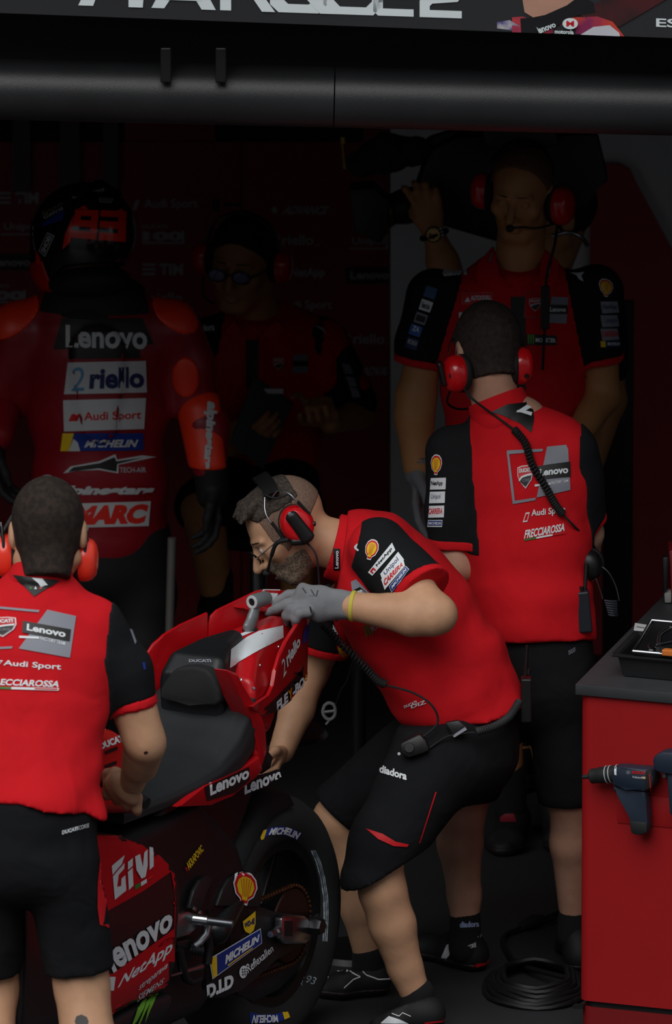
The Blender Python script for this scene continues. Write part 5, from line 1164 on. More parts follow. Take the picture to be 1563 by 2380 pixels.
    for c, out in ((P(1066, 868, .62), Vector((-.86, -.5, .05))), (P(1205, 850, .66), Vector((.85, .1, 0)))):
        up = Vector((-.12, 0, 1)); cup = ear_cup(hs, c, out, up, RPLA, .040, 1.22)
        o_ = Vector(out).normalized()
        if out.x < 0:
            knob(cup, P(1052, 874, .585), o_ + V3(.5, -.5, 0), .008); knob(cup, P(1076, 884, .60), o_ + V3(.5, -.5, 0), .007); knob(cup, P(1069, 842, .60), o_ + V3(.5, -.5, 0), .005, RPLA)
            sdf_obj('battery_box', ecap(P(1022, 845, .6), P(1034, 892, .6), (0, 1, 0), (.016, .008), (.016, .008)), .004, BPLA, cup)
            for pts in ([(1043, 822, .62), (1046, 800, .66), (1054, 782, .70)], [(1062, 822, .64), (1064, 800, .68), (1056, 782, .71)]): tube('wire_arm', spl([P(*q) for q in pts], 4), .0016, STEEL, cup)
        else: knob(cup, P(1226, 874, .62), (.4, -1, 0), .006)
    strip('headband', spl([P(1052, 790, .70), P(1075, 740, .74), P(1125, 722, .77), P(1180, 738, .77), P(1202, 790, .72)], 5), lambda q: q - hd.c, .011, .003, BPLA, hs)
    tube('microphone_boom', spl([P(1048, 905, .62), P(1040, 935, .68), P(1062, 950, .78), P(1090, 950, .82)], 5), .003, BRUB, hs)
    co = empty('coiled_cable', P(1260, 1120, .45), 'black coiled headset cable running down the back of the standing mechanic', 'cable')
    def sp_(x, y):
        h = bvh(shirt).ray_cast(CAM, ray(x, y).normalized()); return h[0] + V3(0, -.012, .002) if h[0] else P(x, y, .5)
    tube('lead', spl([P(1078, 900, .60), P(1100, 928, .56), sp_(1150, 965), sp_(1198, 1000)], 6), .0032, BRUB, co)
    tube('coil', coil([sp_(1196, 998), sp_(1222, 1030), sp_(1238, 1080), sp_(1268, 1130), sp_(1290, 1170), sp_(1308, 1194)], .008, 34, .003), .0036, BRUB, co, 6)
    tube('lead', spl([sp_(1308, 1194), sp_(1335, 1222), P(1375, 1262, .6), P(1385, 1275, .62)], 5), .003, BRUB, co)
    # things on his belt
    rd = empty('walkie_talkie', P(1352, 1400, .5), 'dark walkie talkie hanging at the standing mechanic\'s right hip', 'radio')
    box('case', P(1356, 1420, .52), (.02, .02, .055), M('dark_navy_plastic', '1c222b', .5), rd, (Vector((1, 0, .1)), Vector((0, 1, 0)), Vector((-.1, 0, 1))), .005)
    tube('antenna', [P(1360, 1372, .52), P(1364, 1310, .53)], .005, BPLA, rd); lathe('knob', P(1352, 1372, .51), BZ, [(0, .01), (.006, .01), (.006, 0), (0, 0)], BPLA, rd, 10)
    h2 = empty('headset', P(1400, 1380, .6), 'spare black headset with thin silver wires hanging from the standing mechanic\'s belt', 'headset')
    ear_cup(h2, P(1372, 1312, .58), (-.3, -1, 0), (0, 0, 1), BPLA, .034, 1.2)
    for pts in ([(1378, 1325, .56), (1390, 1355, .56), (1402, 1392, .57)], [(1392, 1312, .57), (1415, 1330, .57), (1432, 1362, .58), (1440, 1396, .59)]): tube('wire_arm', spl([P(*q) for q in pts], 5), .0016, STEEL, h2)
    for i in range(7):
        y = 1396 + i*5.5; tube('pad_rib', [P(1406 + i*1.6, y, .575), P(1420 + i*1.2, y + 2, .57), P(1434 + i*.2, y + 2, .58)], .0035, M('dark_navy_plastic', '1c222b', .5), h2)
bp()
# ------------------------------------------------------------------ tall team member facing us
def tm():
    Y = 2.0
    nk = P(1205, 640, Y); pel = P(1185, 1180, Y); lat = Vector((1, .05, 0))     # his left is on our right
    hd = Head(P(1212, 447, Y - .03), (-.27, -.93, -.25), (-.02, -.26, .97), .99)
    shR = P(1010, 690, Y); elR = P(968, 920, Y - .02); wrR = P(972, 1085, Y - .05)
    shL = P(1385, 680, Y); elL = P(1400, 920, Y + .02); wrL = P(1335, 1030, Y - .16)
    hipR = P(1140, 1230, Y); knR = P(1150, 1560, Y); anR = P(1185, 1835, Y); hipL = P(1240, 1230, Y); knL = P(1262, 1560, Y); anL = P(1290, 1838, Y + .05)
    base = Vector((P(1200, 1900, Y).x, Y, 0))
    body = U(.03, torso([(pel, .15, .11), (P(1190, 1000, Y), .145, .1), (P(1195, 800, Y), .18, .11), (P(1200, 700, Y), .12, .08)], lat), cone(P(1200, 700, Y), nk, .066, .062),
             chain([shR, elR, wrR], [.056, .05, .034]), chain([shL, elL, wrL], [.056, .05, .034]), chain([elR, P(960, 970, Y - .03), wrR], [.046, .047, .034]), chain([hipR, knR, P(1160, 1660, Y), anR], [.085, .062, .06, .042]), chain([hipL, knL, P(1270, 1660, Y), anL], [.085, .062, .06, .042]))
    hL = curl_hand(wrL, (-.8, -.5, -.2), (0, .5, -1), (-.3, -1, 0), [(.3, .5, .3)]*4)
    p = sdf_obj('person', body, .009, SKIND, None, base, extra=[(hd.field(nk, .064), .0045), (hL, .005)])
    tag(p, 'tall team member facing us with red headset, one gloved hand hanging', 'person')
    sdf_obj('hair', waves(I(off(hd.skull(), .007), hd.hs(0, .060, .07, (0, 1, -.35)), hd.hs(0, .01, .02, (0, .9, -.5))), .0015, 200, 3), .0045, M('reddish_brown_hair', '6a432c', .8, var=.3, scale=90, bump=.8, bscale=500), p)
    hd.brows(p, HAIRD)
    for e in (-1, 1):   # lowered eyelids
        sdf_obj('eyelid', I(hd.el(e*.032, .0795, .0025, (.0145, .0135, .0122)), hd.hs(0, 0, -.002, (0, -.15, -1))), .003, SKIND, p)
    hd.eyes(p)
    tr = torso([(P(1185, 1190, Y), .175, .14), (P(1188, 1050, Y), .175, .135), (P(1192, 900, Y), .185, .13), (P(1197, 770, Y), .205, .128), (P(1200, 690, Y), .185, .105), (P(1205, 645, Y), .11, .09)], lat)
    slR = chain([shR, P(985, 800, Y - .01), P(975, 850, Y - .015)], [.075, .07, .064], .03); slL = chain([shL, P(1392, 850, Y + .01)], [.075, .066])
    cr, crn = P(974, 848, Y - .015), (elR - shR).normalized(); cl, cln = P(1392, 838, Y + .01), (elL - shL).normalized()
    shirt = sdf_obj('shirt', waves(I(sub(U(.035, tr, I(slR, half(cr, crn)), I(slL, half(cl, cln))), cone(P(1203, 590, Y - .11), P(1202, 675, Y - .125), .062, .012), k=.006), half(P(1185, 1200, Y), (0, 0, -1)), half(P(1203, 638, Y - .08), (0, -.35, 1))), .006, 22, 33, zone_below(P(1190, 950, Y), (0, 0, -1), .2)), .0075, RED, p)
    sv1 = sdf_obj('sleeve', I(off(U(.035, tr, I(slR, half(cr - crn*.02, crn))), .003), half(P(1060, 690, Y), Vector((1, 0, -.30)))), .007, BLK, shirt)
    sdf_obj('cuff', I(off(slR, .004), half(cr + crn*.001, crn), half(cr - crn*.021, -crn)), .006, RED, shirt)
    sv2 = sdf_obj('sleeve', I(off(U(.035, tr, I(slL, half(cl - cln*.02, cln))), .003), half(P(1325, 690, Y), Vector((-1, 0, -.2)))), .007, BLK, shirt)
    sdf_obj('cuff', I(off(slL, .004), half(cl + cln*.001, cln), half(cl - cln*.021, -cln)), .006, RED, shirt)
    # open collar, two wings, dark placket
    for s, pts in ((-1, [(1148, 572), (1112, 612), (1106, 650), (1160, 694), (1196, 668), (1162, 640)]), (1, [(1262, 575), (1300, 610), (1298, 650), (1250, 700), (1218, 672), (1255, 640)])):
        prism('collar', [P(x, y, Y - .105 + .0018*max(0, 640 - y)) for x, y in pts], V3(0, .016, 0), RED, shirt, .005)
    decal(shirt, shirt, [(1188, 690), (1222, 690), (1222, 1000), (1188, 1000)], [R(0, 0, 1, 1, BLKP)], 'placket', .003, 14)
    def d(q, it, nm='print', l=.0035, t=None): decal(shirt, t or [shirt, sv1, sv2], q, it, nm, l, 12)
    d([(1030, 622), (1090, 620), (1088, 640), (1030, 645)], [T('diadora', 0, 0, 1, 1, WHITE, .04)]); d([(1325, 634), (1362, 634), (1362, 656), (1325, 652)], [G([(0, .1), (.5, .1), (.95, 0), (.75, .4), (.9, 1), (.6, .8), (.45, .4)], WHITE)])
    d([(1075, 681), (1147, 679), (1147, 705), (1075, 707)], [R(0, 0, 1, 1, M('pale_red_line', 'd06a62', .6)), R(.02, .05, .98, .95, REDP), G([(.1, .8), (.2, .4), (.28, .8)], WHITE), T('AUTOODELL', .3, .3, .95, .7, WHITE, .03)])
    d([(1069, 726), (1145, 724), (1145, 748), (1069, 750)], [R(0, 0, 1, 1, WHITE), T('riello', .3, .2, .9, .9, NAVYP, .03)])
    d([(1222, 680), (1262, 678), (1262, 740), (1218, 738)], [R(0, 0, 1, 1, M('dull_red_line', 'a04a48', .6)), R(.05, .04, .95, .96, RED)]); shield(shirt, [shirt], [(1229, 694), (1258, 693), (1256, 724), (1232, 724)], .005)
    d([(1282, 690), (1320, 692), (1316, 752), (1274, 750)], [R(0, 0, 1, 1, GREYP)]); d([(1276, 708), (1318, 710), (1318, 730), (1276, 730)], [R(0, 0, 1, 1, BLKP), T('Lenovo', .04, .25, .9, .75, WHITE, .03)], l=.005)
    d([(1224, 776), (1294, 780), (1294, 802), (1224, 802)], [R(0, 0, 1, 1, BLKP)] + [G([(.04 + .08*i, .05), (.09 + .08*i, .05), (.08 + .08*i, .95), (.05 + .08*i, .8)], LIMEP) for i in range(3)] + [T('MONSTER', .3, .3, .95, .7, WHITE, .03)])
    for (x, y), it in (((990, 664), [R(0, 0, 1, 1, M('slate_blue', '3d5a80', .6))]), ((980, 694), [R(0, 0, 1, 1, WHITE), T('lenis', .15, .2, .85, .8, BLKP, .03)]), ((968, 724), [R(0, 0, 1, 1, GREYP), R(.1, .2, .9, .8, BLKP)]), ((956, 752), [R(0, 0, 1, 1, M('bright_blue', '3a68b8', .6)), T('ZA', .2, .1, .8, .6, WHITE, .03)]), ((948, 782), [R(0, 0, 1, 1, NAVYP), T('MICHELIN', .1, .2, .9, .6, WHITE, .0)])):
        d([(x + 3, y), (x + 28, y + 9), (x + 20, y + 32), (x - 5, y + 24)], it, t=[sv1])
    shell([(1393, 648), (1424, 656), (1420, 690), (1396, 684)], shirt, [sv2], .004)
    for y, it in ((700, [T('NetApp', .1, .25, .9, .75, NAVYP, .02)]), (732, [T('Unipol', .2, .2, .9, .8, NAVYP, .0)]), (763, [T('CARRERA', .05, .2, .98, .7, REDP, .03)])): d([(1396, y), (1434, y), (1438, y + 26), (1400, y + 28)], [R(0, 0, 1, 1, GREYP)] + it, t=[sv2])
    d([(1396, 792), (1440, 792), (1441, 806), (1397, 806)], [R(0, 0, 1, 1, NAVYP), R(0, 0, .25, 1, YELP), T('MICHELIN', .35, .2, .95, .7, WHITE, .02)], t=[sv2])
    sho = U(.04, torso([(P(1185, 1185, Y), .165, .135), (P(1188, 1270, Y), .17, .135)], lat), ecap(P(1140, 1290, Y), P(1150, 1540, Y), lat, (.09, .1), (.085, .09)), ecap(P(1238, 1290, Y), P(1262, 1540, Y), lat, (.09, .1), (.085, .09)))
    sdf_obj('shorts', I(sho, half(P(1200, 1545, Y), (0, 0, -1))), .009, SHORT, p)
    for an, h, t in ((anR, P(1205, 1895, Y + .1), P(1175, 1915, Y - .12)), (anL, P(1290, 1890, Y + .12), P(1310, 1915, Y - .1))):
        h.z = t.z = 0; t = h + (t - h).normalized()*.29; so = shoe(p, an - BZ*.03, h, t, MATS['black_shoe_knit'], MATS['black_red_sole']); sdf_obj('sock', cone(an - BZ*.05, an + BZ*.05, .047, .045), .006, MATS['black_sock'], p)
        if an is anR: pxd(so, so, [(1165, 1900), (1175, 1892), (1195, 1892), (1200, 1912), (1165, 1912)], M('dull_crimson', '8a2030', .6), .003, 'trim', 10)
    gl = curl_hand(wrR, (.0, -.15, -1), (1, -.2, 0), (0, -1, 0), [(.15, .3, .2), (.2, .3, .2), (.25, .35, .2), (.3, .4, .2)], 1.12)
    sdf_obj('glove', U(.01, gl, cone(wrR + BZ*.02, wrR - BZ*.02, .04, .038)), .0045, MATS['grey_work_glove'], p)
    tube('bracelet', [wrR + BZ*.03 + V3(.037*math.cos(a), .037*math.sin(a), 0) for a in [2*math.pi*k/20 for k in range(20)]], .003, STEEL, p, 6, close=True)
    # lanyard microphone line and headset
    hs = empty('headset', hd.c, 'dim red headset with foam microphone on the tall team member facing us', 'headset', 'red headsets')
    cR = P(1130, 444, Y + .0); cL = P(1300, 478, Y - .04)
    ear_cup(hs, cR, (-.9, .2, .05), (.1, 0, 1), RPLA, .04, 1.25); c2 = ear_cup(hs, cL, (.8, -.5, 0), (.05, 0, 1), RPLA, .042, 1.25)
    for pts in ([(1136, 405, Y - .01), (1140, 380, Y), (1150, 360, Y + .02)], [(1292, 435, Y - .04), (1288, 400, Y - .02), (1278, 370, Y + .02)]): tube('wire_arm', spl([P(*q) for q in pts], 4), .002, STEEL, hs)
    strip('headband', spl([P(1148, 370, Y + .02), P(1180, 335, Y + .04), P(1225, 328, Y + .05), P(1265, 345, Y + .04), P(1286, 385, Y + .0)], 5), lambda q: q - hd.c, .012, .003, BPLA, hs)
    tube('microphone_boom', spl([P(1290, 520, Y - .06), P(1250, 530, Y - .12), P(1215, 528, Y - .16), P(1192, 530, Y - .17)], 5), .003, BRUB, hs); sdf_obj('microphone', ell(P(1186, 531, Y - .17), (.012, .011, .011)), .003, BRUB, hs)
    tube('cable', spl([P(1296, 525, Y - .05), P(1290, 570, Y - .10), P(1272, 640, Y - .13), P(1268, 740, Y - .15), P(1262, 860, Y - .15)], 5), .004, BRUB, hs)
    box('cable_switch', P(1268, 715, Y - .155), (.012, .008, .06), BPLA, hs, bev=.004)
    for q in ([(1136, 610), (1142, 586), (1146, 588), (1140, 612)], [(1272, 640), (1278, 604), (1284, 606), (1277, 642)]):
        cw = [o for o in shirt.children if o.name.startswith('collar')]
        decal(shirt, cw, [q[0], q[1], q[2], q[3]], [R(0, 0, 1, 1, BLKP), T('Lenovo', .08, .2, .92, .8, WHITE, .03)], 'print', .002, 8)
tm()
# ------------------------------------------------------------------ rider in leathers, back to us
def rider():
    Y = 2.2
    LRED = M('dark_red_leather', '8f0c1d', .42, var=.06, bump=.15, bscale=250, fold=.2, fscale=8, spec=.5); LOR = M('fluo_red_leather', 'ff3a17', .42, var=.05, bump=.12, bscale=250); LBK = M('black_leather', '151517', .72, var=.1, bump=.15, bscale=250)
    lat = Vector((-1, .1, 0)); nk = P(212, 690, Y); pel = P(232, 1240, Y); hd = Head(P(196, 555, Y + .01), (-.62, .76, -.22), (-.02, .2, .97), 1.0)
    shR = P(402, 765, Y); elR = P(452, 930, Y + .0); wrR = P(492, 1110, Y - .08); shL = P(40, 770, Y); elL = P(0, 930, Y + .05); wrL = P(-10, 1020, Y - .1)
    hipR = P(310, 1260, Y); knR = P(335, 1500, Y - .02); anR = P(345, 1760, Y); hipL = P(160, 1260, Y); knL = P(150, 1500, Y - .02); anL = P(140, 1760, Y)
    base = Vector((P(230, 1850, Y).x, Y, 0))
    legs = [chain([hipR, knR, anR], [.09, .068, .05]), chain([hipL, knL, anL], [.09, .068, .05])]
    body = U(.03, torso([(pel, .15, .11), (P(225, 950, Y), .15, .1), (P(215, 780, Y), .16, .1)], lat), cone(P(215, 780, Y), nk, .06, .056), chain([shR, elR, wrR], [.05, .044, .03]), chain([shL, elL, wrL], [.05, .044, .03]), *legs)
    p = sdf_obj('person', body, .010, SKIN, None, base, extra=[(hd.field(nk, .056), .006)])
    tag(p, 'racing rider in dark red leathers and helmet standing with his back to us', 'person')
    tr = torso([(P(232, 1235, Y), .185, .14), (P(232, 1130, Y), .178, .135), (P(228, 950, Y), .18, .135), (P(222, 810, Y), .205, .135), (P(216, 735, Y), .18, .11), (P(213, 712, Y), .12, .09)], lat)
    aR = chain([shR, P(440, 850, Y), elR], [.078, .068, .066], .03); aL = chain([shL, elL], [.078, .068])
    suit = sdf_obj('leather_suit', waves(U(.04, tr, aR, aL), .003, 30, 5), .0075, LRED, p)
    sdf_obj('speed_hump', I(off(tr, .012), hump_zone(P(240, 800, Y), P(245, 960, Y), lat, .09, .20)), .007, LRED, suit)
    fa = sdf_obj('forearm_guard', waves(chain([elR, P(480, 990, Y - .04), P(490, 1085, Y - .08)], [.066, .062, .05], .03), .003, 40, 2), .006, LRED, suit)
    sdf_obj('shoulder_cup', I(off(U(.04, tr, aR), .005), ell(P(408, 728, Y - .02), (.075, .14, .038), (Vector((.8, 0, -.6)), Vector((0, 1, 0)), Vector((.6, 0, .8))))), .006, LOR, suit)
    sdf_obj('shoulder_cup', I(off(U(.04, tr, aL), .005), ell(P(32, 735, Y - .02), (.085, .14, .042), (Vector((.8, 0, .6)), Vector((0, 1, 0)), Vector((-.6, 0, .8))))), .006, LOR, suit)
    sdf_obj('forearm_guard', chain([elL, elL.lerp(wrL, .9)], [.066, .05]), .007, LRED, suit)
    sdf_obj('elbow_panel', I(off(aR, .004), ell(P(432, 872, Y - .04), (.04, .09, .06))), .006, LOR, suit)
    fo = sdf_obj('sleeve_panel', I(off(chain([P(470, 960, Y - .03), P(486, 1080, Y - .08)], [.063, .052]), .004), half(P(520, 1000, Y), (.9, 0, .1)), half(P(486, 1085, Y - .08), (0, 0, -1))), .006, LOR, suit)
    hand = curl_hand(P(492, 1120, Y - .08), (.1, -.1, -1), (-1, -.3, 0), (0, -1, 0), [(.3, .5, .3), (.35, .5, .3), (.4, .5, .3), (.45, .5, .3)], 1.15)
    sdf_obj('glove', U(.01, hand, cone(P(490, 1085, Y - .08), P(494, 1150, Y - .08), .05, .044)), .005, LBK, suit)
    hL = curl_hand(wrL, (.1, -.1, -1), (1, -.3, 0), (0, -1, 0), [(.3, .5, .3)]*4, 1.15); sdf_obj('glove', hL, .006, LBK, suit)
    sdf_obj('yoke', I(off(tr, .004), half(P(213, 716, Y), (0, 0, -1)), half(P(345, 700, Y), (1, 0, .3)), half(P(95, 700, Y), (-1, 0, .3))), .006, LBK, suit)
    sdf_obj('collar', I(sub(U(.02, cone(P(213, 735, Y), P(212, 660, Y), .14, .082)), cone(P(213, 760, Y), P(212, 640, Y), .066, .06), k=.004), half(P(212, 650, Y), (0, 0, 1)), half(P(213, 722, Y), (0, 0, -1))), .006, LBK, suit)
    lower = sdf_obj('leather_trousers', U(.04, torso([(P(232, 1232, Y), .178, .135), (P(232, 1300, Y), .175, .135)], lat), chain([hipR, P(330, 1380, Y), knR, P(345, 1640, Y), anR], [.1, .095, .08, .075, .06]), chain([hipL, P(150, 1380, Y), knL, P(145, 1640, Y), anL], [.1, .095, .08, .075, .06])), .010, LBK, p)
    for an, k in ((anR, 1), (anL, -1)):
        h = Vector((an.x, an.y - .05, 0)); shoe(p, an - BZ*.0, h, h + V3(.04*k, .28, 0), LBK, BRUB, nm='boot')
    def d(q, it, l=.0035, t=None): decal(suit, t or [suit], q, it, 'print', l, 12)
    BK2 = M('black_leather_patch', '0e0f10', .5); WD = M('white_leather_print', 'cfd0d2', .6, var=.04)
    allb = [suit] + [o for o in suit.children if o.name.startswith('speed_hump')]
    d([(145, 740), (330, 740), (356, 800), (125, 812)], [R(0, 0, 1, 1, BK2)], t=allb); d([(160, 795), (325, 800), (325, 832), (160, 834)], [R(0, 0, 1, 1, BK2)], t=allb)
    d([(154, 756), (330, 756), (330, 812), (154, 808)], [T('Lenovo', 0, 0, 1.06, 1, WD, .03)], .005, allb)
    d([(158, 842), (338, 838), (340, 912), (150, 916)], [R(0, 0, 1, 1, WD), T('2', .08, .15, .24, .9, SKYP, .0), T('riello', .3, .18, .97, .85, NAVYP, .04)], t=allb)
    d([(148, 930), (338, 925), (334, 996), (150, 1002)], [R(0, 0, 1, 1, WD), G([(.06, .68), (.1, .45), (.22, .45), (.17, .68)], REDP), T('Audi Sport', .25, .4, .95, .75, REDP, .02)], t=allb)
    d([(147, 1006), (332, 1006), (332, 1046), (142, 1048)], [R(0, 0, 1, 1, BLUEP), G([(0, 0), (.14, 0), (.1, 1), (0, 1)], YELP), G([(.1, 1), (.14, .3), (.2, .5), (.24, 1)], WD), T('MICHELIN', .3, .35, .92, .8, WD, .04, .06)], t=allb)
    pxd(suit, allb, [(148, 1100), (165, 1084), (230, 1072), (268, 1055), (272, 1068), (330, 1058), (362, 1062), (275, 1080), (275, 1100), (230, 1092), (180, 1094)], WD, .003, 'print'); pxd(suit, allb, [(160, 1096), (172, 1086), (232, 1076), (266, 1062), (270, 1072), (330, 1063), (272, 1078), (270, 1096), (230, 1088)], BK2, .0045, 'print')
    d([(278, 1086), (338, 1086), (338, 1098), (278, 1098)], [T('TECH-AIR', 0, 0, 1, 1, WD, .0)], t=allb)
    d([(136, 1128), (358, 1128), (352, 1154), (132, 1156)], [T('alpinestars', 0, 0, 1, 1, WD, .06, .06)], t=allb)
    d([(172, 1170), (349, 1164), (344, 1222), (160, 1226)], [R(0, 0, 1, 1, WD), T('MARC', .04, .1, .96, .9, M('bright_red_print', 'e62a1c', .5), .07, .05)], t=allb)
    decal(suit, [fo, fa], [(505, 940), (492, 1090), (470, 1088), (475, 930)], [T('alpinestars', 0, 0, 1, 1, WD, .06)], 'print', .004, 10)
    pxd(suit, [fa, fo, suit], [(530, 920), (545, 935), (554, 960), (552, 1000), (546, 1008), (542, 960), (530, 940)], WD, .004, 'print')
    # ---- helmet
    he = empty('motorcycle_helmet', hd.c, 'glossy black and red full face helmet numbered 93 on the rider', 'helmet')
    HB = M('gloss_black_shell', '101114', .15, var=.1, coat=.6)
    c = P(186, 560, Y - .0); fw, up, le = hd.F, hd.U, hd.L
    def hp(l, f, u): return c + le*l + fw*f + up*u
    sh = U(.03, ell(hp(0, -.02, .02), (.138, .156, .14), (le, fw, up)), ell(hp(0, .05, -.06), (.108, .115, .10), (le, fw, up)))
    inner = U(.02, ell(hp(0, 0, .0), (.112, .125, .115), (le, fw, up)), cone(hp(0, -.03, -.02), hp(0, -.06, -.25), .09, .10))
    shell_ = sub(I(sh, half(hp(0, -.05, -.105), up*-1 + fw*-.35)), inner, k=.006)
    so = sdf_obj('shell', shell_, .005, HB, he)
    sp_ = sdf_obj('spoiler', U(.01, chain([hp(-.07, -.08, .115), hp(0, -.10, .135), hp(.07, -.08, .115)], [.02, .024, .02], .01)), .005, HB, he)
    sdf_obj('visor', I(off(sh, .004), half(hp(0, .045, 0), fw*-1), half(hp(0, 0, .065), up), half(hp(0, 0, -.03), up*-1)), .005, M('dark_visor', '0b0d14', .08, coat=.8), he)
    sdf_obj('chin_trim', I(off(sh, .003), half(hp(0, .02, 0), fw*-1), half(hp(0, 0, -.05), up)), .006, M('red_helmet_paint', 'c5140f', .2, coat=.5), he)
    sdf_obj('neck_roll', sub(ell(hp(0, -.035, -.115), (.112, .118, .05), (le, fw, up)), cone(hp(0, -.02, -.05), hp(0, -.03, -.2), .072, .075), k=.005), .006, LBK, he)
    RN = M('neon_red_number', 'ff2d10', .25, coat=.5)
    def h_(q, it, l=.003): decal(he, [so, sp_], q, it, 'graphic', l, 9)
    h_([(176, 488), (292, 492), (290, 562), (166, 552)], [R(0, 0, .46, 1, RN), R(.5, 0, 1, 1, RN), R(.13, .22, .33, .36, HB), R(0, .6, .33, .74, HB), R(.5, .22, .84, .36, HB), R(.5, .6, .84, .74, HB)])
    h_([(152, 545), (172, 500), (166, 560), (146, 580)], [R(0, 0, 1, 1, RN)]); h_([(185, 478), (208, 478), (205, 488), (182, 486)], [G([(.5, 0), (1, 1), (0, 1)], RN)]); h_([(268, 485), (288, 485), (288, 496), (268, 492)], [G([(.7, 0), (1, 1), (0, 1)], RN)])
    h_([(230, 461), (262, 463), (258, 473), (232, 471)], [R(0, 0, 1, 1, WD), R(.06, .1, .94, .9, HB), T('SHOEI', .15, .25, .85, .75, WD, .0)])
    h_([(92, 582), (112, 540), (128, 548), (106, 596)], [R(0, 0, 1, 1, WD), R(.04, .08, .96, .92, HB), T('SHOEI', .1, .25, .9, .8, WD, .03)])
    h_([(100, 520), (150, 488), (148, 510), (100, 528)], [R(0, 0, 1, 1, BLUEP)]); h_([(100, 492), (148, 468), (148, 488), (102, 512)], [T('Estrella', 0, 0, 1, .45, M('gold_print', 'a58a50', .5), 0), T('Galicia', .05, .5, 1, 1, WD, .0)])
    h_([(86, 580), (96, 600), (94, 660), (84, 670)], [R(0, 0, 1, 1, RN)])
def hump_zone(a, b, lat, w, L):
    f = ecap(a, b, lat, (w, .25), (w*.7, .25)); return f
rider()
# ------------------------------------------------------------------ man with glasses perched in the dark, holding a board
def gm():
    Y = 3.25
    lat = Vector((1, .1, 0)); nk = P(595, 735, Y); pel = P(600, 1110, Y); hd = Head(P(562, 612, Y - .04), (-.28, -.94, -.12), (.03, -.1, .99), 1.06)
    shR = P(480, 800, Y); elR = P(455, 960, Y - .1); wrR = P(540, 1040, Y - .25); shL = P(752, 800, Y); elL = P(835, 960, Y - .05); wrL = P(768, 985, Y - .25)
    base = P(600, 1500, Y); base.z = 0
    hipR = P(560, 1130, Y); knR = P(470, 1180, Y - .38); anR = P(505, 1390, Y - .35); hipL = P(650, 1130, Y); knL = P(690, 1190, Y - .38); anL = P(690, 1400, Y - .33)
    body = U(.03, torso([(pel, .15, .11), (P(605, 950, Y), .14, .1), (P(612, 830, Y), .165, .1)], lat), cone(P(605, 800, Y), nk, .06, .058), chain([shR, elR, wrR], [.05, .044, .03]), chain([shL, elL, wrL], [.05, .044, .03]), chain([hipR, knR, anR], [.085, .065, .042]), chain([hipL, knL, anL], [.085, .065, .042]))
    fist = curl_hand(wrL, P(735, 930, Y - .3) - wrL, (-.3, -.8, 0), (-.5, 0, .8), [(.2, .5, .3), (1.1, 1.3, .8), (1.2, 1.3, .8), (1.2, 1.3, .8)], 1.1, (.5, .5, .5))
    hR = curl_hand(wrR, (.5, -.5, .3), (0, .8, .3), (0, 0, 1), [(.4, .4, .3)]*4, 1.05)
    p = sdf_obj('person', body, .010, SKIND, None, base, extra=[(hd.field(nk, .06), .005), (fist, .0055), (hR, .006)])
    tag(p, 'dimly lit man with glasses sitting at the back behind the rider, holding a board', 'person')
    sdf_obj('hair', I(off(hd.skull(), .012), hd.hs(0, .062, .055, (0, 1, -.4)), hd.hs(0, .0, .0, (0, .7, -.7))), .006, HAIRD, p); hd.brows(p, HAIRD); hd.eyes(p)
    tr = torso([(P(600, 1110, Y), .17, .135), (P(605, 960, Y), .17, .13), (P(612, 840, Y), .19, .125), (P(610, 790, Y), .17, .1), (P(602, 755, Y), .1, .085)], lat)
    slR = chain([shR, shR.lerp(elR, .8)], [.072, .064]); slL = chain([shL, shL.lerp(elL, .85)], [.072, .064])
    shirt = sdf_obj('shirt', waves(I(U(.03, tr, slR, slL), half(P(602, 750, Y - .08), (0, -.35, 1))), .005, 25, 8), .009, RED, p)
    s1 = sdf_obj('sleeve', I(off(U(.03, tr, slL), .003), half(P(728, 800, Y), Vector((-1, 0, -.2)))), .008, BLK, shirt); s2 = sdf_obj('sleeve', I(off(U(.03, tr, slR), .003), half(P(510, 800, Y), Vector((1, 0, -.2)))), .008, BLK, shirt)
    decal(shirt, shirt, [(572, 790), (602, 790), (600, 900), (572, 900)], [R(0, 0, 1, 1, BLKP)], 'placket', .003, 14)
    for pts in ([(548, 742), (520, 770), (560, 800), (584, 790), (560, 770)], [(640, 742), (668, 765), (620, 800), (590, 790), (625, 765)]): prism('collar', [P(x, y, Y - .11) for x, y in pts], V3(0, .015, 0), RED, shirt, .004)
    def d(q, it, t=None): decal(shirt, t or [shirt, s1, s2], q, it, 'print', .0035, 14)
    d([(452, 760), (500, 752), (500, 770), (452, 772)], [T('diadora', 0, 0, 1, 1, WHITE, .04)]); d([(730, 757), (752, 760), (760, 780), (745, 770)], [G([(0, 0), (.8, .2), (1, 1), (.6, .6)], WHITE)])
    d([(682, 824), (716, 824), (714, 866), (678, 866)], [R(0, 0, 1, 1, GREYP), R(0, .35, 1, .65, BLKP)]); shield(shirt, [shirt], [(634, 832), (660, 832), (658, 860), (636, 860)])
    for x, y in ((794, 845), (804, 875), (812, 900)): d([(x, y), (x + 18, y + 3), (x + 26, y + 24), (x + 8, y + 24)], [R(0, 0, 1, 1, GREYP)], [s1])
    sho = U(.04, torso([(P(600, 1080, Y), .165, .13), (P(600, 1130, Y), .17, .135)], lat), chain([hipR, hipR.lerp(knR, .95)], [.1, .085]), chain([hipL, hipL.lerp(knL, .95)], [.1, .085]))
    sdf_obj('shorts', sho, .010, SHORT, p)
    for an in (anR, anL):
        h = Vector((an.x, an.y + .06, an.z - .075)); shoe(p, an - BZ*.0, h, h + V3(-.03, -.28, 0), MATS['black_shoe_knit'], MATS['black_red_sole'])
        sdf_obj('sock', cone(an - BZ*.03, an + BZ*.06, .046, .046), .007, MATS['black_sock'], p)
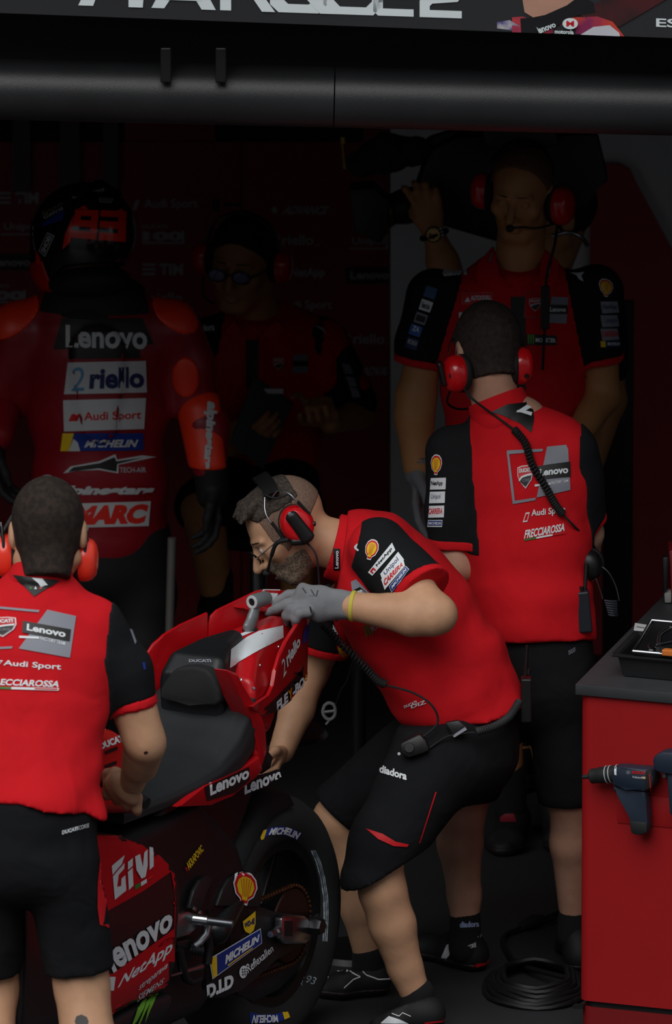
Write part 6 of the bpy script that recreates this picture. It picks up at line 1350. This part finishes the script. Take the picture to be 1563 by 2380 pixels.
    gl = empty('eyeglasses', hd.p(0, .11, 0), 'dark rimmed eyeglasses with bluish lenses on the man sitting at the back', 'glasses', 'eyeglasses')
    for e_ in (-1, 1):
        cc = hd.p(e_*.034, .116, .0); ring = [cc + hd.L*.026*math.cos(a) + hd.U*.018*math.sin(a) for a in [2*math.pi*k/20 for k in range(20)]]
        tube('rim', ring, .0028, BPLA, gl, 6, close=True); bm = bmesh.new(); bm.faces.new([bm.verts.new(q) for q in ring]); bmesh.ops.solidify(bm, geom=bm.faces[:], thickness=.001)
        from_bm('lens', bm, M('blue_coated_lens', '4a5fb8', .08, trans=.6, coat=1.), gl); tube('temple', [hd.p(e_*.06, .11, .002), hd.p(e_*.082, .06, .006), hd.p(e_*.086, .0, .008)], .0025, BPLA, gl, 6)
    tube('bridge', [hd.p(-.01, .118, .004), hd.p(0, .121, .006), hd.p(.01, .118, .004)], .0022, BPLA, gl, 6)
    hs = empty('headset', hd.c, 'dark red headset on the man with glasses at the back', 'headset', 'red headsets')
    ear_cup(hs, hd.p(-.1, -.01, 0), -hd.L, hd.U, RPLA, .038, 1.2); ear_cup(hs, hd.p(.1, -.01, 0), hd.L, hd.U, RPLA, .038, 1.2)
    strip('headband', spl([hd.p(-.1, -.01, .045), hd.p(-.075, -.01, .11), hd.p(0, -.01, .140), hd.p(.075, -.01, .11), hd.p(.1, -.01, .045)], 5), lambda q: q - hd.c, .012, .003, BPLA, hs)
    tube('microphone_boom', spl([hd.p(-.1, .02, -.045), hd.p(-.08, .08, -.075), hd.p(-.04, .118, -.08)], 5), .003, BRUB, hs)
    bo_ = empty('clipboard', P(610, 1000, Y - .3), 'dark grey flat board held by the sitting man at the back', 'clipboard')
    pb = [P(590, 876, Y - .28), P(682, 940, Y - .26), P(612, 1092, Y - .36), P(536, 1030, Y - .38)]
    prism('board', pb, V3(0, .008, .004), M('dark_slate_board', '4c5258', .6), bo_, .002); box('clip', (pb[0] + pb[1])/2 + V3(0, -.006, 0), (.03, .004, .008), STEEL, bo_, bev=.002)
    st = empty('bar_stool', base, 'black padded stool under the sitting man at the back', 'stool')
    sc = P(600, 1175, Y); lathe('seat', Vector((base.x, Y, pel.z - .14)), BZ, [(0, -.04), (.16, -.04), (.175, -.02), (.17, .0), (0, .005)], BRUB, st, 28)
    tube('column', [Vector((base.x, Y, .03)), Vector((base.x, Y, pel.z - .17))], .025, STEEL, st, 12); lathe('base_plate', Vector((base.x, Y, 0)), BZ, [(0, .0), (.2, .0), (.19, .012), (.03, .035), (0, .035)], STEEL, st, 32)
    fz = anR.z - .078; tube('foot_ring', [Vector((base.x + .17*math.cos(a), Y - .22 + .17*math.sin(a), fz - .015)) for a in [2*math.pi*k/24 for k in range(24)]], .012, STEEL, st, 8, close=True)
    tube('foot_ring_strut', [Vector((base.x, Y, fz - .015)), Vector((base.x, Y - .06, fz - .015))], .012, STEEL, st)
gm()
# ------------------------------------------------------------------ television camera operator hidden behind the tall team member
def cp():
    Y = 2.72
    lat = Vector((1, 0, 0)); nk = P(1270, 640, Y); pel = P(1260, 1150, Y); hd = Head(P(1290, 500, Y), (-.9, -.3, 0), (0, 0, 1), 1.0)
    sh1 = P(1110, 730, Y - .05); el1 = P(1065, 700, Y - .22); el1 = P(1060, 690, Y - .2); wr1 = P(1010, 545, Y - .17); sh2 = P(1400, 730, Y); el2 = P(1420, 930, Y); wr2 = P(1380, 1080, Y - .1)
    base = P(1260, 1600, Y); base.z = 0; h1 = P(1210, 1180, Y); h2 = P(1310, 1180, Y)
    k1, k2 = Vector((h1.x, Y, .5)), Vector((h2.x, Y, .5)); a1, a2 = Vector((h1.x, Y, .09)), Vector((h2.x, Y, .09))
    body = U(.03, torso([(pel, .15, .11), (P(1262, 900, Y), .14, .1), (P(1265, 740, Y), .165, .1)], lat), cone(P(1265, 720, Y), nk, .06, .056), chain([sh1, el1, P(1030, 610, Y - .18), wr1], [.05, .046, .044, .031]), chain([sh2, el2, wr2], [.05, .044, .03]), chain([h1, k1, a1], [.085, .06, .042]), chain([h2, k2, a2], [.085, .06, .042]))
    S = MATS['olive_skin']
    def fg(pts, rs): return chain([P(x, y, Y - .17 + dy) for x, y, dy in pts], rs, .006)
    hand = U(.01, ecap(wr1, P(996, 505, Y - .17), (1, 0, .2), (.031, .02), (.04, .02)), ecap(P(996, 505, Y - .17), P(990, 480, Y - .17), (1, 0, .2), (.04, .02), (.042, .018)),
             fg([(972, 482, 0), (955, 455, -.01), (944, 440, .0), (938, 436, .02)], [.0115, .0105, .0095, .008]), fg([(985, 470, 0), (974, 445, -.01), (968, 430, .0), (962, 424, .02)], [.0115, .011, .0095, .008]), fg([(1002, 470, 0), (996, 448, -.01), (990, 430, 0), (984, 424, .02)], [.011, .0105, .0095, .008]), fg([(1018, 478, 0), (1018, 458, -.01), (1014, 442, 0), (1008, 434, .02)], [.0105, .0095, .0085, .0075]), fg([(978, 520, .02), (962, 500, .05), (955, 482, .07)], [.014, .012, .009]))
    p = sdf_obj('person', body, .010, S, None, base, extra=[(hd.field(nk, .056), .007), (hand, .004)])
    tag(p, 'camera operator behind the tall team member, a raised hand on the lens', 'person')
    DK = M('dark_shirt_cloth', '1c1d22', .9, bump=.2, bscale=300)
    tr = torso([(P(1260, 1150, Y), .17, .135), (P(1262, 900, Y), .165, .13), (P(1265, 750, Y), .185, .12), (P(1268, 690, Y), .12, .09)], lat)
    sdf_obj('shirt', U(.03, tr, chain([sh1, sh1.lerp(el1, .75)], [.07, .06]), chain([sh2, sh2.lerp(el2, .6)], [.07, .062])), .010, DK, p)
    sdf_obj('trousers', U(.04, torso([(pel, .16, .13), (P(1260, 1190, Y), .165, .13)], lat), chain([h1, k1, a1 + BZ*.06], [.1, .08, .065]), chain([h2, k2, a2 + BZ*.06], [.1, .08, .065])), .012, DK, p)
    sdf_obj('hair', I(off(hd.skull(), .008), hd.hs(0, .05, .05, (0, 1, -.5))), .007, HAIRD, p)
    for a in (a1, a2): h = Vector((a.x, a.y + .05, 0)); shoe(p, a, h, h + V3(-.03, -.27, 0), MATS['black_shoe_knit'], BRUB)
    # watch
    wt = empty('wristwatch', P(1008, 546, Y - .2), 'gold faced wristwatch on the raised wrist beside the lens', 'watch')
    wd2 = (P(996, 505, Y - .17) - P(1030, 610, Y - .18)).normalized(); c = P(1008, 545, Y - .205); nrm = Vector((-.1, -1, .1))
    nrm = (nrm - wd2*nrm.dot(wd2)).normalized()
    cs = lathe('case', c, nrm, [(0, -.008), (.020, -.008), (.0225, -.003), (.0225, .003), (.0195, .006), (.0185, .004)], M('dark_steel', '3a3b3d', .35, .8), wt, 32)
    dl = lathe('dial', c, nrm, [(0, .0045), (.0188, .0045), (.0188, .003), (0, .003)], M('gold_dial', 'f2c678', .3, 0.), wt, 32)
    x, y_, z = frame(nrm)
    for (dx, dy) in ((-.008, .0), (.008, .0), (0, -.008)): lathe('subdial', c + x*dx + y_*dy, nrm, [(0, .0052), (.005, .0052), (.005, .0045)], M('dark_gold', '7a5a2c', .4, .5), wt, 16)
    for k in range(12): a = k*math.pi/6; q = c + (x*math.cos(a) + y_*math.sin(a))*.0165 + nrm*.005; box('hour_mark', q, (.001, .0028, .0005), BPLA, wt, (nrm.cross(x*math.cos(a) + y_*math.sin(a)), x*math.cos(a) + y_*math.sin(a), nrm))
    tube('strap', [P(1010, 545, Y - .17) + (x*0 + nrm*math.cos(a)*.036 + wd2.cross(nrm)*math.sin(a)*.036) for a in [2*math.pi*k/24 for k in range(24)]], .0075, BRUB, wt, 6, close=True)
    for e in (-1, 0, 1): lathe('crown', c + wd2.cross(nrm)*.024*(1 if wd2.cross(nrm).x > 0 else -1) + wd2*.009*e, wd2.cross(nrm), [(0, -.004), (.003, -.004), (.003, .004), (0, .004)], STEEL, wt, 10)
    # ---- shoulder television camera
    tv = empty('television_camera', P(1150, 480, Y), 'large black shoulder television camera with furry microphone and lens hood', 'camera')
    CB = M('camera_black', '19191b', .5, var=.1, bump=.1, bscale=100)
    def pol(nm, pts, y, d_, m=CB, bev=.006, par=None): return prism(nm, [P(a, b, y) for a, b in pts], V3(0, d_, 0), m, par or tv, bev)
    pol('body', [(1000, 350), (1060, 320), (1200, 312), (1290, 320), (1290, 520), (1200, 575), (1010, 520), (960, 470)], Y - .06, .16)
    pol('battery_pack', [(1270, 315), (1388, 312), (1415, 420), (1384, 440), (1370, 480), (1330, 492), (1270, 470)], Y - .08, .16)
    pol('viewfinder', [(1120, 300), (1180, 288), (1290, 292), (1300, 340), (1180, 350), (1130, 340)], Y - .12, .12)
    pol('carry_handle', [(960, 350), (1000, 320), (1060, 300), (1075, 306), (1020, 334), (985, 362)], Y - .02, .035)
    pol('carry_handle_grip', [(1040, 322), (1110, 302), (1120, 316), (1050, 338)], Y - .02, .035)
    a, b = P(830, 505, Y - .1), P(985, 470, Y - .05); dd = (b - a); L = dd.length
    lathe('lens', a, dd, [(0, 0), (.05, 0), (.052, L*.15), (.045, L*.2), (.046, L*.5), (.042, L*.52), (.05, L*.7), (.05, L), (0, L)], CB, tv, 32)
    pol('lens_hood', [(812, 442), (870, 436), (905, 470), (900, 540), (885, 568), (825, 540)], Y - .16, .12)
    for t_ in (.36, .44): lathe('focus_ring', a + dd*t_, dd, [(.047, -.006), (.0495, -.004), (.0495, .004), (.047, .006)], M('dark_gold', '7a5a2c'), tv, 32)
    fur = M('grey_fur', '2c2c2a', .95, var=.4, scale=120, bump=1., bscale=300)
    sdf_obj('microphone_windshield', waves(chain([P(838, 380, Y - .1), P(900, 355, Y - .08), P(965, 350, Y - .06)], [.04, .05, .038], .02), .006, 180, 4), .005, fur, tv)
    tube('shoulder_arc', spl([P(1285, 548, Y - .14), P(1320, 540, Y - .16), P(1350, 550, Y - .16), P(1366, 570, Y - .14)], 6), .006, STEEL, tv)
    tube('cable', spl([P(795, 318, Y), P(798, 350, Y), P(802, 392, Y)], 4), .004, M('yellow_cable', 'b99a1c', .6), tv); box('cable_tag', P(797, 326, Y - .004), (.006, .003, .009), M('yellow_cable', 'b99a1c', .6), tv)
    tube('strap', spl([P(1362, 300, Y - .02), P(1358, 480, Y - .02), P(1356, 540, Y - .02)], 3), .004, M('dull_red_strap', '5a1016', .8), tv)
    tube('top_rod', [P(1272, 292, Y - .13), P(1278, 305, Y - .13)], .006, M('yellow_cable', 'b99a1c', .6), tv)
cp()
# ================================================================== workbench with tools
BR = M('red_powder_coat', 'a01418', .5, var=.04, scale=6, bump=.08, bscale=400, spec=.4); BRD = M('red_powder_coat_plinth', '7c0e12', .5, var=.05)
TOP = M('dark_grey_worktop', '35383b', .55, var=.08, bump=.1, bscale=120)
HB_ = .95; A0 = PG(1338, 1590, HB_); a22 = math.radians(22); dF = Vector((math.cos(a22), -math.sin(a22), 0)); a14 = math.radians(14); dS = Vector((math.sin(a14), math.cos(a14), 0)); nF = Vector((-math.sin(a22), -math.cos(a22), 0))
bench = empty('workbench', Vector((A0.x, A0.y, 0)), 'red metal workbench with dark grey top at the right edge', 'workbench')
LB, DB = 1.5, 1.5
A_ = A0 - BZ*.028
prism('worktop', [A_, A_ + dF*LB, A_ + dF*LB + dS*DB, A_ + dS*DB], BZ*.028, TOP, bench, .002)
q0 = Vector((A0.x, A0.y, 0)) + dF*.006 - nF*.012
def corner(z0, z1, ins=0.):
    r = .03; a = q0 + dF*ins - nF*ins; pts = []
    c = a + dF*r - nF*r
    for k in range(7):
        t = k/6*math.pi/2; pts.append(c - dF*r*math.cos(t) + nF*r*math.sin(t))
    pts = pts + [a + dF*(LB - .02), a + dF*(LB - .02) + dS*(DB - .04), a + dS*(DB - .04)]
    return [p + BZ*z0 for p in pts]
cab = prism('cabinet', corner(.115, 0), BZ*(HB_ - .028 - .115), BR, bench); cab.data.set_sharp_from_angle(angle=math.radians(30))
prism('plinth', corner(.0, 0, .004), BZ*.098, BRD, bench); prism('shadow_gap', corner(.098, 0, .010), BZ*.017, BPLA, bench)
def ff(px, py, o=0.): return PP(px, py, q0 + nF*o, nF)
prism('inset_panel', [ff(1434, 1842, .0005), ff(1700, 1870, .0005), ff(1700, 1936, .0005), ff(1436, 1912, .0005)], nF*.0025, BR, bench, .001)
prism('corner_bracket', [ff(1332, 2336, .004), ff(1356, 2338, .004), ff(1356, 2346, .004), ff(1332, 2344, .004)], nF*-.02, BPLA, bench)
pxd(cab, cab, [(1336, 2279), (1342, 2278), (1342, 2281), (1336, 2281)], WHITE, .001, 'paint_chip', 8)
# ---- cordless drill hung on the front
NAV = M('navy_tool_plastic', '1f2b3c', .5, var=.06); GRY = M('dark_tool_rubber', '17191b', .7)
dr = empty('cordless_drill', ff(1480, 1830, .04), 'navy and black cordless drill driver hanging on the red workbench front', 'drill', 'power tools on the bench')
def dpr(nm, pts, o, th, m, bev=.004, par=None): return prism(nm, [ff(x, y, o) for x, y in pts], nF*th, m, par or dr, bev)
mo = dpr('motor_housing', [(1440, 1772), (1465, 1774), (1520, 1777), (1534, 1784), (1536, 1812), (1528, 1824), (1510, 1832), (1470, 1826), (1440, 1818), (1436, 1795)], .012, .05, NAV, .01)
gp = dpr('grip', [(1436, 1818), (1470, 1824), (1512, 1830), (1514, 1860), (1517, 1900), (1518, 1930), (1498, 1934), (1480, 1930), (1474, 1890), (1466, 1862), (1452, 1838), (1436, 1832)], .018, .036, NAV, .009)
dpr('battery', [(1475, 1898), (1518, 1902), (1519, 1928), (1498, 1934), (1480, 1930)], .015, .042, GRY, .007); dpr('rear_cap', [(1518, 1778), (1532, 1782), (1537, 1800), (1534, 1818), (1522, 1826), (1514, 1826)], .010, .054, GRY, .008)
dpr('trigger', [(1446, 1836), (1458, 1838), (1463, 1850), (1462, 1856), (1453, 1856), (1452, 1846)], .024, .024, M('tool_red', 'a8282a', .5), .003)
ca, cb_ = ff(1356, 1806, .037), ff(1442, 1797, .037); dd = cb_ - ca; L = dd.length
ck = lathe('chuck', ca, dd, [(0, 0), (.0055, .0), (.006, L*.2), (.016, L*.205), (.0195, L*.24), (.0195, L*.42), (.021, L*.45), (.0215, L*.7), (.022, L*.98), (0, L)], GRY, dr, 28)
for t_ in (.66, .76, .95): lathe('ring', ca + dd*t_, dd, [(.0222, -.0012), (.0232, -.001), (.0232, .001), (.0222, .0012)], M('pale_ring', 'c3c8ca', .4), dr, 28)
def dd_(q, it, tg, l=.0015): decal(tg, tg, q, it, 'print', l, 8)
dd_([(1471, 1791), (1500, 1793), (1500, 1800), (1471, 1798)], [T('BOSCH', 0, 0, 1, 1, REDP, .04)], mo); dd_([(1457, 1790), (1467, 1791), (1467, 1801), (1457, 1800)], [O(.5, .5, .5, .5, GREYP), O(.5, .5, .4, .4, NAV), R(.3, .3, .7, .7, GREYP)], mo)
dd_([(1472, 1803), (1502, 1805), (1502, 1810), (1472, 1808)], [T('Professional', 0, 0, .72, 1, WHITE, .0), R(.74, 0, 1, 1, M('peach_print', 'd6b08c', .6))], mo); dd_([(1459, 1822), (1475, 1823), (1475, 1827), (1459, 1826)], [R(0, 0, .4, 1, REDP), R(.5, 0, 1, 1, REDP)], gp)
pxd(mo, mo, [(1429, 1778), (1434, 1778), (1434, 1802), (1429, 1800)], WHITE, .001, 'print', 6)
tube('hook', [ff(1430, 1800, .03), ff(1428, 1828, .03), ff(1432, 1840, .0)], .002, M('tool_red', 'a8282a', .5), dr); tube('hook', [ff(1511, 1800, .066), ff(1513, 1830, .066), ff(1513, 1846, .0)], .002, M('tool_red', 'a8282a', .5), dr)
d2 = empty('impact_driver', ff(1555, 1760, .04), 'navy impact driver cut off by the right edge beside the drill', 'drill', 'power tools on the bench')
dpr('motor_housing', [(1533, 1755), (1540, 1744), (1556, 1737), (1600, 1738), (1630, 1750), (1630, 1785), (1600, 1795), (1550, 1787), (1535, 1778)], .012, .052, NAV, .012, d2); dpr('grip', [(1560, 1790), (1600, 1792), (1602, 1890), (1568, 1890)], .018, .036, NAV, .008, d2)
lathe('bit_holder', ff(1523, 1763, .037), dF, [(0, 0), (.004, 0), (.0045, .01), (.009, .012), (.011, .03), (0, .03)], STEEL, d2, 12); lathe('peg', ff(1548, 1801, .01), nF, [(0, .012), (.006, .012), (.0065, 0), (0, 0)], STEEL, d2, 10)
# ---- things on the worktop
def tp(px, py, h=0.): return PG(px, py, HB_ + h)
tub = empty('plastic_tub', tp(1440, 1572), 'black plastic tub standing on the workbench', 'tub')
f0, f1 = tp(1436, 1574), tp(1436, 1574) + dF*.55; e0 = .25
TB = M('black_tub_plastic', '1d1e20', .5, var=.1, bump=.1, bscale=80)
bm = bmesh.new()
def ringz(ins, z):
    a = f0 + dF*ins - nF*ins + BZ*z; return [a, a + dF*(.55 - 2*ins), a + dF*(.55 - 2*ins) + dS*(e0 - 2*ins), a + dS*(e0 - 2*ins)]
R_ = [ringz(.012, 0), ringz(0, .055), ringz(-.016, .056), ringz(-.016, .062), ringz(.004, .062), ringz(.016, .006)]
vv = [[bm.verts.new(p) for p in r] for r in R_]
for a, b in zip(vv, vv[1:]):
    for k in range(4): bm.faces.new((a[k], a[(k + 1) % 4], b[(k + 1) % 4], b[k]))
bm.faces.new(vv[0][::-1]); bm.faces.new(vv[-1])
bmesh.ops.bevel(bm, geom=[e for e in bm.edges], offset=.003, segments=2, affect='EDGES', clamp_overlap=True)
from_bm('body', bm, TB, tub, smooth=True, sharp=40)
tray = empty('tool_tray', tp(1480, 1520, .064), 'shallow dark tray with bright steel rim holding small tools', 'tray')
t0 = tp(1472, 1521, .066); tF = .42; tdir = (tp(1514, 1449, .066) - t0); tdir = tdir*1.0
base_pts = [t0, t0 + dF*tF, t0 + dF*tF + tdir, t0 + tdir]
fl_ = prism('tray_floor', base_pts, BZ*.003, M('dark_tray_floor', '141517', .4), tray)
for i, (a, b) in enumerate(zip(base_pts, base_pts[1:] + base_pts[:1])):
    tube('rim', [a + BZ*.009, b + BZ*.009], .0035, STEEL, tray, 6); bm = bmesh.new(); up_ = BZ*.012; ins = (sum(base_pts, Vector())/4 - (a + b)/2).normalized()*.002; add_prism(bm, [a, b, b + up_, a + up_], ins); from_bm('tray_wall', bm, M('dark_tray_floor', '141517'), tray)
zt = .071
def tool(nm, lab, cat, fn):
    e = empty(nm, tp(1520, 1500, zt), lab, cat, 'tools in the tray'); fn(e)
tool('hex_key', 'bent steel hex key lying in the tool tray', 'tool', lambda e: (tube('shaft', spl([tp(1531, 1498, zt + .004), tp(1533, 1478, zt + .004), tp(1540, 1470, zt + .004), tp(1556, 1460, zt + .004)], 4), .0045, STEEL, e), lathe('tip', tp(1557, 1459, zt + .004), (1, .6, 0), [(0, .006), (.005, .004), (.005, -.004), (0, -.006)], STEEL, e, 6)))
def spn_(e):
    c = tp(1527, 1502, zt + .004); tube('ring', [c + V3(.009*math.cos(a), .014*math.sin(a), 0) for a in [2*math.pi*k/16 for k in range(16)]], .0025, M('dark_steel', '3a3b3d'), e, 6, close=True); tube('handle', [tp(1534, 1497, zt + .003), tp(1575, 1488, zt + .003)], .0035, STEEL, e)
tool('ring_spanner', 'dark ring spanner with its ring at the left in the tool tray', 'tool', spn_)
def sock(e):
    tube('hook', spl([tp(1512, 1508, zt + .003), tp(1508, 1502, zt + .003), tp(1512, 1497, zt + .003)], 4), .0025, STEEL, e); box('foot', tp(1514, 1512, zt + .003), (.006, .004, .003), STEEL, e, bev=.001)
tool('hook_tool', 'small steel hook at the front left of the tool tray', 'tool', sock)
def orb(e):
    box('body', tp(1556, 1516, zt + .008), (.016, .012, .008), M('orange_plastic', 'd9772e', .5), e, (dF, -nF, BZ), .003); lathe('nozzle', tp(1546, 1516, zt + .008), dF*-1, [(.004, 0), (.004, .012), (0, .014)], BPLA, e, 10)
tool('orange_cutter', 'small orange plastic cutter in the tool tray', 'tool', orb)
def rat(e):
    for i, (x, y) in enumerate(((1530, 1514), (1536, 1512), (1540, 1514))): lathe('socket', tp(x, y, zt), BZ, [(.0035, .012), (.005, .012), (.005, 0), (0, 0)], STEEL, e, 10)
    tube('rail', [tp(1526, 1516, zt + .002), tp(1544, 1514, zt + .002)], .0015, BPLA, e)
tool('socket_rail', 'short rail of tiny steel sockets at the front of the tray', 'tool', rat)
pb_ = empty('paper_tag', tp(1490, 1462), 'small white printed card on the workbench behind the tub', 'card')
cpt = [tp(1477, 1449, 0), tp(1514, 1455, 0), tp(1507, 1469, 0), tp(1474, 1465, 0)]
cd_ = prism('card', cpt, BZ*.0015, M('white_card', 'dfe3e2', .7), pb_)
decal(cd_, cd_, [(1481, 1456), (1500, 1459), (1498, 1461), (1480, 1458)], [R(0, 0, 1, 1, GREYP)], 'print', .001, 8)
gk = empty('power_unit', tp(1558, 1400), 'dark red and grey device standing at the back right of the workbench', 'device')
def gp_(nm, pts, y, d_, m, bev=.004): return prism(nm, [P(a, b, y) for a, b in pts], V3(0, d_, 0), m, gk, bev)
yb = tp(1550, 1400).y; zl = HB_
gp_('body', [(1556, 1280), (1620, 1276), (1620, 1402), (1562, 1402)], yb, .12, M('dull_red_casing', '7a1018', .5)); gp_('handle', [(1541, 1296), (1554, 1294), (1556, 1306), (1551, 1380), (1543, 1380)], yb - .01, .03, BPLA); gp_('foot', [(1545, 1380), (1562, 1376), (1562, 1402), (1546, 1402)], yb - .02, .05, M('grey_casing', '8a8a88', .6))
# ================================================================== cables and clutter on the floor
cab_ = M('black_cable', '0e0e10', .6)
cc = PG(1245, 2300); pts = []
for i in range(6*24):
    a = 2*math.pi*i/24; r = 1 - .07*(i//24) + .03*math.sin(3*a + i*.2); pts.append(cc + V3(.135*r*math.cos(a), .22*r*math.sin(a), .008 + .007*(i//24) + .003*math.sin(5*a)))
tl = spl([pts[-1], PG(1215, 2262) + BZ*.02, PG(1180, 2220) + BZ*.008, PG(1172, 2185) + BZ*.008, PG(1210, 2168) + BZ*.01, PG(1290, 2150) + BZ*.02], 6)
o = tube('coiled_cable', pts + tl[1:], .0075, cab_, None, 6, org=cc); tag(o, 'black power cable lying coiled on the floor beside the workbench', 'cable')
pl_ = empty('power_plug', PG(1225, 2165), 'black power plug and lead on the floor left of the workbench', 'plug')
tube('plug_body', [PG(1212, 2168) + BZ*.018, PG(1240, 2160) + BZ*.022, PG(1262, 2154) + BZ*.02], [.012, .02, .014], BRUB, pl_, 10); tube('lead', spl([PG(1262, 2154) + BZ*.02, PG(1300, 2138) + BZ*.02, PG(1345, 2105) + BZ*.02], 5), .008, cab_, pl_)
bx = empty('floor_box', PG(1330, 2200), 'small black box with pale scuffs partly hidden by the workbench', 'box')
box('body', PG(1345, 2200) + BZ*.06, (.05, .05, .06), BPLA, bx, bev=.008); 
bb = bx.children[0]
pxd(bb, bb, [(1326, 2152), (1328, 2152), (1316, 2166), (1313, 2166)], GREYP, .001, 'scuff', 6)
# pale hanging pulley below the tail, on a thin cord
hk = empty('stand_hook', P(766, 1650, .75), 'pale figure eight hook hanging on a dark cord behind the motorcycle tail', 'hook')
n8 = [P(x, y, .75) for x, y in ((755, 1640), (764, 1634), (776, 1638), (780, 1650), (778, 1664), (768, 1672), (757, 1668), (751, 1655))]
tube('loop', spl(n8 + n8[:1], 4)[:-1], .0045, M('pale_grey_hook', '8f9294', .5), hk, 6, close=True); tube('cross_bar', [P(752, 1655, .75), P(780, 1652, .75)], .004, M('pale_grey_hook', '8f9294'), hk, 6)
tube('tail', [P(768, 1672, .75), P(758, 1684, .75)], .003, M('pale_grey_hook', '8f9294'), hk, 6)
cdp = [P(780, 1640, .75), P(795, 1600, .75), P(808, 1580, .75), P(830, 1500, .75)]
tube('cord', spl(cdp, 4), .003, BPLA, hk, 6)
stp = P(835, 1480, .78); tube('post', [Vector((stp.x, stp.y, 0)), stp + BZ*.1], .02, BPLA, hk, 10); lathe('post_base', Vector((stp.x, stp.y, 0)), BZ, [(0, 0), (.14, 0), (.13, .015), (.025, .03), (0, .03)], BPLA, hk, 24)
# upright pole and stand seen left of the motorcycle tail
pz = P(395, 1500, 1.7); pol_ = empty('equipment_pole', Vector((pz.x, pz.y, 0)), 'thin grey pole standing behind the motorcycle tail', 'pole')
tube('rod', [Vector((pz.x - .02, pz.y, 0)), P(400, 1250, 1.7)], .012, M('dull_grey_metal', '6d6a66', .5, .3), pol_, 10); lathe('foot', Vector((pz.x - .02, pz.y, 0)), BZ, [(0, 0), (.09, 0), (.085, .012), (.02, .02), (0, .02)], BPLA, pol_, 20)
# vertical sponsor board on the far right
vb = empty('sponsor_board', P(1440, 1000, 3.2), 'narrow dark upright board with a faint vertical logo behind the tall team member', 'board')
vq = [P(1405, 700, 3.2), P(1475, 700, 3.2)]; b0, b1 = Vector((vq[0].x, 3.2, 0)), Vector((vq[1].x, 3.2, 0))
brd = prism('panel', [b0, b1, vq[1], vq[0]], V3(0, .02, 0), M('dark_board', '151012', .6), vb, .003)
decal(brd, brd, [(1452, 980), (1430, 980), (1436, 860), (1456, 860)][::1], [T('UniPro', 0, 0, 1, 1, M('faint_logo', '77777a', .6), .03)], 'logo', .002, 20)
